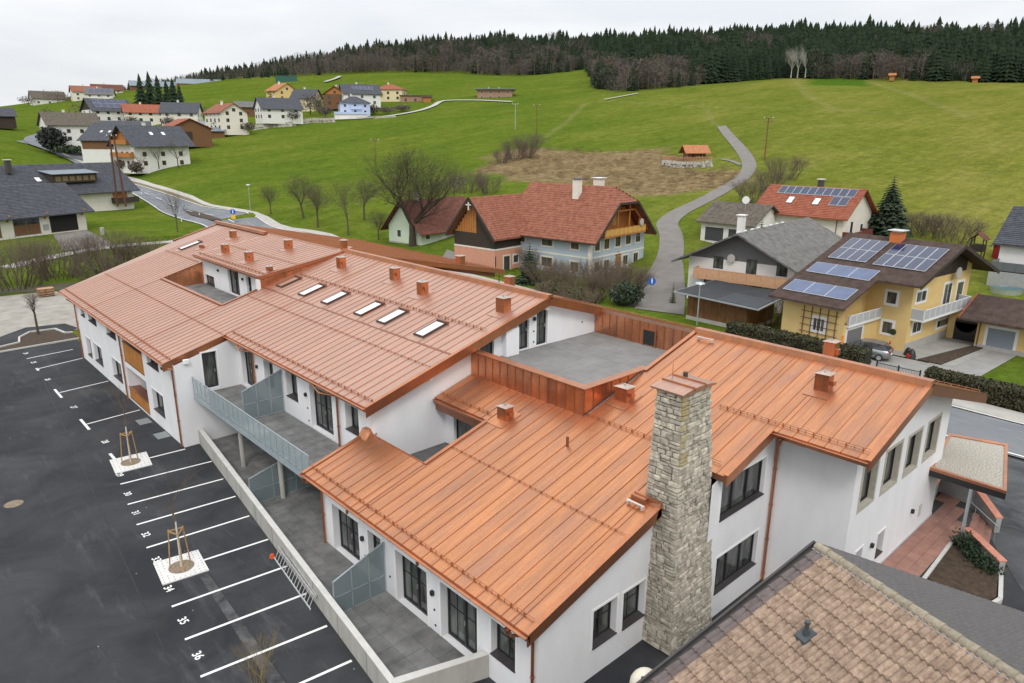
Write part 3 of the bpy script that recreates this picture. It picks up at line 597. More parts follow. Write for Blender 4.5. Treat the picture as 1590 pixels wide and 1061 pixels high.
rake(Fz, 12.8, 12.4, 18.8); rake(Fz, 11.8, 21.25, 24.4); rake(Fz, 8.2, 24.3, XF); rake(Uz, 47.7, 19.9, XR, h=.16)
rake(Mz, 72.0, 22, XR, side=1)
rake(lambda x: Bz(x), 8.2, XF, 38.3, h=.42, mat=CU_DARK)
rake(lambda x: Bz(x), 26.15, XR, 31.2, h=.40)
rake(lambda x: Vz(x), 45.2, XR, 40.6, h=.30)
rake(Fz, 27.1, 12.4, 15.75, side=1, h=.2, up=.03); rake(Fz, 22.6, 15.75, 19.25, side=1, h=.2, up=.03); rake(Fz, 18.85, 25.6, XF, side=1, h=.3, up=.06)
for x, y0, y1 in ((15.75,22.6,27.1),): MB().box(x,x+.05,y0,y1,Fz(x)-.22,Fz(x)+.05).build('verge', CU_TRIM, bld)
MB().hexa([(15.3,26.55,Fz(15.3)),(15.95,26.55,Fz(15.95)),(15.95,27.2,Fz(15.95)),(15.3,27.2,Fz(15.3))], [(15.55,26.85,Fz(15.4)+.36),(15.95,26.85,Fz(15.4)+.36),(15.95,27.2,Fz(15.4)+.36),(15.55,27.2,Fz(15.4)+.36)]).build('upstand', CU_TRIM, bld)
def gutter(x, y0, y1, z):
    m = MB(); n = 8; r = .085; cx = x-.09
    for s in range(n):
        a0, a1 = math.pi+math.pi*s/n, math.pi+math.pi*(s+1)/n
        P = [(cx+r*math.cos(a0),y0,z+r*math.sin(a0)),(cx+r*math.cos(a1),y0,z+r*math.sin(a1)),(cx+r*math.cos(a1),y1,z+r*math.sin(a1)),(cx+r*math.cos(a0),y1,z+r*math.sin(a0))]
        m.poly(P); q = .9; m.poly([((p[0]-cx)*q+cx, p[1], (p[2]-z)*q+z) for p in P])
    for y in (y0, y1): m.poly([(cx+r*math.cos(math.pi+math.pi*s/n), y, z+r*math.sin(math.pi+math.pi*s/n)) for s in range(n+1)])
    m.tube((cx-r,y0,z+.005),(cx-r,y1,z+.005),.018,n=6); m.box(x-.02,x+.03,y0,y1,z-.2,z+.02)
    m.build('gutter', CU_TRIM, bld)
gutter(12.45,12.75,27.15,Fz(12.45)-.03); gutter(15.26,26.2,42.3,Mz(15.26)-.03); gutter(11.6,42.4,69.5,Mz(11.6)-.03); gutter(24.36,8.2,11.75,Fz(24.36)-.03); gutter(20.0,47.7,60.7,Uz(20)-.03); gutter(19.25,22.65,26.5,Fz(19.25)-.05)
MB().box(19.27,19.75,22.7,26.5,Fz(19.3)-.62,Fz(19.3)-.22).build('fascia', CU_DARK, bld)
for y in [18.2, 23.0]: MB().box(12.22,12.3,y-.04,y+.04,Fz(12.45)-.2,Fz(12.45)-.02).build('gutter_joint', CU_DARK, bld)
def ridge(x, zf, y0, y1, w=.22, h=.2):
    MB().hexa([(x-w,y0,zf-.05),(x+w,y0,zf-.05),(x+w,y1,zf-.05),(x-w,y1,zf-.05)], [(x-w*.75,y0,zf+h),(x+w*.75,y0,zf+h),(x+w*.75,y1,zf+h),(x-w*.75,y1,zf+h)]).build('ridge_cap', CU_TRIM, bld)
ridge(XR, ZR, 26.1, 47.9); ridge(XF, Fz(XF), 8.15, 18.85); ridge(XR-.3, ZR, 61, 72.6); ridge(XR, ZR-.08, 47.9, 60.7, .14, .1)
def pipe(name, pts, r=.055, mat=CU_TRIM, rings=True):
    m = MB()
    for a, b in zip(pts[:-1], pts[1:]): m.tube(a, b, r, n=10)
    if rings:
        a, b = Vector(pts[-2]), Vector(pts[-1]); L_ = (b-a).length
        for k in range(1, int(L_/1.6)+1): p = a+(b-a)*(k*1.6/L_) if k*1.6 < L_ else b; m.tube(p-Vector((0,0,.03)), p+Vector((0,0,.03)), r*1.35, n=10)
    return m.build(name, mat, bld, smooth=False)
pipe('downpipe', [(12.36,26.9,Fz(12.4)-.12),(12.5,26.95,3.35),(13.2,27.0,3.1),(13.2,27.0,0.03)])
pipe('downpipe', [(12.36,13.6,Fz(12.4)-.12),(12.4,13.5,3.4),(13.2,13.35,3.1),(13.2,13.35,-.05)])
pipe('downpipe', [(15.17,40.6,6.2),(15.2,40.2,5.9),(15.7,39.66,5.85),(15.7,39.66,3.2)]); pipe('downpipe', [(15.17,31.2,6.2),(15.2,30.6,5.9),(15.7,29.75,5.85),(15.7,29.75,3.2)])
pipe('downpipe', [(11.5,66.5,5.1),(11.95,66.3,4.7),(11.95,66.3,0)]); pipe('downpipe', [(11.5,53.4,5.1),(11.95,53.4,4.8),(11.95,53.4,0)]); pipe('downpipe', [(11.5,42.5,5.1),(11.95,42.3,4.9),(11.95,42.3,0)])
pipe('downpipe', [(24.27,11.4,7.1),(24.3,11.4,6.85),(25.5,12.05,6.8),(25.5,12.05,0)]); pipe('downpipe', [(19.92,47.8,8.5),(20.0,47.85,8.2),(20.0,47.95,7.9)], .05)
for x, y in ((12.36,26.9),(12.36,13.6),(11.5,42.5),(24.27,11.4)): MB().tube((x,y,(Fz(x) if x > 12 and y < 30 else Mz(x))-.16),(x,y,(Fz(x) if x > 12 and y < 30 else Mz(x))-.32),.12,.06,n=10).build('rain_hopper', CU_DARK, bld)

# ---- snow guards ------------------------------------------------------------------
def guard(zf, x, y0, y1, rows=2, off=0.0, mat=CU_SEAM):
    m = MB(); z = zf(x)
    for r in range(rows): m.tube((x+.02*r,y0,z+.07+.09*r),(x+.02*r,y1,z+.07+.07*r),.012,n=5)
    k0 = int((y0-off)/SEAM)
    for k in range(k0, k0+120):
        y = off+k*SEAM
        if y0-.02 <= y <= y1+.02: m.box(x-.02,x+.05,y-.014,y+.014,z+.01,z+.14 if rows > 1 else z+.09); m.box(x-.01,x+.015,y+.29,y+.305,z+.03,z+.14 if rows > 1 else z+.1)
    m.build('snow_guard', mat, bld)
guard(Fz, 12.85, 12.95, 27.0, off=.2); guard(Fz, 17.11, 12.95, 22.4, rows=1, off=.2); guard(Fz, 21.68, 12.3, 18.8, rows=2, off=.2); guard(Fz, 24.75, 8.35, 14.4, off=.2); guard(Fz, 19.6, 22.7, 26.5, off=.2)
guard(Mz, 15.65, 26.3, 42.3); guard(Mz, 18.9, 26.4, 47.6, rows=1); guard(Mz, 22.6, 26.5, 47.0); guard(Mz, 11.98, 42.5, 69.3); guard(Mz, 15.2, 42.5, 69.3, rows=1); guard(Mz, 20.4, 61, 69.3, rows=1)
guard(Uz, 20.35, 47.8, 60.6, off=.1); guard(Uz, 22.9, 47.8, 60.6, rows=1, off=.1)
guard(Bz, 37.8, 8.4, 45); guard(Vz, 40.1, 45.4, 70); guard(Vz, 34, 45.4, 70, rows=1)
MB().hexa([(20.14,26.3,Mz(20.14)),(20.26,26.3,Mz(20.26)),(20.26,47.6,Mz(20.26)),(20.14,47.6,Mz(20.14))], [(20.14,26.3,Mz(20.14)+.03),(20.26,26.3,Mz(20.26)+.03),(20.26,47.6,Mz(20.26)+.03),(20.14,47.6,Mz(20.14)+.03)]).build('cross_seam', CU_DARK, bld)

# ---- copper vent boxes --------------------------------------------------------------
def vent(zf, x, y, w=.78, d=.62, h=1.0, cap=True, spout=True):
    w *= .72; d *= .74; h *= .76
    z = zf(x); m = MB(); m.box(x-d/2,x+d/2,y-w/2,y+w/2,z-.3,z+h); vo = m.build('vent_box', CU_WALL, bld)
    MB().hexa([(x-d/2-.07,y-w/2-.07,z+h),(x+d/2+.07,y-w/2-.07,z+h),(x+d/2+.07,y+w/2+.07,z+h),(x-d/2-.07,y+w/2+.07,z+h)], [(x-d/2-.07,y-w/2-.07,z+h+.03),(x+d/2+.07,y-w/2-.07,z+h+.03),(x+.1,y+.1,z+h+.09),(x-.1,y+.1,z+h+.09)]).build('vent_lid', pm('lid_metal', (.52,.40,.33), .32, metal=.85, var=.15, scale=3), vo)
    if cap: MB().tube((x,y,z+h+.05),(x,y,z+h+.13),.05,n=8).build('lid_knob', STEEL, vo)
    if spout: MB().box(x-.12,x+.12,y-w/2-.16,y-w/2+.01,z+h*.38,z+h*.66).build('vent_spout', CU_WALL, vo)
    t = .03
    MB().slab([(x-d/2-.45,y-w/2-.22,zf(x-d/2-.45)+t+.012),(x+d/2+.3,y-w/2-.22,zf(x+d/2+.3)+t+.012),(x+d/2+.3,y+w/2+.22,zf(x+d/2+.3)+t+.012),(x-d/2-.45,y+w/2+.22,zf(x-d/2-.45)+t+.012)], .03).build('flashing', CU_F if zf is Fz else CU_M, vo)
for x, y in ((24.45,44.7),(24.7,38.3),(24.0,34.3)): vent(Mz, x+.2, y)
vent(Mz, 24.6, 27.5, .9, .7, 1.0, spout=False); vent(Mz, 26.95, 48.3, .7, .5, .9, spout=False); vent(Mz, 24.9, 64.5, .9, .6, .8, spout=False); vent(Mz, 22.3, 65.3, .5, .45, .35)
vent(Fz, 19.8, 22.0, .8, .62, .75); vent(Fz, 23.4, 18.2, .9, .7, .8); vent(Fz, 27.7, 11.5, .8, .62, .9)
for x, y in ((21.6,57.9),(21.5,53.0),(24.9,53.4)): vent(Uz, x, y, .8, .65, .95)
vent(Uz, 21.1, 48.6, .5, .5, .4)
vent(Bz, 35.5, 39.0, .9, .7, 1.1, spout=False); vent(Vz, 36.5, 44.6+1.6, .9, .7, 1.0, spout=False); vent(Bz, 35.0, 14.4, .8, .7, 1.3)
pipe('vent_pipe', [(19.7,18.1,Fz(19.7)),(19.7,18.1,Fz(19.7)+.42)], .06, CU_DARK, False)
# roof steps (pale hooks)
def hook(x, y, L_=.75):
    m = MB(); z = Fz(x)+.16; m.box(x-.05,x+.05,y-L_/2,y+L_/2,z,z+.035)
    for s in (-1, 1): m.box(x-.08,x+.08,y+s*L_*.42-.03,y+s*L_*.42+.03,Fz(x)+.02,z)
    m.build('roof_step', pm('pale_metal', (.7,.68,.66), .35, metal=.6), bld)
hook(18.35, 13.55); hook(29.0, 17.9, .9)
# ---- skylights -----------------------------------------------------------------------
SKYW = pm('skylight_glass', (.75,.78,.80), .08, spec=.8)
BLIND = pm('skylight_copper_cover', (.55,.33,.24), .35, metal=.7)
def skylight(x0, x1, y0, y1, glass=SKYW):
    t = .13; f = MB(); q = .07
    for a, b, c, d_ in ((x0,x0+q,y0,y1),(x1-q,x1,y0,y1),(x0+q,x1-q,y0,y0+q),(x0+q,x1-q,y1-q,y1)):
        f.hexa([(a,c,Mz(a)),(b,c,Mz(b)),(b,d_,Mz(b)),(a,d_,Mz(a))], [(a,c,Mz(a)+t),(b,c,Mz(b)+t),(b,d_,Mz(b)+t),(a,d_,Mz(a)+t)])
    so = f.build('skylight', pm('skylight_frame', (.10,.06,.05), .45, metal=.5), bld)
    MB().poly([(x0+.04,y0+.04,Mz(x0+.04)+t-.02),(x1-.04,y0+.04,Mz(x1-.04)+t-.02),(x1-.04,y1-.04,Mz(x1-.04)+t-.02),(x0+.04,y1-.04,Mz(x0+.04)+t-.02)]).build('pane', glass, so)
    MB().box(x1,x1+.14,y0-.06,y1+.02,Mz(x1)+.02,Mz(x1)+.2).build('head_box', CU_DARK, so)
    MB().slab([(x0-.4,y0-.1,Mz(x0-.4)+.04),(x0,y0-.1,Mz(x0)+.04),(x0,y1+.1,Mz(x0)+.04),(x0-.4,y1+.1,Mz(x0-.4)+.04)], .02).build('flashing', CU_M, so)
for y in (43.0, 39.9, 35.9, 33.4, 29.75): skylight(20.6, 22.15, y-.42, y+.42)
skylight(20.7, 22.15, 46.1, 46.9, BLIND); skylight(21.1, 22.9, 67.1, 67.95)
# ---- copper clad upstands and parapets --------------------------------------------------
def clad(P0, U, N, width, z0f, z1f, step=.56, name='cladding'):
    P0, U, N = Vector(P0), Vector(U), Vector(N); n = max(1, round(width/step)); co = MB()
    pt = lambda u, z, d: P0+U*u+N*d+Vector((0,0,z-P0.z))
    co.hexa([pt(0,z0f(0),-.06),pt(width,z0f(width),-.06),pt(width,z0f(width),0),pt(0,z0f(0),0)], [pt(0,z1f(0),-.06),pt(width,z1f(width),-.06),pt(width,z1f(width),0),pt(0,z1f(0),0)])
    base = co.build(name, CU_DARK, bld)
    for i in range(n):
        a, b = width*i/n, width*(i+1)/n; m = MB(); e = random.uniform(.004,.012)
        m.hexa([pt(a,z0f(a),0),pt(b,z0f(b),0),pt(b,z0f(b),.012+e),pt(a,z0f(a),.012)], [pt(a,z1f(a),0),pt(b,z1f(b),0),pt(b,z1f(b),.012+e*.5),pt(a,z1f(a),.012)], 0)
        m.hexa([pt(a-.014,z0f(a),.0),pt(a+.014,z0f(a),.0),pt(a+.014,z0f(a),.05),pt(a-.014,z0f(a),.05)], [pt(a-.014,z1f(a),.0),pt(a+.014,z1f(a),.0),pt(a+.014,z1f(a),.05),pt(a-.014,z1f(a),.05)], 1)
        m.build('cladding_sheet', [CU_WALL, CU_SEAM], base)
PT = 7.72
clad((21.6,18.95,0), (0,1,0), (-1,0,0), 7.6, lambda u: Fz(21.6)+.01, lambda u: PT-.04)
clad((21.6,18.95,0), (1,0,0), (0,-1,0), 4.15, lambda u: min(Fz(21.6+u)+.01, PT-.05), lambda u: PT-.04)
m = MB(); m.box(21.5,21.95,18.85,26.55,PT-.04,PT); m.box(21.95,26.0,18.85,19.28,PT-.04,PT); m.build('parapet_cap', CU_TRIM, bld)
MB().box(21.66,21.9,19.0,26.5,6.4,PT-.05).box(21.9,25.7,19.0,19.25,6.4,PT-.05).build('parapet', RENDER, bld)
clad((31.0,18.9,0), (0,1,0), (-1,0,0), 7.65, lambda u: 6.98, lambda u: Bz(31)-.16)
MB().box(30.92,30.95,22.2,22.95,7.06,7.86).build('hatch_door', BLACK, bld); m = MB(); m.box(30.9,30.97,22.12,22.2,7.0,7.93).box(30.9,30.97,22.95,23.03,7.0,7.93).box(30.9,30.97,22.2,22.95,7.86,7.93).build('hatch_frame', CU_TRIM, bld)
clad((20.0,47.72,0), (1,0,0), (0,-1,0), 6.7, lambda u: Mz(20+u)+.01, lambda u: Uz(20+u)-.1, .6)
MB().box(19.75,20.55,47.72,48.0,6.9,8.4).build('wall', RENDER, bld)
clad((17.28,60.5,0), (1,0,0), (0,-1,0), 3.3, lambda u: 6.1, lambda u: Mz(17.28+u)-.02, 1.1)
MB().box(17.1,17.28,47.9,60.5,6.0,Mz(17.28)-.03).build('parapet', CU_WALL, bld); MB().box(17.15,17.4,47.85,60.55,Mz(17.28)+.02,Mz(17.28)+.07).build('parapet_cap', CU_TRIM, bld)
MB().poly([(17.28,47.95,6.0),(20.5,47.95,6.0),(20.5,47.95,Mz(20.5)-.05),(17.28,47.95,Mz(17.28)-.05)]).build('wall', RENDER, bld)
rake(Mz, 60.5, 17.28, 20.6, side=-1, h=.1, up=.05); rake(Mz, 47.9, 17.28, 20.6, side=1, h=.1, up=.05)
# ---- floors laid with slabs ---------------------------------------------------------------
SLAB = pm('terrace_slab', (.10,.10,.098), .75, col2=(.215,.213,.208), scale=1.3, detail=8, rnd=.12, bump=.1)
SLABL = pm('roof_terrace_slab', (.188,.184,.177), .8, var=.16, scale=.9, detail=7, rnd=.05)
JOINT = pm('joint', (.05,.05,.05), .9)
def slabs(name, z, rects, sx, sy, mat, gap=.006, clip=None, parent=None, limit=296):
    base = MB()
    for x0, x1, y0, y1 in rects:
        a, b = (max(x0, clip(y0)), max(x0, clip(y1))) if clip else (x0, x0)
        base.hexa([(a,y0,z-.06),(x1,y0,z-.06),(x1,y1,z-.06),(b,y1,z-.06)],[(a,y0,z-.022),(x1,y0,z-.022),(x1,y1,z-.022),(b,y1,z-.022)])
    bo = base.build(name, JOINT, parent); n = 0; rest = MB(); meshes = {}
    for x0, x1, y0, y1 in rects:
        nx, ny = max(1, round((x1-x0)/sx)), max(1, round((y1-y0)/sy)); dx, dy = (x1-x0)/nx, (y1-y0)/ny
        for j in range(ny):
            for i in range(nx):
                ax, ay = x0+i*dx, y0+j*dy
                l0, l1 = (max(ax, clip(ay)), max(ax, clip(ay+dy))) if clip else (ax, ax)
                if l1 > ax+dx-.08: continue
                h = random.uniform(-.003,.003); q0 = [(l0+gap,ay+gap),(ax+dx-gap,ay+gap),(ax+dx-gap,ay+dy-gap),(l1+gap,ay+dy-gap)]
                if n < limit: MB().hexa([(*p_,z-.02) for p_ in q0],[(*p_,z+h) for p_ in q0]).build('slab', mat, bo)
                else: rest.hexa([(*p_,z-.02) for p_ in q0],[(*p_,z+h) for p_ in q0])
                n += 1
    if rest.f: stuff(rest.build('slab', mat, bo))
    return bo
slabs('roof_terrace_floor', 6.98, [(21.9,31.0,19.2,26.6)], .6, .6, SLABL, .003, parent=bld)
slabs('roof_terrace_floor', 6.15, [(17.3,20.5,47.95,60.45)], .8, .8, SLAB, .004, parent=bld)
# lower terrace follows the oblique concrete wall
wx = lambda y: 10.01+(12.9-10.01)*(y-16.88)/(41.55-16.88)
bo = slabs('terrace_floor', 0.05, [(10.0,13.3,15.85,27.2),(10.0,15.8,27.2,42.1)], .8, .8, SLAB, .005, clip=lambda y: wx(y)+.14)
struct(bo)
# ---- balcony ------------------------------------------------------------------------------
m = MB(); m.hexa([(12.98,27.6,2.95),(15.78,27.6,2.95),(15.78,42.1,2.95),(12.98,42.1,2.95)], [(12.98,27.6,3.14),(15.78,27.6,3.14),(15.78,42.1,3.14),(12.98,42.1,3.14)]); bal = m.build('balcony_slab', RENDER, bld)
for j in range(17):
    for i in range(3):
        x0, y0 = 13.0+i*.93, 27.62+j*.85; MB().box(x0+.005,x0+.925,y0+.005,y0+.845,3.14,3.175+random.uniform(-.002,.002)).build('slab', SLAB, bal)
GLR = pm('railing_glass', (.42,.50,.53), .12, spec=.5); GLR.node_tree.nodes['Principled BSDF'].inputs['Alpha'].default_value = .55
GLS = pm('screen_glass', (.20,.25,.265), .25, spec=.45); GLS.node_tree.nodes['Principled BSDF'].inputs['Alpha'].default_value = .72
RL = pm('railing_steel', (.42,.47,.50), .35, metal=.5)
rx = 12.95; f = MB(); f.tube((rx,27.5,4.3),(rx,42.1,4.3),.028,n=8); f.box(rx-.02,rx+.02,27.5,42.1,3.28,3.33); f.box(rx-.05,rx-.01,27.5,42.1,2.93,3.0)
n = 22
for i in range(n+1): y = 27.5+(42.05-27.5)*i/n; f.box(rx-.02,rx+.02,y-.018,y+.018,2.95,4.28)
ro = f.build('balcony_railing', RL, bld)
for i in range(n):
    y0, y1 = 27.5+(14.55)*i/n+.03, 27.5+14.55*(i+1)/n-.03
    MB().box(rx-.008,rx+.008,y0,y1,3.35,4.22).build('glass_panel', GLR, ro); MB().box(rx-.03,rx-.02,y0-.02,y1+.02,2.98,3.27).build('lower_panel', GLR, ro)
for x, y in ((13.62,37.2),(13.66,32.3)):
    MB().tube((x,y,0),(x,y,2.95),.13,n=20).build('column', CONC, bld, smooth=False)
def screen(y, x0, x1, z, hlo, hhi, name='privacy_screen'):
    f = MB(); zt = lambda x: z+hlo+(hhi-hlo)*(x-x0)/(x1-x0); w = .025
    f.bar((x0,y,zt(x0)),(x1,y,zt(x1)),.05,.05); f.bar((x0,y,z+.05),(x1,y,z+.05),.05,.05); f.bar((x0,y,z+hlo*.55),(x1,y,z+hlo*.55+.0),.05,.04)
    xs = [x0, x0+(x1-x0)*.34, x0+(x1-x0)*.68, x1]
    for x in xs: f.bar((x,y,z),(x,y,zt(x)),.05,.05, up=(1,0,0))
    so = f.build(name, RL, bld)
    for a, b in zip(xs[:-1], xs[1:]):
        MB().hexa([(a+.02,y-.008,z+.07),(b-.02,y-.008,z+.07),(b-.02,y+.008,z+.07),(a+.02,y+.008,z+.07)], [(a+.02,y-.008,z+hlo*.55-.02),(b-.02,y-.008,z+hlo*.55-.02),(b-.02,y+.008,z+hlo*.55-.02),(a+.02,y+.008,z+hlo*.55-.02)]).build('pane', GLS, so)
        MB().hexa([(a+.02,y-.008,z+hlo*.55+.02),(b-.02,y-.008,z+hlo*.55+.02),(b-.02,y+.008,z+hlo*.55+.02),(a+.02,y+.008,z+hlo*.55+.02)], [(a+.02,y-.008,zt(a)-.03),(b-.02,y-.008,zt(b)-.03),(b-.02,y+.008,zt(b)-.03),(a+.02,y+.008,zt(a)-.03)]).build('pane', GLS, so)
screen(36.0, 13.5, 15.75, 3.18, 1.7, 2.45); screen(22.02, 10.95, 13.25, .0, 1.55, 2.35); screen(32.6, 12.1, 15.7, .0, 1.5, 2.5)
# ---- small fittings on the walls ----------------------------------------------------------
def lamp_box(x, y, z, axis):
    m = MB(); (m.box(x-.12,x,y-.07,y+.07,z-.09,z+.09) if axis == 'x' else m.box(x-.07,x+.07,y-.12,y,z-.09,z+.09)); m.build('wall_lamp', BLACK, bld)
for p in ((13.3,23.7,1.75,'x'),(13.3,18.75,1.72,'x'),(15.8,33.2,4.95,'x'),(15.8,39.3,5.0,'x'),(20.55,57.0,7.7,'x'),(20.55,52.2,7.7,'x'),(32.9,9.0,1.8,'y'),(28.35,9.0,1.95,'y'),(26.0,26.6,8.6,'y'),(25.6,10.2,2.3,'x')): lamp_box(*p)
def dot(x, y, z, axis, r=.045, mat=BLACK, name='socket'):
    m = MB(); (m.tube((x-.03,y,z),(x+.01,y,z),r,n=10) if axis == 'x' else m.tube((x,y-.03,z),(x,y+.01,z),r,n=10)); m.build(name, mat, bld)
for p in ((13.3,23.6,.95,'x'),(13.3,18.7,1.0,'x'),(13.3,18.65,.35,'x'),(15.8,33.15,4.2,'x'),(15.8,33.1,3.5,'x'),(26.0,26.6,7.9,'y'),(26.0,26.6,7.3,'y'),(29.9,26.6,7.75,'y'),(13.3,21.7,.9,'x')): dot(*p)
for y in (21.75, 18.9): MB().tube((13.27,y,2.62),(13.29,y,2.62),.13,n=18).build('vent_cover', RENDER, bld)
MB().box(33.9,34.25,8.97,8.998,1.1,1.7).build('meter_box', pm('grey_box', (.5,.5,.5), .7), bld)
MB().box(25.6,36.09,8.97,8.997,0,.52).build('plinth', pm('plinth_render', (.56,.56,.58), .9, var=.05), bld)
# ---- the stone chimney: every stone a piece ------------------------------------------------
STONE = pm('chimney_stone', (.23,.205,.162), .95, col2=(.62,.57,.475), scale=5, detail=9, bump=.9, bscale=12, rnd=.26)
MORT = pm('chimney_mortar', (.045,.042,.036), 1, var=.3, scale=6)
LICH = pm('lichen_stone', (.30,.22,.06), .95, col2=(.42,.38,.28), scale=6, detail=7, bump=.5)
cz0, cz1 = 0.0, 9.72
def cx(z, k):                                       # x0, x1, y0, y1 of the tapering shaft
    t = (z-cz0)/(cz1-cz0); return (18.78+.52*t, 21.42-.42*t, 11.93+.66*t, 13.75-.12*t)[k]
m = MB(); e = .05
m.hexa([(cx(0,0)+e,cx(0,2)+e,0),(cx(0,1)-e,cx(0,2)+e,0),(cx(0,1)-e,cx(0,3),0),(cx(0,0)+e,cx(0,3),0)], [(cx(cz1,0)+e,cx(cz1,2)+e,cz1),(cx(cz1,1)-e,cx(cz1,2)+e,cz1),(cx(cz1,1)-e,cx(cz1,3),cz1),(cx(cz1,0)+e,cx(cz1,3),cz1)])
chim = m.build('chimney', MORT, bld); srest = MB(); ns = 0; srng = random.Random(11); todo = []
z = .02
while z < cz1-.08:
    h = min(srng.choice([.11,.14,.17,.19,.22,.26]), cz1-z); zm = z+h/2
    for face in (0, 1):
        L_ = (cx(zm,3)-cx(zm,2)) if face == 0 else (cx(zm,1)-cx(zm,0)); u = 0.0
        while u < L_-.01:
            w = srng.uniform(.17,.5)*(1.25 if h < .16 else 1); w = min(w, L_-u)
            if L_-u-w < .14: w = L_-u
            if h > .22 and srng.random() < .35 and w > .22:
                k = srng.uniform(.4,.6); todo.append((face,u,w,z,h*k)); todo.append((face,u,w,z+h*k,h*(1-k)))
            else: todo.append((face,u,w,z,h))
            u += w
    z += h
todo.sort(key=lambda s: -s[2]*s[4]*(1+.08*s[3]))
for (face,u,w,z,h) in todo:
    g = .015; j = lambda: srng.uniform(-.02,.02); pr = srng.uniform(.0,.06)
    def P(uu, zz, dep):
        zc_ = min(max(zz, 0), cz1)
        if face == 0: return (cx(zc_,0)-dep, cx(zc_,2)+uu, zz)
        return (cx(zc_,0)+uu, cx(zc_,2)-dep, zz)
    c = [(u+g,z+g),(u+w-g,z+g),(u+w-g,z+h-g),(u+g,z+h-g)]; c = [(a+j(),b+j()*.7) for a, b in c]
    mu_, mz_ = u+w/2, z+h/2; inn = [(a+(mu_-a)*.16, b+(mz_-b)*.2) for a, b in c]
    m = MB() if ns < 298 else srest
    back = [m.P(P(a,b,-.055)) for a, b in c]; mid = [m.P(P(a,b,pr*.6)) for a, b in c]; fr = [m.P(P(a,b,pr+.018+srng.uniform(-.008,.008))) for a, b in inn]
    lich = face == 1 and u < .12 and z > 7.2
    for A, B in ((back,mid),(mid,fr)):
        for i in range(4): m.f.append([A[i],A[(i+1)%4],B[(i+1)%4],B[i]]); m.mi.append(0)
    m.f.append(fr); m.mi.append(0)
    if m is not srest: m.build('stone', LICH if lich else STONE, chim)
    ns += 1
if srest.f: stuff(srest.build('stone', STONE, chim))
m = MB(); x0, x1, y0, y1 = cx(cz1,0)-.16, cx(cz1,1)+.14, cx(cz1,2)-.14, cx(cz1,3)+.16; zc = cz1+.02; n = 8
for i in range(n):
    a, b = i/n, (i+1)/n; hz = lambda t: zc+.06+.10*math.sin(math.pi*t)
    xa, xb = x0+(x1-x0)*a, x0+(x1-x0)*b; m.hexa([(xa,y0,zc),(xb,y0,zc),(xb,y1,zc),(xa,y1,zc)], [(xa,y0,hz(a)),(xb,y0,hz(b)),(xb,y1,hz(b)),(xa,y1,hz(a))])
capo = m.build('chimney_cap', CU_M, chim)
for t in (.33, .66):
    m = MB(); xx = x0+(x1-x0)*t; m.box(xx-.02,xx+.02,y0,y1,zc+.05,zc+.20); m.build('cap_seam', CU_SEAM, chim)
MB().tube((x1-.45,y1-.35,zc+.1),(x1-.45,y1-.35,zc+.3),.085,n=12).build('flue', SILL, chim)
MB().tube((x0+.9,y1-.25,zc+.1),(x0+.9,y1-.25,zc+.75),.008,n=5).build('lightning_rod', SILL, chim)
m = MB(); m.box(18.55,18.78,13.3,13.9,Fz(18.6),Fz(18.7)+.22); m.hexa([(18.5,12.75,Fz(18.5)-.3),(18.85,12.75,Fz(18.85)-.3),(18.85,13.9,Fz(18.85)-.1),(18.7,13.9,Fz(18.7)-.1)], [(18.72,12.75,Fz(18.8)+.2),(18.86,12.75,Fz(18.8)+.2),(18.86,13.9,Fz(18.8)+.24),(18.72,13.9,Fz(18.8)+.24)]); m.build('chimney_flashing', CU_TRIM, bld)
# ---- gravel canopy over the entrance ---------------------------------------------------------
can = thing('entrance_canopy', 'flat gravel-covered canopy with copper edge on one steel post beside the steps', 'canopy', (37,7.8,0))
cp = [(34.5,9.0),(39.6,9.75),(40.3,7.33),(34.45,5.95)]
def inset(P, d):
    c = (sum(p[0] for p in P)/4, sum(p[1] for p in P)/4); return [(p[0]+(c[0]-p[0])*d, p[1]+(c[1]-p[1])*d) for p in P]
ci = inset(cp, .09)
m = MB(); m.hexa([(*p,3.02) for p in cp], [(*p,3.30) for p in cp]); m.build('canopy_slab', BLACK, can)
m = MB()
for i in range(4):
    j = (i+1)%4; m.hexa([(*cp[i],3.305),(*cp[j],3.305),(*ci[j],3.305),(*ci[i],3.305)], [(*cp[i],3.44),(*cp[j],3.44),(*ci[j],3.42),(*ci[i],3.42)])
m.build('copper_edge', CU_TRIM, can)
PEB = pm('pebbles', (.16,.145,.12), .9, col2=(.62,.58,.50), scale=16, detail=3, bump=1.0, bscale=18)
MB().poly([(*p,3.375) for p in ci]).build('pebble_bed', PEB, can)
MB().tube((34.25,7.2,.2),(34.5,7.25,3.02),.07,n=12).build('post', STEEL, can)
# ------------------------------------------------------------------ concrete wall, ladder, parking lot
cw = thing('concrete_wall', 'low board-marked concrete wall between the car park and the terrace', 'wall', (11,30,0))
A, B_, C_ = Vector((10.01,16.88,0)), Vector((12.93,41.9,0)), Vector((13.25,15.72,0))
def wall_run(a, b, h, t, side):
    d = (b-a).normalized(); n = Vector((-d.y, d.x, 0))*side; return [a, b, b+n*t, a+n*t], h
o = [(10.01,16.6),(12.93,42.12),(13.19,42.12),(10.30,16.85),(13.28,15.85),(13.28,15.55)]
m = MB(); m.hexa([(10.01,16.6,-.1),(12.93,42.12,-.1),(13.20,42.12,-.1),(10.28,16.83,-.1)], [(10.01,16.6,.93),(12.93,42.12,.93),(13.20,42.12,.93),(10.28,16.83,.93)], 0)
m.hexa([(10.01,16.59,-.1),(10.285,16.83,-.1),(13.28,15.86,-.1),(13.28,15.58,-.1)], [(10.01,16.59,.928),(10.285,16.83,.928),(13.28,15.86,.928),(13.28,15.58,.928)], 0)
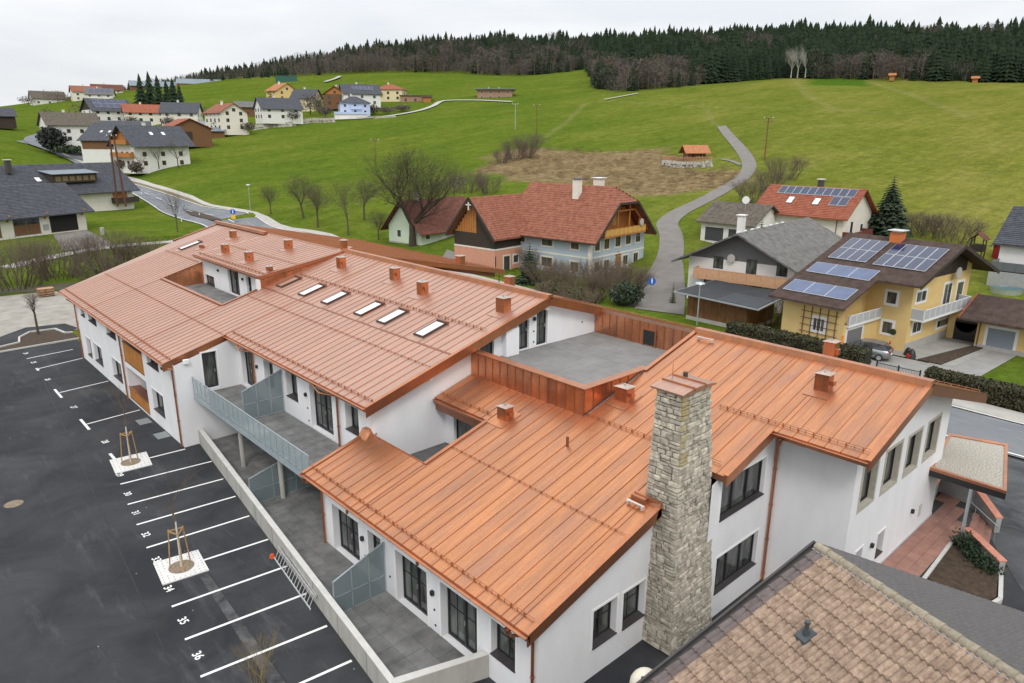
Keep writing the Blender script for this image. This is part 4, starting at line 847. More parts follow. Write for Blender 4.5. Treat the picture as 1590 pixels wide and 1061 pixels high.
m.build('wall', CONC, cw)
m = MB(); m.hexa([(10.012,16.60,.93),(12.932,42.10,.93),(13.198,42.10,.93),(10.278,16.83,.93)], [(10.02,16.61,.945),(12.94,42.10,.945),(13.19,42.10,.945),(10.27,16.83,.945)]); m.hexa([(10.012,16.60,.93),(10.278,16.83,.93),(13.27,15.855,.93),(13.27,15.585,.93)], [(10.02,16.605,.944),(10.275,16.825,.944),(13.265,15.85,.944),(13.265,15.59,.944)]); m.build('top_edge', CONCT, cw)
for i, y in enumerate(np.arange(18.5, 41, 2.5)):
    x = 10.01+(12.93-10.01)*(y-16.6)/(42.12-16.6); MB().box(x-.006,x+.02,y-.006,y+.006,0,.92).build('joint', JOINT, cw)
lad = thing('ladder', 'aluminium ladder lying on its side against the concrete wall', 'ladder', (10.4,23,0))
lx = lambda y: 10.01+(12.93-10.01)*(y-16.6)/(42.12-16.6)
ya, yb = 23.0, 27.4
m = MB()
for z, dx in ((.05,-.42),(.06,-.38)): pass
pa0, pb0 = Vector((lx(ya)-.34,ya,.06)), Vector((lx(yb)-.34,yb,.06)); pa1, pb1 = Vector((lx(ya)-.1,ya,.50)), Vector((lx(yb)-.1,yb,.50))
ALU = pm('aluminium', (.62,.63,.63), .4, metal=.6, var=.15, scale=8)
MB().bar(pa0,pb0,.035,.08).build('rail', ALU, lad); MB().bar(pa1,pb1,.035,.08).build('rail', ALU, lad); MB().bar(pa1+Vector((.06,0,.05)),pb1+Vector((.06,-.4,.05)),.035,.07).build('rail', ALU, lad)
for i in range(15):
    t = (i+.5)/15; MB().tube(pa0.lerp(pb0,t), pa1.lerp(pb1,t), .017, n=6).build('rung', ALU, lad)
tag(MB().hexa([(10.82,27.40,.01),(10.97,27.43,.01),(10.95,27.65,.01),(10.77,27.6,.01)],[(10.81,27.43,.22),(10.93,27.45,.25),(10.91,27.59,.18),(10.82,27.55,.2)]).build('cloth_bundle', pm('orange_cloth', (.75,.10,.02), .8)), 'small orange bundle on the asphalt at the end of the ladder', 'bundle')
def line(a, b, w=.12, nm='bay_line', lab=None):
    a, b = Vector((*a,0)), Vector((*b,0)); d = (b-a).normalized(); n = Vector((-d.y,d.x,0))*w/2
    return struct(MB().poly([p+Vector((0,0,.004)) for p in (a-n,b-n,b+n,a+n)]).build(nm, MARK))
for a, b in [((7.87,39.61),(12.55,39.17)),((7.52,36.98),(12.2,36.55)),((7.27,34.56),(11.92,34.17)),((7.0,32.11),(11.63,31.76)),((8.57,29.38),(11.4,29.1)),((6.44,26.95),(11.1,26.5)),((6.16,24.61),(10.8,24.15)),((5.9,22.29),(10.45,21.77)),((5.75,19.95),(10.18,19.48)),((5.6,17.7),(9.9,17.3)),
             ((10.04,42.02),(12.0,41.91)),((8.40,69.19),(11.9,69.7)),((8.39,65.4),(11.95,66.3)),((8.51,57.99),(11.95,58.46)),((8.58,50.09),(11.9,50.5))]: line(a, b)
for y0, y1 in ((56.7,59.05),(48.98,51.28),(41.2,44.2),(64.9,65.7)): line((8.5,y0),(8.5,y1),.16)
def text(s, x, y, size, ry, mat=MARK, z=.006, name='bay_number'):
    cu = bpy.data.curves.new(name, 'FONT'); cu.body = s; cu.size = size; cu.align_x = 'CENTER'; cu.align_y = 'CENTER'; cu.offset = .008
    t = bpy.data.objects.new(name, cu); COL.objects.link(t); bpy.context.view_layer.update()
    me = bpy.data.meshes.new_from_object(t.evaluated_get(bpy.context.evaluated_depsgraph_get())); bpy.data.objects.remove(t); bpy.data.curves.remove(cu)
    me.transform(Matrix.Translation((x,y,z)) @ Matrix.Rotation(ry, 4, 'Z')); me.materials.append(mat); return struct(link(name, me))
for s, x, y in (('36',6.20,23.42),('35',6.47,25.76),('34',6.73,28.25),('33',7.03,30.82),('32',7.32,33.33),('31',7.57,35.78),('30',7.84,38.19),('29',8.14,40.82),('28',8.73,46.25),('27',8.68,54.04),('26',8.58,61.92),('25',8.62,67.62),('24',8.63,71.01)):
    text(s, x, y, .45 if y < 42 else .50, -math.pi/2+.05)
struct(MB().tube((3.26,40.88,0),(3.26,40.88,.008),.42,n=28).build('manhole_cover', pm('rusty_iron', (.20,.15,.10), .7, var=.3, scale=5)))
# concrete tree slabs with young staked trees
SLABC = pm('tree_slab_concrete', (.62,.61,.59), .9, var=.06, scale=3)
STAKE = pm('stake_wood', (.40,.24,.10), .8, var=.25, scale=8)
BARKP = pm('painted_bark', (.55,.53,.47), .9, var=.15, scale=9)
TWIG = pm('twig', (.12,.085,.05), .9, var=.3, scale=9)
MULCH = pm('mulch', (.22,.17,.12), 1, var=.5, scale=14, detail=5)
def twigs(mb, p, d, L_, r, depth, rg, spread=.5, n=3, m=0, sides=3, droop=0.0, segs=2):
    """recursive bare branches"""
    q = Vector(p); dd = Vector(d).normalized(); r0 = r
    for s in range(segs):
        dd = (dd+Vector((rg.uniform(-1,1), rg.uniform(-1,1), rg.uniform(-.6,.8)-droop))*.16).normalized()
        e = q+dd*L_/segs; r1 = r0*(.80 if s < segs-1 else .72); mb.tube(q, e, r0, r1, n=sides if r0 > .012 else 3, m=m, cap=False); q = e; r0 = r1
        if depth > 0 and s < segs-1 and rg.random() < .75:
            v = Vector((rg.uniform(-1,1), rg.uniform(-1,1), rg.uniform(-.2,.6)-droop*.5)).normalized(); twigs(mb, q, (dd+v*spread*1.4).normalized(), L_*.62, r0*.6, depth-1, rg, spread, n, m, sides, droop, segs)
    if depth > 0:
        for k in range(n):
            v = Vector((rg.uniform(-1,1), rg.uniform(-1,1), rg.uniform(-.4,.8)-droop)).normalized(); twigs(mb, q, (dd+v*spread).normalized(), L_*rg.uniform(.62,.85), r0*.78, depth-1, rg, spread, n, m, sides, droop, segs)
def staked_tree(c, quad, seed, label):
    t = thing('young_tree', label, 'tree', (c[0], c[1], 0), 'young trees staked in the car park')
    rg = random.Random(seed)
    m = MB(); m.tube((c[0],c[1],0),(c[0]+.03,c[1]+.05,2.2),.045,.035,n=8); m.build('trunk', BARKP, t)
    m = MB(); twigs(m, (c[0]+.03,c[1]+.05,2.15), (0,0,1), 1.0, .040, 4, rg, .42, 3, segs=3); m.build('crown', TWIG, t)
    for k in range(3):
        a = k*2.094+.4; x, y = c[0]+.48*math.cos(a), c[1]+.48*math.sin(a); MB().tube((x,y,0),(c[0]+.33*math.cos(a),c[1]+.33*math.sin(a),1.85),.028,n=8).build('stake', STAKE, t)
        b = a+2.094; MB().bar((c[0]+.36*math.cos(a),c[1]+.36*math.sin(a),1.78),(c[0]+.36*math.cos(b),c[1]+.36*math.sin(b),1.78),.025,.06).build('cross_bar', STAKE, t)
    return t
def tree_slab(q, c, label):
    t = thing('tree_slab', label, 'paving slab', (c[0], c[1], 0), 'pale concrete tree slabs')
    MB().hexa([(*p,0.0) for p in q], [(*p,.05) for p in q]).build('slab', SLABC, t); MB().tube((c[0],c[1],.03),(c[0],c[1],.058),.52,n=24).build('mulch_bed', MULCH, t)
    h = MB()
    for i in range(9):
        for j in range(9):
            u, v = (i+.5)/9, (j+.5)/9; a = Vector(q[0]).lerp(Vector(q[1]),u); b = Vector(q[3]).lerp(Vector(q[2]),u); p = a.lerp(b,v)
            if (p-Vector(c)).length > .66: h.box(p.x-.02,p.x+.02,p.y-.02,p.y+.02,.05,.053)
    h.build('drain_holes', SILL, t)
g1 = [(8.22,43.15),(10.14,42.97),(9.87,40.92),(8.0,41.06)]; g2 = [(6.83,30.58),(8.66,30.32),(8.45,28.42),(6.62,28.63)]
tree_slab(g1, (9.05,42.05), 'perforated concrete tree slab near the corner of the white left wing'); tree_slab(g2, (7.65,29.45), 'perforated concrete tree slab between the painted bay numbers 33 and 34')
staked_tree((9.05,42.05), g1, 5, 'bare young tree on three stakes near the left wing corner'); staked_tree((7.65,29.45), g2, 8, 'bare young tree on three stakes beside bay number 33')
t = thing('shrub', 'bare yellowish twigs of a young tree at the lower picture edge', 'shrub', (7.2,20.6,0)); m = MB(); rg = random.Random(3)
for k in range(7): twigs(m, (7.2+rg.uniform(-.2,.2),20.3+rg.uniform(-.2,.2),0), (rg.uniform(-.3,.3),rg.uniform(-.3,.3),1), .75, .016, 3, rg, .45, 3)
m.build('branches', pm('yellow_twig', (.24,.17,.05), .9, var=.3, scale=9), t)
for x0, y0 in ((11.1,47.6),(11.25,44.45)):
    struct(MB().box(x0,x0+.75,y0,y0+1.05,0,.012).build('light_well_grate', pm('grate', (.30,.33,.33), .5, metal=.5, var=.2, scale=20)))
# planter bed with kerb at the far end of the car park
struct(MB().poly([(7.0,73.1,.02),(13.2,73.4,.02),(13.2,75.9,.02),(12.6,76.1,.02),(12.2,78.4,.02),(10.2,78.6,.02),(9.1,77,.02),(8.8,75.1,.02),(7.0,74.4,.02)]).build('planter_bed', SOIL))
m = MB()
for a, b in zip([(7.0,74.4),(8.8,75.1),(9.1,77),(10.2,78.6),(12.2,78.4),(12.6,76.1),(13.2,75.9)][:-1], [(8.8,75.1),(9.1,77),(10.2,78.6),(12.2,78.4),(12.6,76.1),(13.2,75.9)]): m.bar((*a,.06),(*b,.06),.16,.16)
m.bar((-60,64,.05),(13.3,73.05,.05),.14,.14) if False else m.bar((0,72.3,.05),(13.3,73.2,.05),.14,.14)
struct(m.build('kerb', KERB))
sheet('asphalt_apron', [(5,75),(8.8,75.2),(9.1,77.1),(10.2,78.7),(12.2,78.5),(12.6,76.2),(14,77.5),(13.4,80.3),(10.2,81),(7.2,78)], .02, ASPH)
def bare_tree(name, label, p, h, seed, depth=5, spread=.5, trunk=.3, r=None, group=None, bark=None, n=3, twig=None, lean=(0,0), droop=0.0, segs=3, haze=0):
    x, y = p[0], p[1]; z = p[2] if len(p) > 2 else ground(x, y); rg = random.Random(seed); r = r or h*.022
    t = thing(name, label, 'tree', (x, y, z), group); b = bark or pm('bark', (.085,.065,.045), .95, var=.35, scale=6, bump=.5)
    top = Vector((x+lean[0]*h, y+lean[1]*h, z+h*trunk)); m = MB(); m.tube((x,y,z-.1),(x+lean[0]*h*.5,y+lean[1]*h*.5,z+h*trunk*.5),r*1.25,r*.98,n=8,cap=False); m.tube((x+lean[0]*h*.5,y+lean[1]*h*.5,z+h*trunk*.5),top,r*.98,r*.85,n=8,cap=False); m.build('trunk', b, t, smooth=True)
    m = MB(); L_ = h*(1-trunk)*.34
    for k in range(n+1):
        v = Vector((rg.uniform(-1,1),rg.uniform(-1,1),rg.uniform(.2,1))).normalized(); twigs(m, top-Vector((0,0,h*trunk*.12*k/(n+1))), (Vector((0,0,.55))+v*spread*1.3).normalized(), L_, r*.6, depth, rg, spread, n, sides=4, droop=droop, segs=segs)
    m.build('crown', twig or b, t)
    if haze:                                     # the fine outer twigs, thin slivers fanning out of the crown
        V, F = [], []; c0 = Vector((x+lean[0]*h, y+lean[1]*h, z+h*.60))
        for i in range(haze):
            v = Vector((rg.gauss(0,1), rg.gauss(0,1), rg.gauss(0,1))).normalized(); rr = rg.random()**.42; lump = .82+.22*math.sin(v.x*5+seed)*math.sin(v.y*6)*math.sin(v.z*5+1)
            p0 = c0+Vector((v.x*.44*h, v.y*.44*h, v.z*.40*h if v.z > 0 else v.z*.24*h))*rr*lump; d0 = (v+Vector((rg.gauss(0,.5), rg.gauss(0,.5), rg.gauss(.25,.5)))).normalized(); s0 = d0.cross(Vector((rg.gauss(0,1), rg.gauss(0,1), rg.gauss(0,1)))).normalized(); L0 = rg.uniform(.5,1.3)*h/15; w0 = rg.uniform(.012,.026)*h/13
            k = len(V); V += [tuple(p0-s0*w0), tuple(p0+s0*w0), tuple(p0+d0*L0)]; F.append((k,k+1,k+2))
        fast_mesh('twigs', V, F, pm('fine_twig', (.075,.058,.038), .95, var=.3, scale=2), t)
    return t
bare_tree('bare_tree', 'small leafless tree in the kerbed soil bed behind the car park', (10.66,77.4,0), 4.6, 4, 4, .55, .45, .10)
# ------------------------------------------------------------------ entrance plaza and steps
REDST = pm('red_paving', (.30,.155,.12), .85, var=.18, scale=2.2, detail=7, bump=.1, rnd=.08)
pz = [(25.7,9.0),(36.1,9.0),(39.4,9.9),(39.0,8.3),(37.7,7.65),(35.2,7.2),(34.0,7.45),(30.2,7.3),(25.7,5.2)]
struct(MB().hexa([(*p,-.2) for p in pz], [(*p,.36) for p in pz]).build('entrance_plaza', JOINT))
po = bpy.data.objects['entrance_plaza']
pc = MB()
k = 0
for i in range(20):
    for j in range(9):
        x0 = 28+i*.6+(.3 if j % 2 else 0); y0 = 5.6+j*.48
        corners = [(x0,y0),(x0+.6,y0),(x0+.6,y0+.48),(x0,y0+.48)]
        P = [p for p in corners]
        ok = all(bool(in_poly(np.array([p[0]]), np.array([p[1]]), pz)[0]) for p in P)
        if ok and k < 290: MB().box(x0+.006,x0+.594,y0+.006,y0+.474,.36,.4+random.uniform(-.002,.002)).build('paving_slab', REDST, po); k += 1
st = thing('entrance_steps', 'three red stone steps down to the asphalt beside the canopy post', 'steps', (36.5,7,0))
for i in range(3):
    a0, b0 = Vector((38.0,7.72)), Vector((35.25,7.22)); dn = Vector((.18,-.98))*.30
    p = [a0+dn*i, b0+dn*i, b0+dn*(i+1), a0+dn*(i+1)]; zt = .40-.11*i-.08
    MB().hexa([(q.x,q.y,-.02) for q in p[::-1]], [(q.x,q.y,zt) for q in p[::-1]]).build('step', REDST, st)
for nm, lab, pts, hs in (('parapet_wall', 'grey parapet wall with red coping behind the entrance steps', [(37.6,9.5),(39.2,9.75),(38.75,7.8),(37.35,6.5)], (1.25,1.25,1.2,.75)), ('parapet_wall', 'grey parapet wall with red coping between the steps and the soil bed', [(35.0,7.25),(34.6,6.75),(33.3,5.35)], (.85,.85,.75))):
    w = thing(nm, lab, 'wall', (pts[1][0], pts[1][1], 0)); m = MB(); c = MB()
    for (a, b), (h0, h1) in zip(zip(pts[:-1], pts[1:]), zip(hs[:-1], hs[1:])):
        a, b = Vector((*a,0)), Vector((*b,0)); d = (b-a).normalized(); n_ = Vector((-d.y,d.x,0))*.12; nn = n_*1.45
        m.hexa([a-n_,b-n_,b+n_,a+n_], [a-n_+Vector((0,0,h0)),b-n_+Vector((0,0,h1)),b+n_+Vector((0,0,h1)),a+n_+Vector((0,0,h0))]); c.hexa([a-nn+Vector((0,0,h0)),b-nn+Vector((0,0,h1)),b+nn+Vector((0,0,h1)),a+nn+Vector((0,0,h0))], [a-nn+Vector((0,0,h0+.06)),b-nn+Vector((0,0,h1+.06)),b+nn+Vector((0,0,h1+.06)),a+nn+Vector((0,0,h0+.06))])
    m.build('wall', pm('grey_render', (.33,.33,.32), .9, var=.12, scale=3), w); c.build('coping', pm('red_coping', (.52,.22,.15), .8, var=.15, scale=4), w)
hr = thing('handrail', 'thin steel handrail beside the entrance steps', 'handrail', (36.5,6.9,0)); m = MB(); m.tube((37.3,7.75,1.15),(36.25,6.3,.85),.022,n=6); m.build('rail', STEEL, hr); m = MB(); m.tube((36.3,6.35,0),(36.3,6.35,.87),.02,n=6); m.build('post', STEEL, hr); m = MB(); m.tube((37.1,7.45,.2),(37.1,7.45,1.08),.02,n=6); m.build('post', STEEL, hr)
struct(MB().hexa([(30.4,7.25,-.1),(34.0,7.4,-.1),(34.4,6.9,-.1),(33.2,5.4,-.1),(31.3,5.0,-.1),(29.6,5.4,-.1)], [(30.4,7.25,.34),(34.0,7.4,.34),(34.4,6.9,.30),(33.2,5.4,.2),(31.3,5.0,.2),(29.6,5.4,.3)]).build('soil_bed', SOIL))
m = MB(); m.bar((30.0,7.33,.36),(34.05,7.5,.36),.14,.12); m.bar((33.2,5.3,.12),(31.3,4.85,.12),.16,.2); m.bar((31.3,4.85,.12),(29.6,5.2,.12),.16,.2); struct(m.build('kerb', KERB))
def leafy(name, mb_pts, size, mat, parent, n, rg, flat=.6):
    """many small leaf faces scattered through a volume given by a sampler"""
    V = []; F = []
    for i in range(n):
        c = mb_pts(rg); s = size*rg.uniform(.6,1.4); a = Vector((rg.uniform(-1,1),rg.uniform(-1,1),rg.uniform(-1,1))).normalized(); b = a.cross(Vector((rg.uniform(-1,1),rg.uniform(-1,1),rg.uniform(-1,1)))).normalized()
        k = len(V); V += [c-a*s-b*s*flat, c+a*s-b*s*flat, c+a*s+b*s*flat, c-a*s+b*s*flat]; F.append((k,k+1,k+2,k+3))
    return fast_mesh(name, [tuple(v) for v in V], F, mat, parent)
LEAF = pm('dark_leaf', (.020,.040,.014), .7, var=.5, scale=3)
t = thing('groundcover_shrub', 'dark green ivy shrub at the foot of the canopy post', 'shrub', (34,6.9,.3)); 
def samp(rg):
    k = rg.random(); c = Vector((34.1,7.15,.35)).lerp(Vector((33.0,5.6,.25)), k); return c+Vector((rg.gauss(0,.2),rg.gauss(0,.2),abs(rg.gauss(0,.22))+(.25 if k < .25 else 0)))
leafy('foliage', samp, .05, LEAF, t, 1600, random.Random(4))
# ------------------------------------------------------------------ tiled roof of the house in the lower right corner
nb = thing('tiled_house', 'neighbouring house under a mossy beige concrete-tile roof in the foreground', 'house', (16,3,0))
RA = Vector((16.61,6.51,8.0)); RDIR = Vector((-.32823,-.94460,0)); LDIR = Vector((-.94460,.32823,0))     # ridge runs away from the verge; LDIR points down the beige slope
SL = .505
def left_pt(u, v, dz=0): return RA+RDIR*u+LDIR*v+Vector((0,0,-SL*v+dz))
def right_pt(u, v, dz=0): return RA+RDIR*u-LDIR*v+Vector((0,0,-SL*v+dz))
m = MB(); m.hexa([left_pt(.02,0,-.3),left_pt(.02,8.2,-.3),left_pt(13,8.2,-.3),left_pt(13,0,-.3)], [left_pt(.02,0,-.03),left_pt(.02,8.2,-.03),left_pt(13,8.2,-.03),left_pt(13,0,-.03)]); m.hexa([right_pt(.02,0,-.3),right_pt(.02,11,-.3),right_pt(13,11,-.3),right_pt(13,0,-.3)], [right_pt(.02,0,-.03),right_pt(.02,11,-.03),right_pt(13,11,-.03),right_pt(13,0,-.03)])
nroof = m.build('roof', pm('roof_deck', (.06,.05,.045), .9), nb)
TILE = pm('beige_tile', (.165,.108,.078), .95, col2=(.40,.295,.215), scale=6, detail=9, bump=.7, bscale=40, rnd=.10)
TILEV = pm('verge_tile', (.13,.105,.10), .9, var=.25, scale=4, rnd=.1, bump=.4)
MOSS = pm('ridge_tile', (.20,.17,.125), .95, col2=(.36,.31,.235), scale=8, detail=8, bump=.8, bscale=25, rnd=.15)
def wavy_tile(pt, u0, u1, v0, v1, waves=2, lift=.050, amp=.050, m=None, nn=6):
    m = m or MB(); N_ = waves*nn; a = []; b = []; c = []
    for i in range(N_+1):
        t = i/N_; w = amp*(.5-.5*math.cos(2*math.pi*waves*t))**.7; u = u0+(u1-u0)*t
        a.append(m.P(pt(u,v0,w+.002))); b.append(m.P(pt(u,v1,w+lift))); c.append(m.P(pt(u,v1,w+lift-.034)))
    for i in range(N_): m.f.append([a[i],a[i+1],b[i+1],b[i]]); m.mi.append(0); m.f.append([b[i],b[i+1],c[i+1],c[i]]); m.mi.append(0)
    return m
TW, TL = .315, .37; rest = MB(); tiles = []
for r in range(22):
    for c in range(36):
        u0 = c*TW+.02; v0 = r*TL+.05; tiles.append((u0, v0, c))
camp = Vector((0,0,CAMH))
def seen(p):
    d = p-camp; z = d.dot(CF); 
    return 795+FPX*d.dot(CR)/z, 530.5+FPX*d.dot(CD)/z
vis = []
for t_ in tiles:
    x, y = seen(left_pt(t_[0]+.15, t_[1]+.18)); vis.append((0 if (-30 < x < 1640 and -30 < y < 1110) else 1, (left_pt(t_[0], t_[1])-camp).length, t_))
vis.sort(key=lambda q: (q[0], q[1])); n = 0
for v_, dist, (u0, v0, c) in vis:
    if v_ and dist > 30: continue
    if n < 299: wavy_tile(left_pt, u0, u0+TW-.004, v0, v0+TL+.03, 2).build('roof_tile', TILEV if c == 0 else TILE, nroof); n += 1
    else: wavy_tile(left_pt, u0, u0+TW-.004, v0, v0+TL+.03, 2, m=rest, nn=5)
stuff(rest.build('roof_tile', TILE, nroof))
GT = pm('grey_metal_tile', (.088,.082,.082), .5, var=.15, scale=5, rnd=.03); rest = MB()
for r in range(38):
    for c in range(30):
        x, y = seen(right_pt(c*.43+.2, r*.28+.1))
        if -20 < x < 1640 and -20 < y < 1100: wavy_tile(right_pt, c*.43+.02, c*.43+.446, r*.28+.04, r*.28+.33, 2, lift=.065, amp=.07, m=rest, nn=5)
stuff(rest.build('metal_tile', GT, nroof))
for i in range(24):                                          # half-round ridge tiles, each overlapping the next
    u0 = i*.385-.02; m = MB(); N_ = 8; ra, rb = (.135, .115)
    ring = lambda u, r: [m.P(RA+RDIR*u+LDIR*(r*math.cos(math.pi*k/N_))+Vector((0,0,r*.95*math.sin(math.pi*k/N_)-.02))) for k in range(N_+1)]
    A_, B2 = ring(u0, rb), ring(u0+.40, ra); C2 = ring(u0+.40, ra-.02)
    for k in range(N_): m.f.append([A_[k],A_[k+1],B2[k+1],B2[k]]); m.mi.append(0); m.f.append([B2[k],B2[k+1],C2[k+1],C2[k]]); m.mi.append(0)
    if i == 0: m.f.append(A_); m.mi.append(0)
    m.build('ridge_tile', MOSS, nroof)
m = MB()
for i in range(60):
    u = i*.15; m.bar(left_pt(u,.15+.012*(i%2),.035), left_pt(u+.15,.15+.012*((i+1)%2),.035), .045, .02)
m.build('ridge_seal', pm('zinc_strip', (.45,.47,.50), .4, metal=.6), nb)
m = MB(); m.hexa([left_pt(-.16,-.02,-.28),left_pt(-.16,8.2,-.28),left_pt(-.10,8.2,-.28),left_pt(-.10,-.02,-.28)], [left_pt(-.16,-.02,.06),left_pt(-.16,8.2,.06),left_pt(-.10,8.2,.06),left_pt(-.10,-.02,.06)])
m.hexa([left_pt(-.10,0,-.12),left_pt(-.10,8.2,-.12),left_pt(.02,8.2,-.12),left_pt(.02,0,-.12)],[left_pt(-.10,0,-.05),left_pt(-.10,8.2,-.05),left_pt(.02,8.2,-.05),left_pt(.02,0,-.05)])
m.hexa([right_pt(-.16,0,-.28),right_pt(-.16,11,-.28),right_pt(-.10,11,-.28),right_pt(-.10,0,-.28)], [right_pt(-.16,0,.05),right_pt(-.16,11,.05),right_pt(-.02,11,.05),right_pt(-.02,0,.05)])
m.build('verge_board', pm('dark_verge', (.05,.045,.045), .6, var=.15, scale=4), nb)
NW = pm('neighbour_render', (.62,.60,.56), .9, var=.05)
m = MB(); m.hexa([(*left_pt(.5,7.4).xy,-.1),(*right_pt(.5,10).xy,-.1),(*right_pt(13,10).xy,-.1),(*left_pt(13,7.4).xy,-.1)], [left_pt(.5,7.4,-.35),right_pt(.5,10,-.35),right_pt(13,10,-.35),left_pt(13,7.4,-.35)]); m.build('wall', NW, nb)
m = MB(); m.poly([left_pt(.5,0,-.35),left_pt(.5,7.4,-.35),right_pt(.5,10,-.35)]); m.build('gable', NW, nb)
# vent pipe on the beige slope
vp = None
for v in np.arange(1.5, 6, .05):
    for u in np.arange(0, 5, .05):
        x, y = seen(left_pt(u, v, .05))
        if abs(x-1249) < 3 and abs(y-985) < 3: vp = (u, v)
u, v = vp or (2.2, 2.6)
DKP = pm('dark_plastic', (.05,.06,.065), .5)
m = MB(); m.hexa([left_pt(u-.18,v-.17,.03),left_pt(u+.18,v-.17,.03),left_pt(u+.18,v+.2,.03),left_pt(u-.18,v+.2,.03)], [left_pt(u-.16,v-.15,.11),left_pt(u+.16,v-.15,.11),left_pt(u+.16,v+.18,.11),left_pt(u-.16,v+.18,.11)]); pb = left_pt(u,v,.10)
m.tube(pb, pb+Vector((0,0,.12)), .085, .065, n=14).tube(pb+Vector((0,0,.12)), pb+Vector((0,0,.28)), .045, n=14).tube(pb+Vector((0,0,.26)), pb+Vector((0,0,.33)), .065, n=14); m.build('vent_pipe', DKP, nb)
# pale rounded cover at the lower picture edge
q = left_pt(-.36, 4.80, -.44)
d_ = thing('ventilator_hood', 'cream rounded hood with dark holes beside the tiled roof edge at the bottom', 'ventilator', tuple(q)); m = MB(); R_ = .34
axis = Vector((.9,-.3,0)).normalized(); side = Vector((.3,.9,0)).normalized()
for i in range(10):
    for j in range(16):
        def sp(i, j):
            a = math.pi/2*i/10; b = 2*math.pi*j/16; return q+Vector((R_*1.15*math.sin(a)*math.cos(b), R_*math.sin(a)*math.sin(b), R_*math.cos(a)*1.05))
        m.poly([sp(i,j),sp(i+1,j),sp(i+1,j+1),sp(i,j+1)])
CREAM = pm('cream_plastic', (.62,.57,.47), .5, var=.06, scale=5)
m.build('hood', CREAM, d_, smooth=True); m = MB(); m.tube(q+Vector((0,0,-.5)), q+Vector((0,0,.01)), R_*.98, n=20); m.build('base', CREAM, d_); m = MB(); m.tube(Vector((q.x,q.y,0)), q+Vector((0,0,-.5)), .09, n=10); m.build('post', STEEL, d_)
for a, b, r in ((.55,3.6,.045),(.95,4.3,.03),(.8,5.2,.06),(.35,4.9,.03)):
    n_ = Vector((math.sin(a)*math.cos(b)*1.15, math.sin(a)*math.sin(b), math.cos(a)*1.05)); p = q+n_*R_; m = MB(); m.tube(p-n_*.02, p+n_*.008, r, n=12); m.build('hole', BLACK, d_)
# ------------------------------------------------------------------ village houses
def roofmat(n, c, c2=None, metal=0, rough=.85, var=.18): return pm(n, c, rough, spec=.2, metal=metal, var=var, scale=1.6, col2=c2, detail=8, rnd=.0)
R_RED = roofmat('red_tiles', (.205,.076,.046), (.325,.130,.085)); R_RED2 = roofmat('brick_red_tiles', (.25,.075,.043), (.34,.12,.073)); R_DK = roofmat('slate_roof', (.055,.06,.07), (.095,.10,.115)); R_BR = roofmat('brown_corrugated', (.062,.040,.034), (.10,.07,.06)); R_GR = roofmat('grey_shingles', (.105,.10,.095), (.19,.185,.175)); R_OLD = roofmat('old_brown_roof', (.085,.07,.055), (.15,.13,.105)); R_OR = roofmat('orange_tiles', (.38,.15,.06), (.45,.20,.10)); R_MET = roofmat('pale_metal_roof', (.20,.235,.27), None, .3, .5)
R_DKRED = roofmat('dark_red_tiles', (.11,.042,.030), (.17,.07,.05))
def wallmat(n, c): return pm(n, c, .9, var=.05, scale=1.5, bump=.1)
WH = wallmat('white_wall', (.70,.69,.66)); WHW = wallmat('warm_white_wall', (.70,.66,.58)); YEL = wallmat('yellow_wall', (.68,.49,.21)); YEL2 = wallmat('pale_yellow_wall', (.68,.58,.36)); BLU = wallmat('pale_blue_wall', (.38,.445,.50)); LBL = wallmat('light_blue_wall', (.44,.52,.72)); PNK = wallmat('salmon_wall', (.58,.28,.19)); GRN = wallmat('pale_green_wall', (.56,.64,.50)); BRK = wallmat('raw_brick', (.36,.21,.15))
WDO = pm('orange_wood', (.42,.16,.035), .7, var=.3, scale=4, stretch=(3,3,.6)); WDB = pm('brown_wood', (.16,.075,.032), .8, var=.35, scale=4, stretch=(3,3,.6)); WDD = pm('dark_wood', (.040,.028,.020), .85, var=.4, scale=4, stretch=(3,3,.6)); WDT = pm('tan_wood', (.52,.30,.17), .75, var=.12, scale=3)
PVM = pm('solar_cell', (.014,.022,.065), .12, var=.2, scale=4, spec=.7); PVF = pm('solar_frame', (.62,.64,.66), .4, metal=.5); COLM = pm('solar_collector', (.045,.075,.17), .12, var=.25, scale=.8, spec=.8)
YFR = pm('ochre_frame', (.30,.20,.07), .7); WFR = pm('white_frame', (.75,.75,.75), .6)
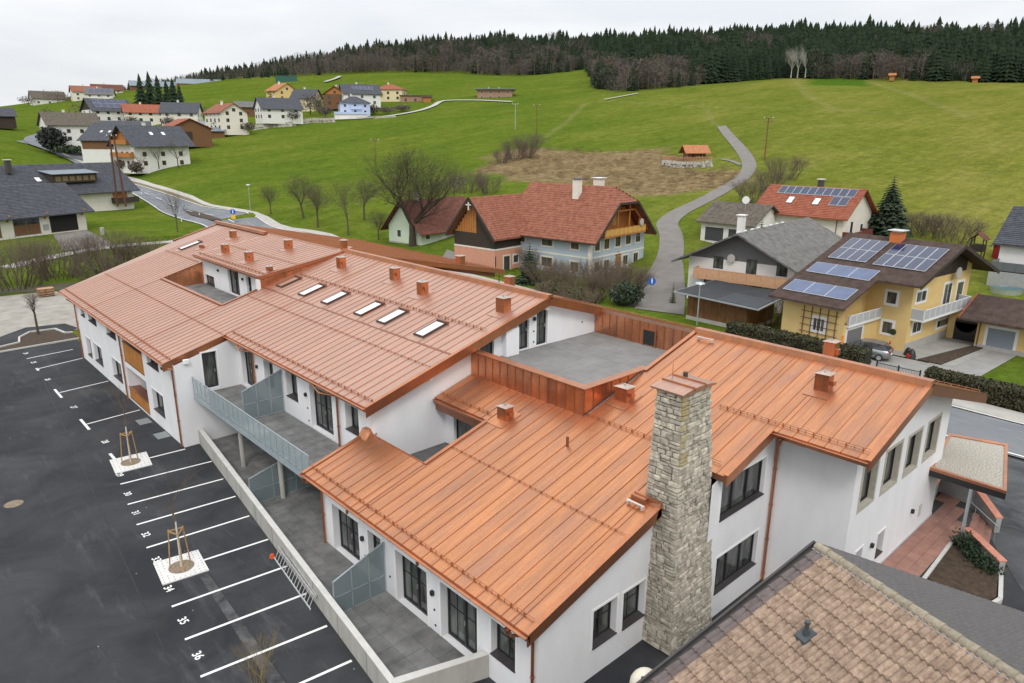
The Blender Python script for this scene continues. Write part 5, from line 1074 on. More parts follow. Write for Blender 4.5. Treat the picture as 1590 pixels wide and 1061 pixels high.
def gable_house(name, label, o, ang, w, d, wh, rise, axis='u', over=.6, wall=WH, roof_=R_DK, gable=None, group=None, cat='house', course=None, off_over=None, plinth=None, thick=.16):
    """o: near-left ground corner, u along the facade, v away; returns the thing, a frame and the roof height function"""
    root = thing(name, label, cat, (o[0], o[1], o[2]), group)
    fr = Matrix.Translation((o[0],o[1],o[2])) @ Matrix.Rotation(ang, 4, 'Z')
    m = MB(fr); k = 1 if gable else 0
    if axis == 'u':
        m.poly([(0,0,-1.5),(w,0,-1.5),(w,0,wh),(0,0,wh)]); m.poly([(0,d,-1.5),(w,d,-1.5),(w,d,wh),(0,d,wh)])
        for u in (0, w): m.poly([(u,0,-1.5),(u,d,-1.5),(u,d,wh),(u,0,wh)]); m.poly([(u,0,wh),(u,d,wh),(u,d/2,wh+rise)], k)
        zf = lambda u, v: wh+rise-abs(v-d/2)/(d/2)*rise
        A = [[(-over,-over),(w+over,-over),(w+over,d/2),(-over,d/2)], [(w+over,d+over),(-over,d+over),(-over,d/2),(w+over,d/2)]]
    else:
        m.poly([(0,0,-1.5),(0,d,-1.5),(0,d,wh),(0,0,wh)]); m.poly([(w,0,-1.5),(w,d,-1.5),(w,d,wh),(w,0,wh)])
        for v in (0, d): m.poly([(0,v,-1.5),(w,v,-1.5),(w,v,wh),(0,v,wh)]); m.poly([(0,v,wh),(w,v,wh),(w/2,v,wh+rise)], k)
        zf = lambda u, v: wh+rise-abs(u-w/2)/(w/2)*rise
        A = [[(-over,d+over),(-over,-over),(w/2,-over),(w/2,d+over)], [(w+over,-over),(w+over,d+over),(w/2,d+over),(w/2,-over)]]
    m.build('wall', [wall]+([gable] if gable else []), root)
    r = MB(fr)
    for q in A: r.slab([(a,b,zf(a,b)+thick) for a, b in q], thick)
    if course:
        for q in A:
            e0, e1, r1, r0 = [Vector((a,b,zf(a,b)+thick)) for a, b in q]; n = max(2, int((r0-e0).length/course)); nn = (e1-e0).cross(r0-e0).normalized(); nn = nn if nn.z > 0 else -nn
            for i in range(n):
                a0, a1 = e0.lerp(r0,i/n), e1.lerp(r1,i/n); b0, b1 = e0.lerp(r0,(i+1)/n), e1.lerp(r1,(i+1)/n)
                r.hexa([a0+nn*.002,a1+nn*.002,b1+nn*.002,b0+nn*.002], [a0+nn*.055,a1+nn*.055,b1+nn*.012,b0+nn*.012])
    ro = r.build('roof', roof_, root)
    return root, fr, zf, ro
def win(root, fr, face, a, z, w, h, D, glass=None, frame=None, n=1, name='window', sur=None, sill=False, W_=0):
    """a window set on a wall face: 'f' v=0, 'r' u=W_, 'l' u=0"""
    if face == 'f': P = lambda s, zz, o: (s, -o, zz)
    elif face == 'l': P = lambda s, zz, o: (-o, s, zz)
    else: P = lambda s, zz, o: (W_+o, s, zz)
    m = MB(fr); q = min(.07, w*.12)
    def bx(s0,s1,z0,z1,o0,o1,mm): mm.hexa([P(s0,z0,o0),P(s1,z0,o0),P(s1,z0,o1),P(s0,z0,o1)],[P(s0,z1,o0),P(s1,z1,o0),P(s1,z1,o1),P(s0,z1,o1)])
    e = .05 if D > 150 else .035
    bx(a,a+q,z,z+h,0,e,m); bx(a+w-q,a+w,z,z+h,0,e,m); bx(a+q,a+w-q,z,z+q,0,e,m); bx(a+q,a+w-q,z+h-q,z+h,0,e,m)
    for i in range(1,n): c = a+w*i/n; bx(c-.03,c+.03,z+q,z+h-q,0,e*.95,m)
    fo = m.build(name, frame or WFR, root); g = MB(fr); g.poly([P(a+q*.6,z+q*.6,e*.6),P(a+w-q*.6,z+q*.6,e*.6),P(a+w-q*.6,z+h-q*.6,e*.6),P(a+q*.6,z+h-q*.6,e*.6)]); g.build('pane', glass or GLASS2, fo)
    if sur:
        s = MB(fr); t = .16; bx(a-t,a-.003,z-t,z+h+t,0,.03,s); bx(a+w+.003,a+w+t,z-t,z+h+t,0,.03,s); bx(a-.003,a+w+.003,z+h+.003,z+h+t,0,.03,s); bx(a-.003,a+w+.003,z-t,z-.003,0,.03,s); s.build('surround', sur, fo)
    return fo
def box_part(root, fr, name, x0,x1,y0,y1,z0,z1, mat): return MB(fr).box(x0,x1,y0,y1,z0,z1).build(name, mat, root)
def balcony(root, fr, u0, u1, out, z, h=1.0, mat=WDT, posts=0, frame=None, name='balcony', face='f', W_=0, panels=6):
    """a balcony with a floor and boarded panels"""
    if face == 'f': B = lambda a0,a1,o0,o1,z0,z1,m: m.box(a0,a1,-o1,-o0,z0,z1)
    elif face == 'l': B = lambda a0,a1,o0,o1,z0,z1,m: m.box(-o1,-o0,a0,a1,z0,z1)
    else: B = lambda a0,a1,o0,o1,z0,z1,m: m.box(W_+o0,W_+o1,a0,a1,z0,z1)
    m = MB(fr); B(u0,u1,0,out,z-.15,z,m); B(u0,u1,out-.08,out,z+h-.06,z+h,m); B(u0,u1,out-.08,out,z,z+.06,m)
    for u in (u0, u1-.06): B(u,u+.06,0,out,z+h-.06,z+h,m); B(u,u+.06,out-.08,out,z,z+h,m)
    for i in range(1,panels): u = u0+(u1-u0)*i/panels; B(u-.03,u+.03,out-.07,out,z,z+h,m)
    bo = m.build(name, frame or mat, root)
    for i in range(panels):
        a, b = u0+(u1-u0)*i/panels+.04, u0+(u1-u0)*(i+1)/panels-.04; q = MB(fr); B(a,b,out-.05,out-.015,z+.07,z+h-.07,q); q.build('panel', mat, bo)
    for u in (u0+.01, u1-.05):
        q = MB(fr); B(u,u+.03,.02,out-.09,z+.02,z+h-.07,q); q.build('side_panel', mat, bo)
    return bo
def chimney(root, fr, u, v, z0, z1, s=.6, mat=None, cap=None):
    c = MB(fr).box(u-s/2,u+s/2,v-s/2,v+s/2,z0,z1).build('chimney', mat or WHW, root); MB(fr).box(u-s*.7,u+s*.7,v-s*.7,v+s*.7,z1+.12,z1+.2).box(u-s*.4,u+s*.4,v-s*.4,v+s*.4,z1,z1+.12).build('cap', cap or WFR, c)
def slope_rect(fr, zf, u0,u1,v0,v1, lift, th, m): m.slab([(u0,v0,zf(u0,v0)+lift),(u1,v0,zf(u1,v0)+lift),(u1,v1,zf(u1,v1)+lift),(u0,v1,zf(u0,v1)+lift)], th)
def panels(root, fr, zf, u0,u1,v0,v1, nu, nv, mat=PVM, frame=PVF, lift=.30, gap=.03, name='solar_panel'):
    for i in range(nu):
        for j in range(nv):
            a,b = u0+(u1-u0)*i/nu+gap/2, u0+(u1-u0)*(i+1)/nu-gap/2; c,d = v0+(v1-v0)*j/nv+gap/2, v0+(v1-v0)*(j+1)/nv-gap/2
            m = MB(fr); slope_rect(fr,zf,a,b,c,d,lift,.04,m); po = m.build(name, frame, root); e = .028
            g = MB(fr); slope_rect(fr,zf,a+e,b-e,c+e,d-e,lift+.006,.005,g); g.build('cell', mat, po)
def roof_window(root, fr, zf, u0,u1,v0,v1, lift=.22):
    m = MB(fr); slope_rect(fr,zf,u0,u1,v0,v1,lift+.04,.1,m); r = m.build('skylight', BLACK, root); g = MB(fr); slope_rect(fr,zf,u0+.08,u1-.08,v0+.08,v1-.08,lift+.046,.005,g); g.build('pane', SKYW, r)

# ---- yellow house -----------------------------------------------------------------------
A5 = -math.radians(5)
ye = thing('yellow_house', 'yellow rendered house with brown roof full of solar panels by the road', 'house', (66,20.8,0))
fr = Matrix.Translation((65.9,20.8,0)) @ Matrix.Rotation(A5,4,'Z')       # u to the right-back, v to the left
RIX, RIZ, KS = 5.6, 8.95, .36                                          # ridge over u=5.6
yz = lambda u, v: RIZ-KS*abs(u-RIX)
m = MB(fr)
def wz(u): return yz(u,0)-.12
m.poly([(0,0,-.1),(11.6,0,-.1),(11.6,0,wz(11.6)),(RIX,0,wz(RIX)),(0,0,wz(0))]); m.poly([(0,0,-.1),(0,8.6,-.1),(0,8.6,wz(0)),(0,0,wz(0))]); m.poly([(11.6,0,-.1),(11.6,8.6,-.1),(11.6,8.6,wz(11.6)),(11.6,0,wz(11.6))]); m.poly([(0,8.6,-.1),(11.6,8.6,-.1),(11.6,8.6,wz(11.6)),(RIX,8.6,wz(RIX)),(0,8.6,wz(0))])
m.poly([(-6.0,2.6,-.1),(-6.0,8.4,-.1),(-6.0,8.4,wz(-6.0)),(-6.0,2.6,wz(-6.0))]); m.poly([(-6.0,2.6,-.1),(0,2.6,-.1),(0,2.6,2.7),(-6.0,2.6,2.7)]); m.poly([(-6.0,3.9,2.7),(0,3.9,2.7),(0,3.9,wz(0)),(-6.0,3.9,wz(-6.0))]); m.poly([(-6.0,8.4,-.1),(0,8.4,-.1),(0,8.4,wz(0)),(-6.0,8.4,wz(-6.0))]); m.poly([(-6,2.6,2.7),(0,2.6,2.7),(0,3.9,2.7),(-6,3.9,2.7)])
m.build('wall', YEL, ye)
r = MB(fr)
for q in ([(-2.1,-1.4),(RIX,-1.4),(RIX,9.2),(-2.1,9.2)], [(-7.3,2.2),(-2.1,2.2),(-2.1,9.2),(-7.3,9.2)], [(RIX,-1.4),(14.6,-1.4),(14.6,9.2),(RIX,9.2)]): r.slab([(a,b,yz(a,b)+.14) for a,b in q], .16)
for i in range(53):                                           # corrugation ribs
    v = -1.35+i*.2
    for (a,b) in (((-7.3 if v > 2.2 else -2.1),RIX),(RIX,14.6)): r.hexa([(a,v,yz(a,v)+.141),(b,v,yz(b,v)+.141),(b,v+.1,yz(b,v)+.141),(a,v+.1,yz(a,v)+.141)],[(a,v+.03,yz(a,v)+.185),(b,v+.03,yz(b,v)+.185),(b,v+.07,yz(b,v)+.185),(a,v+.07,yz(a,v)+.185)])
r.build('roof', R_BR, ye)
m = MB(fr); m.hexa([(-2.1,-1.42,yz(-2.1,0)-.14),(RIX,-1.42,RIZ-.14),(RIX,-1.36,RIZ-.14),(-2.1,-1.36,yz(-2.1,0)-.14)],[(-2.1,-1.42,yz(-2.1,0)+.2),(RIX,-1.42,RIZ+.2),(RIX,-1.36,RIZ+.2),(-2.1,-1.36,yz(-2.1,0)+.2)]); m.hexa([(RIX,-1.42,RIZ-.14),(14.6,-1.42,yz(14.6,0)-.14),(14.6,-1.36,yz(14.6,0)-.14),(RIX,-1.36,RIZ-.14)],[(RIX,-1.42,RIZ+.2),(14.6,-1.42,yz(14.6,0)+.2),(14.6,-1.36,yz(14.6,0)+.2),(RIX,-1.36,RIZ+.2)]); m.build('verge_board', WDD, ye)
m = MB(fr); m.poly([(1.2,-.03,wz(1.2)-1.0),(10.4,-.03,wz(10.4)-.9),(10.4,-.03,wz(10.4)),(RIX,-.03,wz(RIX)),(1.2,-.03,wz(1.2))]); m.build('gable_boarding', WDD, ye)
panels(ye, fr, yz, .25,4.4, 4.6,8.2, 2,4); panels(ye, fr, yz, .1,4.3, -.6,3.9, 2,5)
panels(ye, fr, yz, -2.6,-.75, 2.7,8.6, 1,3, COLM, PVF, .26,.03,'solar_collector'); panels(ye, fr, yz, -6.1,-4.2, 2.7,8.6, 1,3, COLM, PVF, .26,.03,'solar_collector')
ORB = pm('orange_brick', (.55,.16,.05), .8, var=.15, scale=5); chimney(ye, fr, RIX-.5, 4.3, RIZ-.6, RIZ+.75, 1.0, ORB, PVF)
for a,z,w,h,n in ((.7,4.3,1.9,1.0,2),(.9,1.5,1.7,1.05,2),(5.9,1.2,2.4,.75,1)): win(ye, fr, 'f', a, z, w, h, 60, GLASS, n=n, sur=WFR)
win(ye, fr, 'f', 6.2, 3.35, 1.6, 2.0, 60, GLASS, n=2, name='balcony_door', sur=WFR); win(ye, fr, 'f', 9.0, 3.3, 1.4, 1.9, 60, GLASS, n=1, name='balcony_door', sur=WFR)
win(ye, fr, 'l', 1.25, 4.0, .95, 1.15, 60, GLASS, sur=WFR); win(ye, fr, 'l', 1.25, 1.3, .95, 1.15, 60, GLASS, sur=WFR)
GPAN = pm('grey_balcony_panel', (.42,.43,.45), .6); balcony(ye, fr, .2, 9.8, 1.1, 3.0, .95, GPAN, frame=WFR, panels=9)
balcony(ye, fr, -3.4, -.05, -.05+1.25-1.2+.001+.25, 2.75, .95, GPAN, frame=WFR, panels=3) if False else None
b2 = Matrix.Translation((65.9,20.8,0)) @ Matrix.Rotation(A5,4,'Z') @ Matrix.Translation((0,2.6,0)); balcony(ye, b2, -5.6, -.1, .25, 2.72, .9, GPAN, frame=WFR, panels=5)
win(ye, b2, 'f', -5.4, 0, 2.7, 2.3, 60, pm('grey_garage_door', (.16,.165,.17), .6), name='garage_door', sur=WFR)
fl = fr @ Matrix.Translation((-6,0,0)); win(ye, fl, 'l', 4.3, 1.8, 1.1, 1.2, 60, GLASS, n=3, sur=WFR)
for i in range(5): MB(fl).box(-.08,-.03,3.3+i*.75,3.36+i*.75,.6,3.9).build('trellis_post', WDB, ye)
for i in range(5): MB(fl).box(-.10,-.085,3.1,6.6,1.0+i*.6,1.05+i*.6).build('trellis_rail', WDB, ye)
MB(fr).tube((7.4,-.5,6.3),(7.4,-.58,6.3),.55,n=20).build('satellite_dish', pm('dish_grey', (.42,.41,.38), .6), ye)
m = MB(fr); m.tube((-.05,1.15,1.6),(-.09,1.15,1.6),.28,n=14); m.build('wall_ornament', LEAF, ye)
MB(fr).box(0,11.6,-.04,-.001,-.05,.75).build('plinth', pm('grey_plinth', (.38,.37,.35), .9, var=.1), ye)
yg = thing('garage', 'yellow garage with brown roof and grey door at the right picture edge', 'garage', (72.5,14,0))
m = MB(); m.box(72.4,80,8,17.2,-.1,2.75); m.build('wall', YEL, yg)
m = MB(); m.slab([(70.9,8,2.75),(75.5,8,4.25),(75.5,18.4,4.25),(70.9,18.4,2.75)], .16); m.slab([(75.5,8,4.25),(80.5,8,2.75),(80.5,18.4,2.75),(75.5,18.4,4.25)], .16)
for i in range(52): v = 8+i*.2; m.hexa([(70.9,v,2.751),(75.5,v,4.251),(75.5,v+.1,4.251),(70.9,v+.1,2.751)],[(70.9,v+.03,2.795),(75.5,v+.03,4.295),(75.5,v+.07,4.295),(70.9,v+.07,2.795)])
m.build('roof', R_BR, yg); MB().hexa([(70.9,18.36,2.6),(75.5,18.36,4.1),(75.5,18.45,4.1),(70.9,18.45,2.6)],[(70.9,18.36,2.86),(75.5,18.36,4.36),(75.5,18.45,4.36),(70.9,18.45,2.86)]).build('verge_board', pm('rust_red', (.33,.08,.04), .7), yg)
fg = Matrix.Translation((72.4,0,0)); win(yg, fg, 'l', 14.2, .05, 2.2, 2.0, 70, pm('blue_grey_door', (.22,.25,.30), .6), n=1, name='garage_door', sur=WFR); MB().box(72.3,72.398,8,17.2,-.1,.35).build('plinth', pm('grey_plinth', (.38,.37,.35)), yg)
MB().hexa([(74,17.2,-.1),(78.5,17.2,-.1),(78.5,20,-.1),(74,20,-.1)],[(74,17.2,2.7),(78.5,17.2,2.7),(78.5,20,2.7),(74,20,2.7)]).build('passage', YEL, yg); MB().box(73.94,73.998,17.6,19.4,0,1.7).build('arch_shade_plate', BLACK, yg); MB().tube((73.94,18.5,1.7),(73.996,18.5,1.7),.9,n=20).build('arch_shade_plate', BLACK, yg)  # solid black plates stand in for the shade within the arch
MB().tube((72.33,17.0,2.6),(72.33,17.0,0),.05,n=8).build('downpipe', WDB, yg)
# ---- farmhouse --------------------------------------------------------------------------
A6 = math.radians(6)
fa = thing('farmhouse', 'pale blue farmhouse with red half-hipped tile roof and wooden balcony, salmon wing at left', 'house', (70.7,61.8,0))
fr = Matrix.Translation((70.7,61.8,0)) @ Matrix.Rotation(A6,4,'Z')
WU, WV, WHh, RZ = 13.3, 15.5, 5.2, 11.6
fz = lambda u, v: RZ-abs(u-WU/2)/(WU/2+.8)*(RZ-4.75)
m = MB(fr)
m.poly([(0,0,-.3),(0,WV,-.3),(0,WV,WHh),(0,0,WHh)]); m.poly([(WU,0,-.3),(WU,WV,-.3),(WU,WV,WHh),(WU,0,WHh)]); m.poly([(0,0,-.3),(WU,0,-.3),(WU,0,WHh),(0,0,WHh)]); m.poly([(0,WV,-.3),(WU,WV,-.3),(WU,WV,WHh),(WU/2,WV,RZ-.3),(0,WV,WHh)])
m.build('wall', BLU, fa)
m = MB(fr); m.poly([(.4,.9,5.2),(WU-.4,.9,5.2),(WU-4.1,.9,8.8),(4.1,.9,8.8)]); m.poly([(0,0,5.2),(WU,0,5.2),(WU,.9,5.2),(0,.9,5.2)]); m.build('gable_boarding', WDO, fa)
for u in (2.6,5.2,8.1,10.7): MB(fr).box(u-.09,u+.09,-.7,-.55,6.2,fz(u,0)-.4).build('gable_post', WDO, fa)
MB(fr).bar((4.0,-.6,8.5),(9.3,-.6,8.5),.2,.2).build('gable_beam', WDO, fa); MB(fr).bar((WU-.4,-.7,5.4),(9.3,-.7,8.5),.18,.2).build('gable_brace', WDO, fa)
win(fa, fr @ Matrix.Translation((0,.9,0)), 'f', 3.2, 6.6, 1.1, 1.4, 95, GLASS2, YFR); win(fa, fr @ Matrix.Translation((0,.9,0)), 'f', 6.2, 6.3, 1.0, 2.0, 95, pm('boards_light', (.5,.27,.08), .7), YFR, name='gable_door')
HL = 9.6; hu = (HL-4.75)/(RZ-4.75)*(WU/2+.8); ul, ur = WU/2-(WU/2+.8-hu), WU/2+(WU/2+.8-hu)
r = MB(fr); vo, ve, vr = -1.5, WV+.5, 1.2
th = .2
Lp = [(-.8,vo,fz(-.8,0)),(ul,vo,fz(ul,0)),(WU/2,vr,RZ),(WU/2,ve,RZ),(-.8,ve,fz(-.8,0))]; Rp = [(WU+.8,vo,fz(WU+.8,0)),(WU+.8,ve,fz(WU+.8,0)),(WU/2,ve,RZ),(WU/2,vr,RZ),(ur,vo,fz(ur,0))]
for P in (Lp, Rp, [(ul,vo,fz(ul,0)),(ur,vo,fz(ur,0)),(WU/2,vr,RZ)]): r.slab(P, th)
n = 24
for i in range(n):                                            # tile courses stepping up the slope
    t0, t1 = i/n, (i+1)/n; u0, u1 = -.8+(WU/2+.8)*t0, -.8+(WU/2+.8)*t1
    v0 = vo if u0 <= ul else vo+(vr-vo)*(u0-ul)/(WU/2-ul)
    for sg in (0, 1):
        a, b = (u0, u1) if not sg else (WU-u0, WU-u1); za, zb = fz(a,0), fz(b,0)
        r.hexa([(a,v0,za+.002),(a,ve,za+.002),(b,ve,zb+.002),(b,v0,zb+.002)], [(a,v0,za+.075),(a,ve,za+.075),(b,ve,zb+.02),(b,v0,zb+.02)])
    hz0, hz1 = HL+(RZ-HL)*t0, HL+(RZ-HL)*t1; k0, k1 = 1-t0, 1-t1
for i in range(7):
    t0, t1 = i/7, (i+1)/7; L0 = Vector((ul,vo,HL)).lerp(Vector((WU/2,vr,RZ)),t0); R0 = Vector((ur,vo,HL)).lerp(Vector((WU/2,vr,RZ)),t0); L1 = Vector((ul,vo,HL)).lerp(Vector((WU/2,vr,RZ)),t1); R1 = Vector((ur,vo,HL)).lerp(Vector((WU/2,vr,RZ)),t1); up_ = Vector((0,-.03,.06))
    if i < 6: r.hexa([L0,R0,R1,L1],[L0+up_,R0+up_,R1+up_*.3,L1+up_*.3])
r.build('roof', R_RED, fa)
for a, b in (((-.8,vo),(ul,vo)),((WU+.8,vo),(ur,vo))): MB(fr).bar((*a,fz(a[0],0)-.02),(*b,fz(b[0],0)-.02),.12,.34).build('verge_board', WDD, fa)
MB(fr).bar((ul,vo-.02,HL-.05),(ur,vo-.02,HL-.05),.12,.3).build('verge_board', WDD, fa); MB(fr).bar((-.85,vo,4.66),(-.85,11.6,4.66),.12,.14).build('gutter', WDD, fa)
for z, nm in ((2.52,'band'),): MB(fr).box(-.035,-.001,-.035,11.6,z,z+.2).build(nm, WHW, fa); MB(fr).box(-.036,WU,-.036,-.001,z,z+.2).build(nm, WHW, fa)
MB(fr).box(-.04,.42,-.041,-.002,0,5.1).build('quoin', WHW, fa); MB(fr).box(-.042,-.003,-.04,.42,0,5.1).build('quoin', WHW, fa)
for a, z, w, n_ in ((.95,.65,1.1,1),(2.9+.3,.65,1.2,1),(7.9,.75,1.2,1),(10.6,.8,1.2,1),(.95,3.5,1.1,1),(3.1,3.5,1.2,1),(5.8,3.55,1.25,1),(8.4,3.6,1.25,1),(11.0,3.65,1.2,1)): win(fa, fr, 'f', a, z, w, 1.35, 95, GLASS2, YFR, n=2, sur=WHW)
for v, z, w in ((1.9,.6,1.35),(6.4,.7,1.9),(1.9,3.6,1.35),(6.4,3.6,1.9),(11.4,3.7,1.1)): win(fa, fr, 'l', v, z, w, 1.3, 95, GLASS2, YFR, n=2, sur=WHW)
win(fa, fr, 'f', 5.9, -.1, 1.5, 2.2, 95, pm('door_wood', (.28,.10,.025), .6), YFR, n=2, name='front_door', sur=WHW); MB(fr).tube((6.65,-.03,2.1),(6.65,0,2.1),.75,n=20).build('door_arch', pm('door_wood', (.28,.10,.025)), fa)
for u in (5.4, 8.0): MB(fr).hexa([(u,-1.6,-.2),(u+.12,-1.6,-.2),(u+.12,0,-.2),(u,0,-.2)],[(u,-1.6,.35),(u+.12,-1.6,.35),(u+.12,0,1.0),(u,0,1.0)]).build('step_wall', pm('grey_render', (.33,.33,.32)), fa)
balcony(fa, fr, 1.6, 11.8, 1.1, 5.35, .95, pm('balcony_ochre', (.52,.30,.07), .7, var=.2, scale=5), panels=9, frame=WDO)
MB(fr).tube((10.4,-1.2,6.7),(10.4,-1.27,6.7),.5,n=16).build('satellite_dish', pm('dish_grey', (.42,.41,.38)), fa)
chimney(fa, fr, WU/2-1.6, 6.2, RZ-2, RZ+.8, .95, WHW, pm('chimney_cap_dark', (.12,.12,.13), .5)); chimney(fa, fr, WU/2+2.6, 5.5, RZ-2, RZ+.75, 1.15, WHW, WFR)
# salmon wing with timber gable
U0, V0, V1 = -5.4, 12.2, 20.2; VM = (V0+V1)/2
pz_ = lambda u, v: 10.0-abs(v-VM)/(VM-V0+.7)*(10.0-4.6)
m = MB(fr); m.poly([(U0,V0,-.3),(U0,V1,-.3),(U0,V1,3.05),(U0,V0,3.05)]); m.poly([(U0,V0,-.3),(.2,V0,-.3),(.2,V0,3.05),(U0,V0,3.05)]); m.poly([(U0,V1,-.3),(.2,V1,-.3),(.2,V1,3.05),(U0,V1,3.05)]); m.build('wing_wall', PNK, fa)
m = MB(fr); m.poly([(U0,V0,3.05),(U0,V1,3.05),(U0,V1,5.0),(U0,VM,9.7),(U0,V0,5.0)]); m.poly([(U0,V0,3.05),(.2,V0,3.05),(.2,V0,5.0),(U0,V0,5.0)]); m.build('timber_gable', WDD, fa)
for i in range(16):
    v = V0+.2+(V1-V0-.4)*i/16
    if v > VM-.6: MB(fr).box(U0-.05,U0-.002,v,v+.4,5.1,min(pz_(0,v),pz_(0,v+.4))-.35).build('board', WDO, fa)
for z in (2.95,): MB(fr).box(U0-.04,U0-.001,V0-.04,V1,z,z+.22).build('band', WHW, fa); MB(fr).box(U0-.04,0,V0-.04,V0-.001,z,z+.22).build('band', WHW, fa)
m = MB(fr)
for s in (0,1):
    va, vb = (V0-.7, VM) if not s else (V1+.7, VM); m.slab([(U0-1.0,va,4.6),(7,va,4.6),(7,vb,10.0),(U0-1.0,vb,10.0)], .2)
    for i in range(20):
        a, b = va+(vb-va)*i/20, va+(vb-va)*(i+1)/20; za, zb = pz_(0,a), pz_(0,b); m.hexa([(U0-1,a,za+.002),(7,a,za+.002),(7,b,zb+.002),(U0-1,b,zb+.002)],[(U0-1,a,za+.075),(7,a,za+.075),(7,b,zb+.02),(U0-1,b,zb+.02)])
m.build('wing_roof', R_RED, fa)
for va in (V0-.7, V1+.7): MB(fr).bar((U0-1.04,va,4.55),(U0-1.04,VM,9.95),.12,.34).build('verge_board', WDD, fa)
MB(fr).box(U0-1.1,U0-1.0,VM-.09,VM+.09,8.3,9.4).box(U0-1.1,U0-1.0,VM-.5,VM+.5,8.95,9.1).build('gable_cross', WHW, fa)
fw_ = fr @ Matrix.Translation((U0,0,0)); win(fa, fw_, 'l', V1-1.8, .5, 1.1, 1.1, 95, GLASS2, WFR); win(fa, fw_, 'l', VM-.6, 6.0, 1.2, 1.5, 95, pm('old_shutter', (.10,.09,.08), .9), WDD)
fs = fr @ Matrix.Translation((0,V0,0)); win(fa, fs, 'f', -3.6, -.1, 1.25, 2.1, 95, GLASS2, YFR, name='wing_door', sur=WHW); win(fa, fs, 'f', -1.6, .8, 1.1, 1.15, 95, GLASS2, WFR, sur=WHW)
MB(fr).tube((U0+.05,V0-.08,2.2),(U0+.05,V0-.08,-.1),.07,n=8).build('downpipe', SILL, fa)
# ---- white chalet with grey roof ---------------------------------------------------------
A7 = math.radians(7)
ch, fr, zf, ro = gable_house('white_house', 'white chalet with weathered grey roof and long tan balcony behind the black-roofed shed', (71.0,33.9,0), A7, 19, 12.0, 5.1, 3.0, 'u', 1.5, WH, R_GR, pm('grey_boarding', (.13,.13,.135), .8), thick=.2)
for i in range(16): MB(fr).box(-1.5,20.5,6-.12,6+.12,0,0) if False else None
for v, n_ in ((.8,1),(4.1,1),(7.9,1)): win(ch, fr, 'l', v, 4.05 if v != 4.1 else 3.7, 1.15, 1.35 if v != 4.1 else 1.75, 75, GLASS, BLACK)
for v, w in ((.6,1.3),(3.4,1.3),(5.0,.7),(8.6,1.4)): win(ch, fr, 'l', v, 1.6, w, 1.4, 75, GLASS, BLACK)
balcony(ch, fr, .0, 10.8, 1.25, 3.05, 1.05, WDT, face='l', panels=7, frame=WDT); box_part(ch, fr, 'porch', -1.0,-.01,5.4,7.2,-.1,2.9, WDT); win(ch, fr @ Matrix.Translation((-1.0,0,0)), 'l', 5.7, 1.5, .9, .8, 75, GLASS, BLACK)
chimney(ch, fr, 3.2, 7.6, 7.2, 9.6, .7, WH, WFR); MB(fr).tube((-.3,6.9,5.4),(-.36,6.9,5.4),.45,n=16).build('satellite_dish', pm('dish_grey', (.42,.41,.38)), ch)
m = MB(fr)
for i in range(8): m.box(-1.4+i*1.8,-.9+i*1.8,5.9,6.1,8.32,8.45)
m.build('ridge_hooks', WFR, ch)
# ---- red-roofed white house --------------------------------------------------------------
g0 = ground(103,43); rh, fr, zf, ro = gable_house('red_roofed_house', 'white house under a brick-red roof with a row of ten solar panels', (103.0,43.0,2.4), math.radians(1), 10, 13.2, 5.1, 3.4, 'v', .8, WHW, R_RED2, course=.36)
panels(rh, fr, zf, 3.2,4.7, .3,11.9, 1,10); panels(rh, fr, zf, 1.5,3.1, .6,3.1, 1,2)
roof_window(rh, fr, zf, 1.4,2.7, 8.6,9.6); roof_window(rh, fr, zf, 1.4,2.7, 4.6,5.6)
chimney(rh, fr, 5.6, 6.3, 7.8, 9.6, .7, pm('dark_brick', (.06,.055,.05), .9), WFR); win(rh, fr, 'l', 3.2, 2.0, 1.0, 1.0, 100, GLASS2, WFR, n=2); win(rh, fr, 'f', 2.5, 2.2, 1.0, 2.0, 100, GLASS2, WFR, name='balcony_door'); win(rh, fr, 'f', 6.2, 2.4, 1.0, 1.2, 100, GLASS2, WFR); balcony(rh, fr, .1, 7, 1.6, 1.9, 1.0, pm('red_brown_boards', (.14,.035,.025), .8), panels=6)
MB(fr).tube((-.06,.9,5.0),(-.06,.9,0),.06,n=6).build('downpipe', WDB, rh)
# ---- grey double garage ------------------------------------------------------------------
gg, fr, zf, ro = gable_house('garage', 'white double garage with old grey shingle roof behind the farm lane', (hit(1087,376).x, hit(1087,376).y-8.6, hit(1087,376).z), 0, 8.5, 8.6, 3.2, 2.4, 'v', .7, WH, R_OLD)
for v in (.6, 4.6): win(gg, fr, 'l', v, .05, 3.3, 2.2, 100, pm('dark_garage_door', (.055,.06,.065), .5), WFR, name='garage_door')
MB(fr).tube((2.0,2.6,6.4),(1.9,2.55,6.4),.55,n=16).build('satellite_dish', WFR, gg); MB(fr).tube((2.0,2.6,5.0),(2.0,2.6,6.2),.04,n=5).build('dish_mast', STEEL, gg)
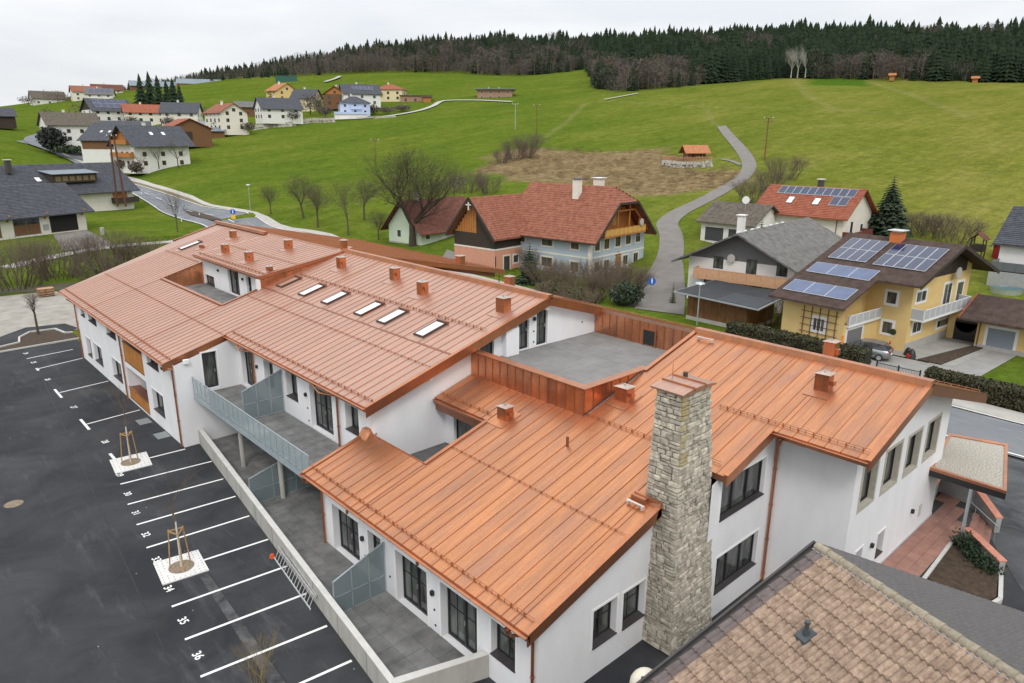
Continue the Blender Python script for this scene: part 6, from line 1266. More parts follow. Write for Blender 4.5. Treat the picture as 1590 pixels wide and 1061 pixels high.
# ---- black-roofed wooden shed --------------------------------------------------------------
sh = thing('wooden_shed', 'brown board shed with flat black roofing felt beside the farm lane', 'shed', (61.5,37,0))
SW = pm('shed_boards', (.17,.075,.026), .75, var=.4, scale=3, stretch=(3,3,.4), rnd=.12)
MB().box(61.75,67.2,33.7,40.6,-.1,.35).build('plinth', CONC, sh); bo = MB().box(61.85,67.1,33.8,40.5,.35,2.75).build('wall', WDB, sh)
for i in range(34): v = 33.75+i*.2; MB().box(61.8,61.849,v+.006,v+.194,.35,2.78).build('board', SW, bo)
for i in range(26): u = 61.82+i*.2; MB().box(u+.006,u+.194,33.75,33.798,.35,2.78).build('board', SW, bo)
MB().slab([(60.4,31.9,2.72),(68.0,32.6,3.0),(68.0,41.4,3.15),(60.4,41.4,2.95)], .14).build('roof_edge', STEEL, sh)
MB().slab([(60.5,32.05,2.745),(67.9,32.7,3.02),(67.9,41.3,3.17),(60.5,41.3,2.97)], .02).build('roofing_felt', pm('roofing_felt', (.028,.031,.037), .75, var=.2, scale=.7), sh)
MB().slab([(60.6,32.2,2.765),(64.2,32.5,2.90),(64.2,36.6,2.99),(60.6,36.6,2.862)], .01).build('felt_sheet', pm('felt_sheet', (.040,.047,.056), .7, var=.15, scale=.9), sh)
# ---- light green house behind the big tree ---------------------------------------------------
lg_, fr, zf, ro = gable_house('pale_green_house', 'pale green house with dark red tile roof behind the big bare tree', (69.3,98.2,.0), math.radians(5), 13, 8.6, 3.3, 4.2, 'u', 1.1, GRN, R_DKRED)
fr_ = fr
box_part(lg_, fr, 'plinth', -.05,13.05,-.05,8.65,-.3,.5, pm('grey_plinth', (.38,.37,.35)))
for u in (1.0, 8.2): win(lg_, fr, 'f', u, 1.3, 1.0, 1.2, 110, GLASS2, WFR)
win(lg_, fr, 'f', 4.5, .2, 1.1, 2.1, 110, WFR, WFR, name='front_door'); win(lg_, fr, 'l', 5.2, 1.3, 1.1, 1.3, 110, GLASS2, WFR); win(lg_, fr, 'l', 2.2, 1.3, .9, 1.2, 110, GLASS2, WFR)
chimney(lg_, fr, 3.0, 4.3, 7.0, 8.6, .6, WHW, WFR)
# ---- house at the right edge -------------------------------------------------------------------
rz0 = ground(101,20); re_, fr, zf, ro = gable_house('grey_roofed_house', 'white house with dark slate tiles and terrace at the right picture edge', (100.5,9.6,2.4), 0, 11, 13.5, 4.0, 3.6, 'v', .7, WH, R_DK, course=.34)
panels(re_, fr, zf, 2.6,4.6, 8.5,11.5, 1,2, PVM, PVF); box_part(re_, fr, 'terrace', -3.0,-.01,6,13.5,-1,.9, pm('grey_render', (.33,.33,.32))); balcony(re_, fr, 6, 13.4, 3.0, .95, .95, pm('dark_railing', (.12,.13,.14), .5), face='l', panels=6)
win(re_, fr, 'l', 9, 1.2, 1.6, 2.1, 100, GLASS2, BLACK, name='terrace_door')
to = thing('play_tower', 'small wooden play tower with red pitched roof in the garden on the right', 'play tower', (*hit(1514,408).xy, hit(1514,408).z)); p = to.location
for dx in (-.7,.7):
    for dy in (-.7,.7): MB().bar((p.x+dx,p.y+dy,p.z),(p.x+dx,p.y+dy,p.z+3.2),.12,.12).build('post', WDD, to)
MB().box(p.x-.8,p.x+.8,p.y-.8,p.y+.8,p.z+1.3,p.z+2.2).build('cabin', WDD, to); m = MB(); m.slab([(p.x-1.1,p.y-1.0,p.z+2.9),(p.x+1.1,p.y-1.0,p.z+2.9),(p.x+1.1,p.y,p.z+3.8),(p.x-1.1,p.y,p.z+3.8)],.08); m.slab([(p.x-1.1,p.y,p.z+3.8),(p.x+1.1,p.y,p.z+3.8),(p.x+1.1,p.y+1.0,p.z+2.9),(p.x-1.1,p.y+1.0,p.z+2.9)],.08); m.build('roof', R_DKRED, to)
p = hit(1560,405); rs, fr, zf, ro = gable_house('red_shed', 'small dark red garden shed beside the house at the right edge', (p.x,p.y-1.0,p.z), 0, 2.5, 2.6, 1.9, .7, 'u', .35, pm('dark_red_boards', (.22,.015,.015), .8), R_DK, cat='shed'); win(rs, fr, 'l', .8, .1, .9, 1.7, 110, WDD, WDD, name='shed_door')
p = hit(1562,456); po_ = thing('swimming_pool', 'round above-ground swimming pool behind the yellow house', 'pool', (p.x,p.y,p.z)); MB().tube((p.x,p.y,p.z-.3),(p.x,p.y,p.z+.42),1.6,n=28,cap=False).tube((p.x,p.y,p.z+.42),(p.x,p.y,p.z+.48),1.65,n=28,cap=False).build('pool_wall', STEEL, po_); MB().tube((p.x,p.y,p.z+.2),(p.x,p.y,p.z+.36),1.58,n=28).build('water', pm('pool_water', (.03,.12,.13), .08), po_)
# ---- barn farm at the left edge --------------------------------------------------------------
b0 = ground(30,150)+.25
ba, fr, zf, ro = gable_house('farm_building', 'low white barn with long dark slate roof and open garage at the left edge', (4.8,141.5,b0), math.radians(23.5), 29.5, 12, 3.9, 4.2, 'u', 1.2, WHW, R_DK, course=.38)
win(ba, fr, 'f', 22.6, .0, 5.2, 3.1, 150, pm('interior_shade_paint', (.012,.012,.012), .9), WDB, name='open_garage');  # flat dark pane stands in for the shade inside the open garage
for u in (2.5, 9.5, 16.2): win(ba, fr, 'f', u, .1, 4.6, 3.1, 150, GLASS2, pm('grey_steel', (.25,.27,.28), .6), n=2, name='workshop_door'); 
for u in (2.5, 9.5, 16.2):
    for k in range(2): MB(fr).box(u+.1+k*2.3,u+2.2+k*2.3,-.07,-.045,.2,1.9).build('door_panel', WDB, ba)
for u in (15.3, 21.8, 28.8): MB(fr).bar((u,-.05,2.6),(u,-1.0,3.7),.18,.18).build('bracket', WDO, ba)
MB(fr).box(21.3,22.3,-.08,-.02,.6,1.6).build('notice_board', pm('board_grey', (.35,.35,.34), .8), ba)
b2, fr2, zf2, ro2 = gable_house('slate_house', 'large dark slate-roofed house with metal dormer behind the barn at left', (19.0,178,b0+.5), math.radians(20), 33, 15, 4.6, 5.4, 'u', 1.3, WHW, R_DK, course=.45)
m = MB(fr2); m.hexa([(15.5,1.0,6.3),(25.5,1.0,6.3),(25.5,6,6.3),(15.5,6,6.3)],[(15.5,1.0,8.1),(25.5,1.0,8.1),(25.5,6,8.7),(15.5,6,8.7)]); m.build('dormer', WDD, b2); MB(fr2).slab([(15.1,.5,8.25),(25.9,.5,8.25),(25.9,6.6,9.0),(15.1,6.6,9.0)],.12).build('dormer_roof', R_MET, b2)
for i in range(6): win(b2, fr2 @ Matrix.Translation((0,1.0,0)), 'f', 16.0+i*1.55, 6.6, 1.25, 1.1, 180, pm('warm_pane', (.17,.14,.085), .2), WDB)
chimney(b2, fr2, 9, 5.0, 8.6, 11.2, .9, pm('dark_brick', (.06,.055,.05)), WFR); roof_window(b2, fr2, zf2, 13.0,14.2, 2.6,3.8); box_part(b2, fr2, 'orange_panel', 28.0,31.5,-.12,-.02,1.8,4.4, WDO); balcony(b2, fr2, 27.5, 33.5, 1.5, 1.3, 1.1, WDD, panels=5)
# ------------------------------------------------------------------ houses of the far village
def far_house(name, label, px, py, D, w, d, yaw, wh, rise, axis, wall=WH, roof_=R_DK, gable=None, over=.8, rows=2, nf=4, nl=2, sol=None, cat='house', group=None, hip=False, flat=False, balc=None, wframe=BLACK, vanish=True):
    """px, py: where the middle of the front foot stands; yaw turns the front away from the camera"""
    if D > 320: w *= .95; d *= .95; wh *= .92; rise *= .98
    c = at_dist(px, py, D); az = math.atan2(c.x, c.y); ang = -az+math.radians(yaw)
    U = Vector((math.cos(ang), math.sin(ang))); o = c.xy-U*(w/2)
    if flat:
        root = thing(name, label, cat, (o.x,o.y,c.z), group); fr = Matrix.Translation((o.x,o.y,c.z)) @ Matrix.Rotation(ang,4,'Z')
        MB(fr).box(0,w,0,d,-2,wh).build('wall', wall, root); MB(fr).box(-over,w+over,-over,d+over,wh,wh+.35).build('roof', roof_, root); zf = lambda u, v: wh
    elif hip:
        root = thing(name, label, cat, (o.x,o.y,c.z), group); fr = Matrix.Translation((o.x,o.y,c.z)) @ Matrix.Rotation(ang,4,'Z')
        MB(fr).box(0,w,0,d,-2,wh).build('wall', wall, root); q = over; e = [(-q,-q,wh-.1),(w+q,-q,wh-.1),(w+q,d+q,wh-.1),(-q,d+q,wh-.1)]; k = min(w,d)/2
        r0, r1 = ((k,d/2,wh+rise),(w-k,d/2,wh+rise)) if w >= d else ((w/2,k,wh+rise),(w/2,d-k,wh+rise)); m = MB(fr)
        if w >= d: m.poly([e[0],e[1],r1,r0]); m.poly([e[2],e[3],r0,r1]); m.poly([e[3],e[0],r0]); m.poly([e[1],e[2],r1])
        else: m.poly([e[0],e[1],r0]); m.poly([e[1],e[2],r1,r0]); m.poly([e[2],e[3],r1]); m.poly([e[3],e[0],r0,r1])
        m.poly(e[::-1]); m.build('roof', roof_, root); zf = lambda u, v: wh
    else:
        root, fr, zf, ro = gable_house(name, label, (o.x,o.y,c.z), ang, w, d, wh, rise, axis, over, wall, roof_, gable, group, cat)
    def wrow(face, L, n, W_=0):
        for r in range(rows):
            z = .9+r*2.75
            if z+1.3 > wh+.3 and not (axis == 'v' and face == 'f'): continue
            for i in range(n):
                a = L*(i+.5)/n-.65; win(root, fr, face, a, z, 1.3, 1.4, 300, GLASS2, wframe, W_=W_)
    if nf: wrow('f', w, nf)
    if nl: wrow('l', d, nl); wrow('r', d, nl, w)
    if axis == 'v' and not flat and not hip and rise > 2.5 and nf: win(root, fr, 'f', w/2-.7, wh+.3, 1.4, 1.3, 300, GLASS2, wframe)
    if sol: panels(root, fr, zf, *sol, lift=.4, gap=.15)
    if balc: balcony(root, fr, balc[0], balc[1], 1.4, balc[2], 1.1, balc[3], panels=4, face=(balc[4] if len(balc) > 4 else 'f'))
    if not flat and cat in ('house',): chimney(root, fr, w*.42, d*.55, wh+rise*.5, wh+rise+1.0, .8)
    return root, fr, zf
H = far_house
H('village_house', 'white house with old brown roof and dark balcony beside the dark evergreen at left', 120,222,330, 19,13, 14, 7.4,4.4,'u', WH,R_OLD, nf=4, nl=3, balc=(1,12,3.2,WDD,'l'))
H('village_house', 'dark-gabled house with white solar panels covering its black roof', 178,190,395, 19,13, 22, 5.8,5.2,'u', WH,R_DK,WDD, nf=4, sol=(2,17,1,5.5,5,2))
H('village_house', 'low white house with bright red roof and white chimney between dark roofs', 228,192,385, 18,11, 4, 5.6,3.4,'u', WHW,R_RED2, nf=4)
H('farm_shed', 'pale metal-roofed shed behind the bright red roof', 258,183,430, 20,10, 0, 4,2.4,'u', WH,R_MET, nf=0, nl=0, cat='shed')
H('village_house', 'cream house with dark grey roof and skylights above the metal sheds', 280,194,365, 16,12, -12, 6.0,4.2,'u', WHW,R_DK, nf=3)
H('farm_shed', 'blue-grey metal shed left of the big white house with red roof', 322,206,350, 14,8, -6, 3.4,1.6,'u', WH,R_MET, nf=0, nl=0, cat='shed')
H('farm_shed', 'lower grey lean-to shed in front of the blue-grey metal shed', 326,213,328, 12,6, -6, 2.8,1.2,'u', WDB,R_MET, nf=0, nl=0, cat='shed')
H('village_house', 'tall white house with red roof and plain gable above the meadow', 366,204,330, 12,17, 24, 8.2,3.6,'v', WHW,R_RED, rows=3, nf=2, nl=4)
t_, fr, zf = H('farm_barn', 'white and wood barn with dark slate roof next to the balcony farmhouse', 166,254,275, 17,16, -38, 7.6,5.2,'u', WH,R_DK, nf=0, nl=0, cat='barn')
MB(fr).box(.5,16.5,-.15,-.02,4.6,7.4).build('timber_band', WDB, t_); win(t_, fr, 'f', 10, .3, 4.5, 3.2, 270, pm('grey_gate', (.3,.3,.3), .7), WFR, name='barn_gate'); roof_window(t_, fr, zf, 5,6,3,4); roof_window(t_, fr, zf, 8,9,3,4)
t_, fr, zf = H('farmhouse', 'large white farmhouse with slate roof and two orange wooden balconies by the road', 256,261,258, 18,12, 30, 7.8,5.0,'u', WH,R_DK, WDO, nf=3, nl=4, wframe=WDO, over=1.6)
balcony(t_, fr, 0.5, 11.5, 1.6, 3.6, 1.2, WDO, face='l', panels=5); balcony(t_, fr, 1.5, 10.5, 1.6, 7.4, 1.2, WDO, face='l', panels=5); roof_window(t_, fr, zf, 7,8.2,2.4,3.6); roof_window(t_, fr, zf, 11,12.2,2.4,3.6)
t_, fr, zf = H('farm_barn', 'brown wooden barn with flat-pitched red roof at the edge of the village', 298,222,300, 15,12, 18, 5.2,3.4,'v', WDB,R_RED2, nf=0, nl=0, cat='barn'); MB(fr).box(5,8,-.1,-.02,1,4).build('barn_gate', WDD, t_)
H('village_house', 'low house with flat dark roofs between the two barns', 190,208,345, 22,9, 0, 3.6,1.8,'u', WDD,R_DK, rows=1, nf=3, nl=0)
H('far_farmhouse', 'small dark-roofed house on the far left skyline', 78,163,640, 22,12, 10, 5,5,'u', WH,R_OLD, nf=3, nl=0, rows=1)
H('far_farmhouse', 'white house with red roof on the left skyline', 138,157,620, 20,13, 8, 7,4,'u', WHW,R_RED, nf=3, nl=0)
H('far_farmhouse', 'grey-roofed white house in front of the red roofs on the left skyline', 155,159,600, 18,12, -8, 6,4,'u', WH,R_GR, nf=3, nl=0, sol=(2,16,1,5,4,1))
H('far_farmhouse', 'brown-red roofed house behind the others on the left skyline', 169,151,660, 22,12, 4, 6,4,'u', WHW,R_DKRED, nf=3, nl=0)
H('farm_hall', 'long low farm hall with blue-grey metal roof below the forest edge', 240,142,680, 36,14, 4, 4.5,4,'u', WDB,R_MET, nf=0, nl=0, cat='barn')
H('farm_hall', 'long wooden farm hall with pale metal roof and orange end below the forest', 316,141,680, 42,16, -4, 6,4,'u', WDO,R_MET, nf=4, nl=0, rows=1, cat='barn', wframe=WFR)
H('hay_barn', 'small dark hay barn on the meadow at the left picture edge', -4,194,400, 15,9, 8, 4.5,3.2,'u', WDD,R_DK, nf=0, nl=0, cat='barn')
H('village_house', 'white house with blue-grey roof and dark gable windows above the stone wall', 440,187,350, 19,12, 18, 5.6,4.6,'u', WH,R_DK, nf=3, nl=3)
H('village_house', 'yellow house with orange roof behind the small conifer', 447,157,440, 14,12, 30, 6,4,'v', YEL,R_OR, nf=2)
H('village_house', 'yellow house with dark roof half hidden by bare trees', 470,169,405, 13,12, -25, 6,4.4,'u', YEL2,R_DK, nf=2)
H('village_house', 'wooden house with brown-red roof left of the white house with solar roof', 521,165,400, 13,12, -18, 6.5,3.8,'v', WDB,R_DKRED, WDO, nf=2, wframe=WDD)
H('village_house', 'white house with dark roof and a bright solar array behind the light blue house', 563,164,395, 20,13, 10, 6.6,4.6,'u', WH,R_DK, nf=3, nl=3, sol=(5,16,2,4.5,5,1))
t_, fr, zf = H('village_house', 'light blue house with hipped dark roof above white garages', 552,179,368, 15,12, 6, 6.2,3.2,'u', LBL,R_DK, nf=3, nl=2, hip=True, wframe=WFR, balc=(5,10,2.9,LBL))
MB(fr).box(-3,12,-6,-.02,-4.5,.2).build('garage_block', WH, t_); MB(fr).box(-3.4,12.4,-6.4,-5.9,.2,1.2).build('terrace_parapet', LBL, t_)
for u in (-1,4.5): win(t_, fr @ Matrix.Translation((0,-6,0)), 'f', u, -4.0, 4.2, 2.8, 360, WFR, WFR, name='garage_door')
H('village_house', 'pale yellow house with red hipped roof and small solar panels near the hill path', 603,157,430, 17,13, -14, 6.8,3.0,'u', YEL2,R_RED2, nf=3, nl=3, hip=True, balc=(1,5,3.4,WDO))
H('village_house', 'low brown flat-roofed house right of the red hipped roof', 645,160,425, 17,9, -6, 4.2,0,'u', BRK,R_GR, nf=3, nl=1, rows=1, flat=True)
H('shed', 'orange wooden shed at the right end of the low flat-roofed house', 663,160,420, 4.5,4, -6, 3.4,0,'u', WDO,R_GR, nf=0, nl=0, flat=True, cat='shed')
t_, fr, zf = H('brick_villa', 'flat-roofed raw brick villa standing alone below the forest', 768,156,430, 21,12, -6, 6.4,0,'u', BRK,R_MET, nf=4, nl=2, flat=True, wframe=WFR, over=1.6)
for u in (6, 12): MB(fr).tube((u,5,6.7),(u,5,7.6),.3,n=8).build('roof_vent', STEEL, t_)
H('container', 'green container at the forest edge above the village', 445,129,610, 17,5, 0, 5.5,0,'u', pm('green_paint', (.02,.10,.075), .6),R_DK, nf=0, nl=0, flat=True, over=.1, cat='container')
H('farm_shed', 'wide grey-roofed shed behind the red-roofed white house', 402,178,395, 22,10, 5, 4,2.6,'u', WDB,R_GR, nf=0, nl=0, cat='shed')
c = hit(737,164); 
# stone terrace walls, soil heap, hut with fence
RUB = pm('pale_rubble', (.30,.28,.24), .95, col2=(.55,.52,.46), scale=1.2, detail=6, bump=1.0, bscale=3)
def rubble(name, label, pts, h, n, s, cat='wall'):
    t = thing(name, label, cat, tuple(hit(*pts[len(pts)//2]))); rg = random.Random(len(pts)*7+n); P = [hit(*p) for p in pts]; cnt = 0; rest = MB()
    for a, b in zip(P[:-1], P[1:]):
        k = max(2, int(n*(b-a).length/sum((y-x).length for x, y in zip(P[:-1],P[1:]))))
        for i in range(k):
            p = a.lerp(b, i/k); rows_ = int(h/s)
            for r in range(rows_):
                q = p+Vector((rg.uniform(-.25,.25),rg.uniform(-.25,.25),0)); z = ground(q.x,q.y)+r*s; w = s*rg.uniform(.6,1.0)
                m = MB() if cnt < 150 else rest; m.hexa([(q.x-w,q.y-w*.7,z-.2),(q.x+w*.9,q.y-w*.8,z-.2),(q.x+w,q.y+w*.7,z-.2),(q.x-w*.8,q.y+w*.8,z-.2)],[(q.x-w*.7,q.y-w*.6,z+s*.95),(q.x+w*.7,q.y-w*.5,z+s*rg.uniform(.8,1.05)),(q.x+w*.6,q.y+w*.6,z+s*.9),(q.x-w*.7,q.y+w*.5,z+s)])
                if m is not rest: m.build('stone', RUB, t)
                cnt += 1
    if rest.f: stuff(rest.build('stone', RUB, t))
rubble('rubble_wall', 'pale dry-stone wall along the lower edge of the hillside houses', [(395,203),(420,200),(450,198),(480,192),(520,190)], 2.6, 60, 1.0)
rubble('rubble_wall', 'low stone edging under the light blue house garden', [(556,187),(590,184),(615,182)], 1.4, 26, .8)
rubble('rubble_wall', 'stone retaining wall under the fenced wooden hut', [(1030,258),(1060,262),(1085,262),(1108,259)], 1.6, 30, .5)
hp = hit(1068,250); ht, fr, zf, ro = gable_house('wooden_hut', 'small wooden hut with orange roof on a fenced stone terrace in the meadow', (hp.x-1.5,hp.y-1.0,hp.z), math.radians(-38), 4.6, 4.2, 2.3, 1.3, 'u', 1.0, WDB, R_OR, cat='hut')
win(ht, fr, 'f', .8, .2, .9, 1.8, 150, WDD, WDO, name='hut_door'); win(ht, fr, 'f', 2.6, .8, 1.1, .9, 150, GLASS2, WDO)
def fence(name, label, pts, h, sp, mat, rails=2, board=.09, world=False):
    P = [Vector(p) if world else hit(*p) for p in pts]; t = thing(name, label, 'fence', tuple(P[0])); k = 0
    for a, b in zip(P[:-1], P[1:]):
        n = max(1, int((b-a).length/sp))
        for i in range(n):
            p = a.lerp(b, i/n); z = ground(p.x,p.y)
            MB().bar((p.x,p.y,z-.1),(p.x,p.y,z+h*(1+.06*math.sin(i*7))), board, .035, up=(b-a)).build('picket', mat, t)
        for r in range(rails):
            m = MB()
            for i in range(6):
                p, q = a.lerp(b,i/6), a.lerp(b,(i+1)/6); m.bar((p.x,p.y,ground(p.x,p.y)+h*(.35+.4*r)),(q.x,q.y,ground(q.x,q.y)+h*(.35+.4*r)),.05,.08)
            m.build('rail', mat, t)
fence('picket_fence', 'tan picket fence around the wooden hut terrace', [(1029,250),(1060,254),(1107,253)], 1.3, .42, WDT, board=.2)
# ------------------------------------------------------------------ street furniture, poles, car
def pole(label, px, py, h, r=.12, arms=1, mat=None, double=False, D=None):
    p = at_dist(px,py,D) if D else hit(px,py); t = thing('utility_pole', label, 'pole', tuple(p)); mt = mat or WDB
    for dx in ((-.9,.9) if double else (0,)):
        a = Vector((p.x+dx*CR.x, p.y+dx*CR.y, p.z)); top = Vector((p.x+dx*.45*CR.x, p.y+dx*.45*CR.y, p.z+h)); MB().tube(a,top,r,r*.75,n=8).build('pole', mt, t)
    for k in range(arms): MB().bar((p.x-1.1*CR.x,p.y-1.1*CR.y,p.z+h-.3-k*.7),(p.x+1.1*CR.x,p.y+1.1*CR.y,p.z+h-.3-k*.7),.12,.12).build('cross_arm', mt, t)
    for k in range(3): x = (-1,.0,1)[k]; MB().tube((p.x+x*CR.x,p.y+x*CR.y,p.z+h-.24),(p.x+x*CR.x,p.y+x*CR.y,p.z+h+.1),.07,n=6).build('insulator', WFR, t)
    return t
pole('brown wooden double pole standing on the grass beside the driveway at left', 189,321,15.0,.22,1,pm('creosote_pole',(.10,.045,.03),.9,var=.2),True, D=178)
pole('pale concrete pole in the middle of the meadow', 800,203,9.5,.14,1,CONC); pole('brown pole with crossbars left of the bare thicket', 833,211,10.5,.13,2); pole('brown pole with ladder at the bend of the lane', 1187,250,9.5,.16,2); pole('thin pole on the meadow behind the big bare tree', 584,268,9.0,.10,1)
def lamp(label, p, h):
    t = thing('street_lamp', label, 'street lamp', tuple(p)); m = MB(); m.tube(p, p+Vector((0,0,h)), .075,.055,n=10); m.build('post', STEEL, t)
    m = MB(); q = p+Vector((0,0,h)); m.tube(q,q+Vector((0,0,.28)),.11,.2,n=12); m.build('lantern', pm('lamp_glass',(.6,.6,.58),.3), t); m = MB(); m.tube(q+Vector((0,0,.28)),q+Vector((0,0,.36)),.50,.45,n=18); m.tube(q+Vector((0,0,.36)),q+Vector((0,0,.46)),.45,.08,n=18); m.build('hat', STEEL, t)
lamp('grey street lamp in front of the wooden shed', Vector((60.0,38.1,0)), 4.0); lamp('pale street lamp beside the pavement at the meadow edge', hit(389,328), 5.0)
SB = pm('sign_blue', (.01,.10,.45), .4); SYE = pm('sign_yellow', (.75,.48,.02), .5)
def sign(label, p, h, bits):
    t = thing('road_sign', label, 'sign', tuple(p)); MB().tube(p, p+Vector((0,0,h)), .035, n=8).build('post', STEEL, t)
    f = Vector((-CF.x,-CF.y,0)).normalized(); s = Vector((CR.x,CR.y,0)).normalized()
    for (dz, kind, r, mat) in bits:
        q = p+Vector((0,0,h+dz))+f*.05
        if kind == 'disc':
            MB().tube(q, q+f*.02, r, n=24).build('plate', mat, t); m = MB(); m.hexa([q+f*.022+s*(-.12*r)+Vector((0,0,-.6*r)),q+f*.022+s*(.12*r)+Vector((0,0,-.6*r)),q+f*.03+s*(.12*r)+Vector((0,0,-.6*r)),q+f*.03+s*(-.12*r)+Vector((0,0,-.6*r))],[q+f*.022+s*(-.2*r)+Vector((0,0,.5*r)),q+f*.022+s*(.2*r)+Vector((0,0,.5*r)),q+f*.03+s*(.2*r)+Vector((0,0,.5*r)),q+f*.03+s*(-.2*r)+Vector((0,0,.5*r))]); m.tube(q+f*.022+Vector((0,0,.68*r)),q+f*.03+Vector((0,0,.68*r)),.15*r,n=10); m.build('symbol', WFR, t)
        else: m = MB(); m.hexa([q-s*r-Vector((0,0,r)),q+s*r-Vector((0,0,r)),q+s*r-Vector((0,0,r))+f*.02,q-s*r-Vector((0,0,r))+f*.02],[q-s*r+Vector((0,0,r)),q+s*r+Vector((0,0,r)),q+s*r+Vector((0,0,r))+f*.02,q-s*r+Vector((0,0,r))+f*.02]); m.build('plate', mat, t)
sign('round blue footpath sign in front of the farmhouse shrubs', hit(1010,474), 2.3, [(.3,'disc',.42,SB)])
sign('round blue sign above a yellow plate on the traffic island', hit(364,352), 1.6, [(1.05,'disc',.55,SB),(.1,'sq',.42,SYE)])
for px, py, lab in ((310,337,'white delineator post on the soil island'),(282,345,'white delineator post on the near road edge'),(220,303,'white delineator post beside the driveway apron')):
    p = hit(px,py); t = thing('delineator_post', lab, 'post', tuple(p)); MB().box(p.x-.08,p.x+.08,p.y-.06,p.y+.06,p.z,p.z+1.15).build('post', WFR, t); MB().box(p.x-.083,p.x+.083,p.y-.063,p.y+.063,p.z+.8,p.z+.98).build('band', BLACK, t)
p = Vector((60.3,31.2,0)); t = thing('utility_box', 'grey utility box at the corner of the wooden shed', 'utility box', tuple(p)); MB().box(p.x-.3,p.x+.3,p.y-.5,p.y+.5,0,1.15).build('cabinet', pm('cabinet_grey',(.38,.42,.46),.5), t); MB().box(p.x-.34,p.x+.34,p.y-.54,p.y+.54,1.15,1.2).build('lid', STEEL, t)
p = hit(958,470); t = thing('white_cabinet', 'white roadside cabinet among the dark shrubs', 'cabinet', tuple(p)); MB().box(p.x-.4,p.x+.4,p.y-.55,p.y+.55,p.z,p.z+1.4).build('cabinet', WFR, t); MB().box(p.x-.44,p.x+.44,p.y-.59,p.y+.59,p.z+1.4,p.z+1.46).build('lid', STEEL, t)
def orange_marker(): 
    t = thing('marker_post', 'orange marker post in front of the clipped hedge', 'post', (57.6,22.9,0)); MB().tube((57.6,22.9,0),(57.6,22.9,1.9),.06,n=8).build('post', BLACK, t); MB().tube((57.6,22.9,1.9),(57.6,22.9,2.6),.09,n=8).build('sleeve', pm('orange_paint',(.75,.20,.02),.5), t)
orange_marker()
# parked silver car
car = thing('parked_car', 'silver hatchback parked between the clipped hedge and the yellow house', 'car', (62.0,22.6,0))
cf = Matrix.Translation((62.0,22.6,0)) @ Matrix.Rotation(math.radians(100),4,'Z')      # +x is the nose
CP = pm('silver_paint', (.30,.31,.32), .3, metal=.7, coat=.4); sec = [(-2.0,.55,.52,.90,.68),(-1.95,.34,.30,1.05,.78),(-1.3,.22,.84,1.42,.80),(-.4,.20,.86,1.50,.82),(.35,.20,.86,1.44,.82),(1.15,.20,.80,1.0,.80),(1.75,.26,.70,.86,.74),(2.0,.40,.5,.68,.60)]
body = [(-2.02,.45,.92,.70),(-1.85,.25,.98,.82),(-1.0,.2,.98,.85),(0,.2,.97,.86),(1.0,.2,.92,.85),(1.7,.24,.80,.80),(2.02,.38,.62,.62)]
m = MB(cf); rings = []
for x,z0,z1,w in body: rings.append([m.P(q) for q in ((x,-w*.93,z0),(x,-w,z0+.2),(x,-w,z1-.12),(x,-w*.86,z1),(x,w*.86,z1),(x,w,z1-.12),(x,w,z0+.2),(x,w*.93,z0))])
for A_,B2 in zip(rings[:-1],rings[1:]):
    for i in range(8): m.f.append([A_[i],A_[(i+1)%8],B2[(i+1)%8],B2[i]]); m.mi.append(0)
m.f.append(rings[0]); m.mi.append(0); m.f.append(rings[-1][::-1]); m.mi.append(0); m.build('body', CP, car, smooth=True)
m = MB(cf); cab = [(-1.92,.96,.72,.96),(-1.45,1.40,.62,.97),(-.4,1.50,.64,.97),(.3,1.44,.62,.97),(1.05,.95,.72,.94)]; rr = []
for x,z,w,zb in cab: rr.append([m.P(q) for q in ((x,-.78,zb-.06),(x,-w,z),(x,w,z),(x,.78,zb-.06))])
for A_,B2 in zip(rr[:-1],rr[1:]):
    for i in range(3): m.f.append([A_[i],A_[i+1],B2[i+1],B2[i]]); m.mi.append(1 if i != 1 else 0)
m.mi[1] = 1; m.mi[len(m.mi)-2] = 1
m.build('cabin', [CP, GLASS2], car)
for sx in (-1.25,1.3):
    for sy in (-.8,.8):
        w = MB(cf).tube((sx,sy-.1,.31),(sx,sy+.1,.31),.31,n=18).build('wheel', pm('tyre',(.02,.02,.02),.8), car); MB(cf).tube((sx,sy*1.13,.31),(sx,sy*1.14+.002,.31),.19,n=14).build('rim', STEEL, w)
for sy in (-.6,.6): MB(cf).box(-2.03,-1.85,sy-.13,sy+.13,.68,.95).build('tail_light', pm('tail_red',(.35,.01,.01),.2), car); MB(cf).box(1.85,2.0,sy-.14,sy+.14,.55,.70).build('headlight', WFR, car)
MB(cf).box(-2.06,-2.0,-.26,.26,.52,.63).build('number_plate', WFR, car); MB(cf).box(-2.08,-1.9,-.7,.7,.3,.46).build('bumper', CP, car)
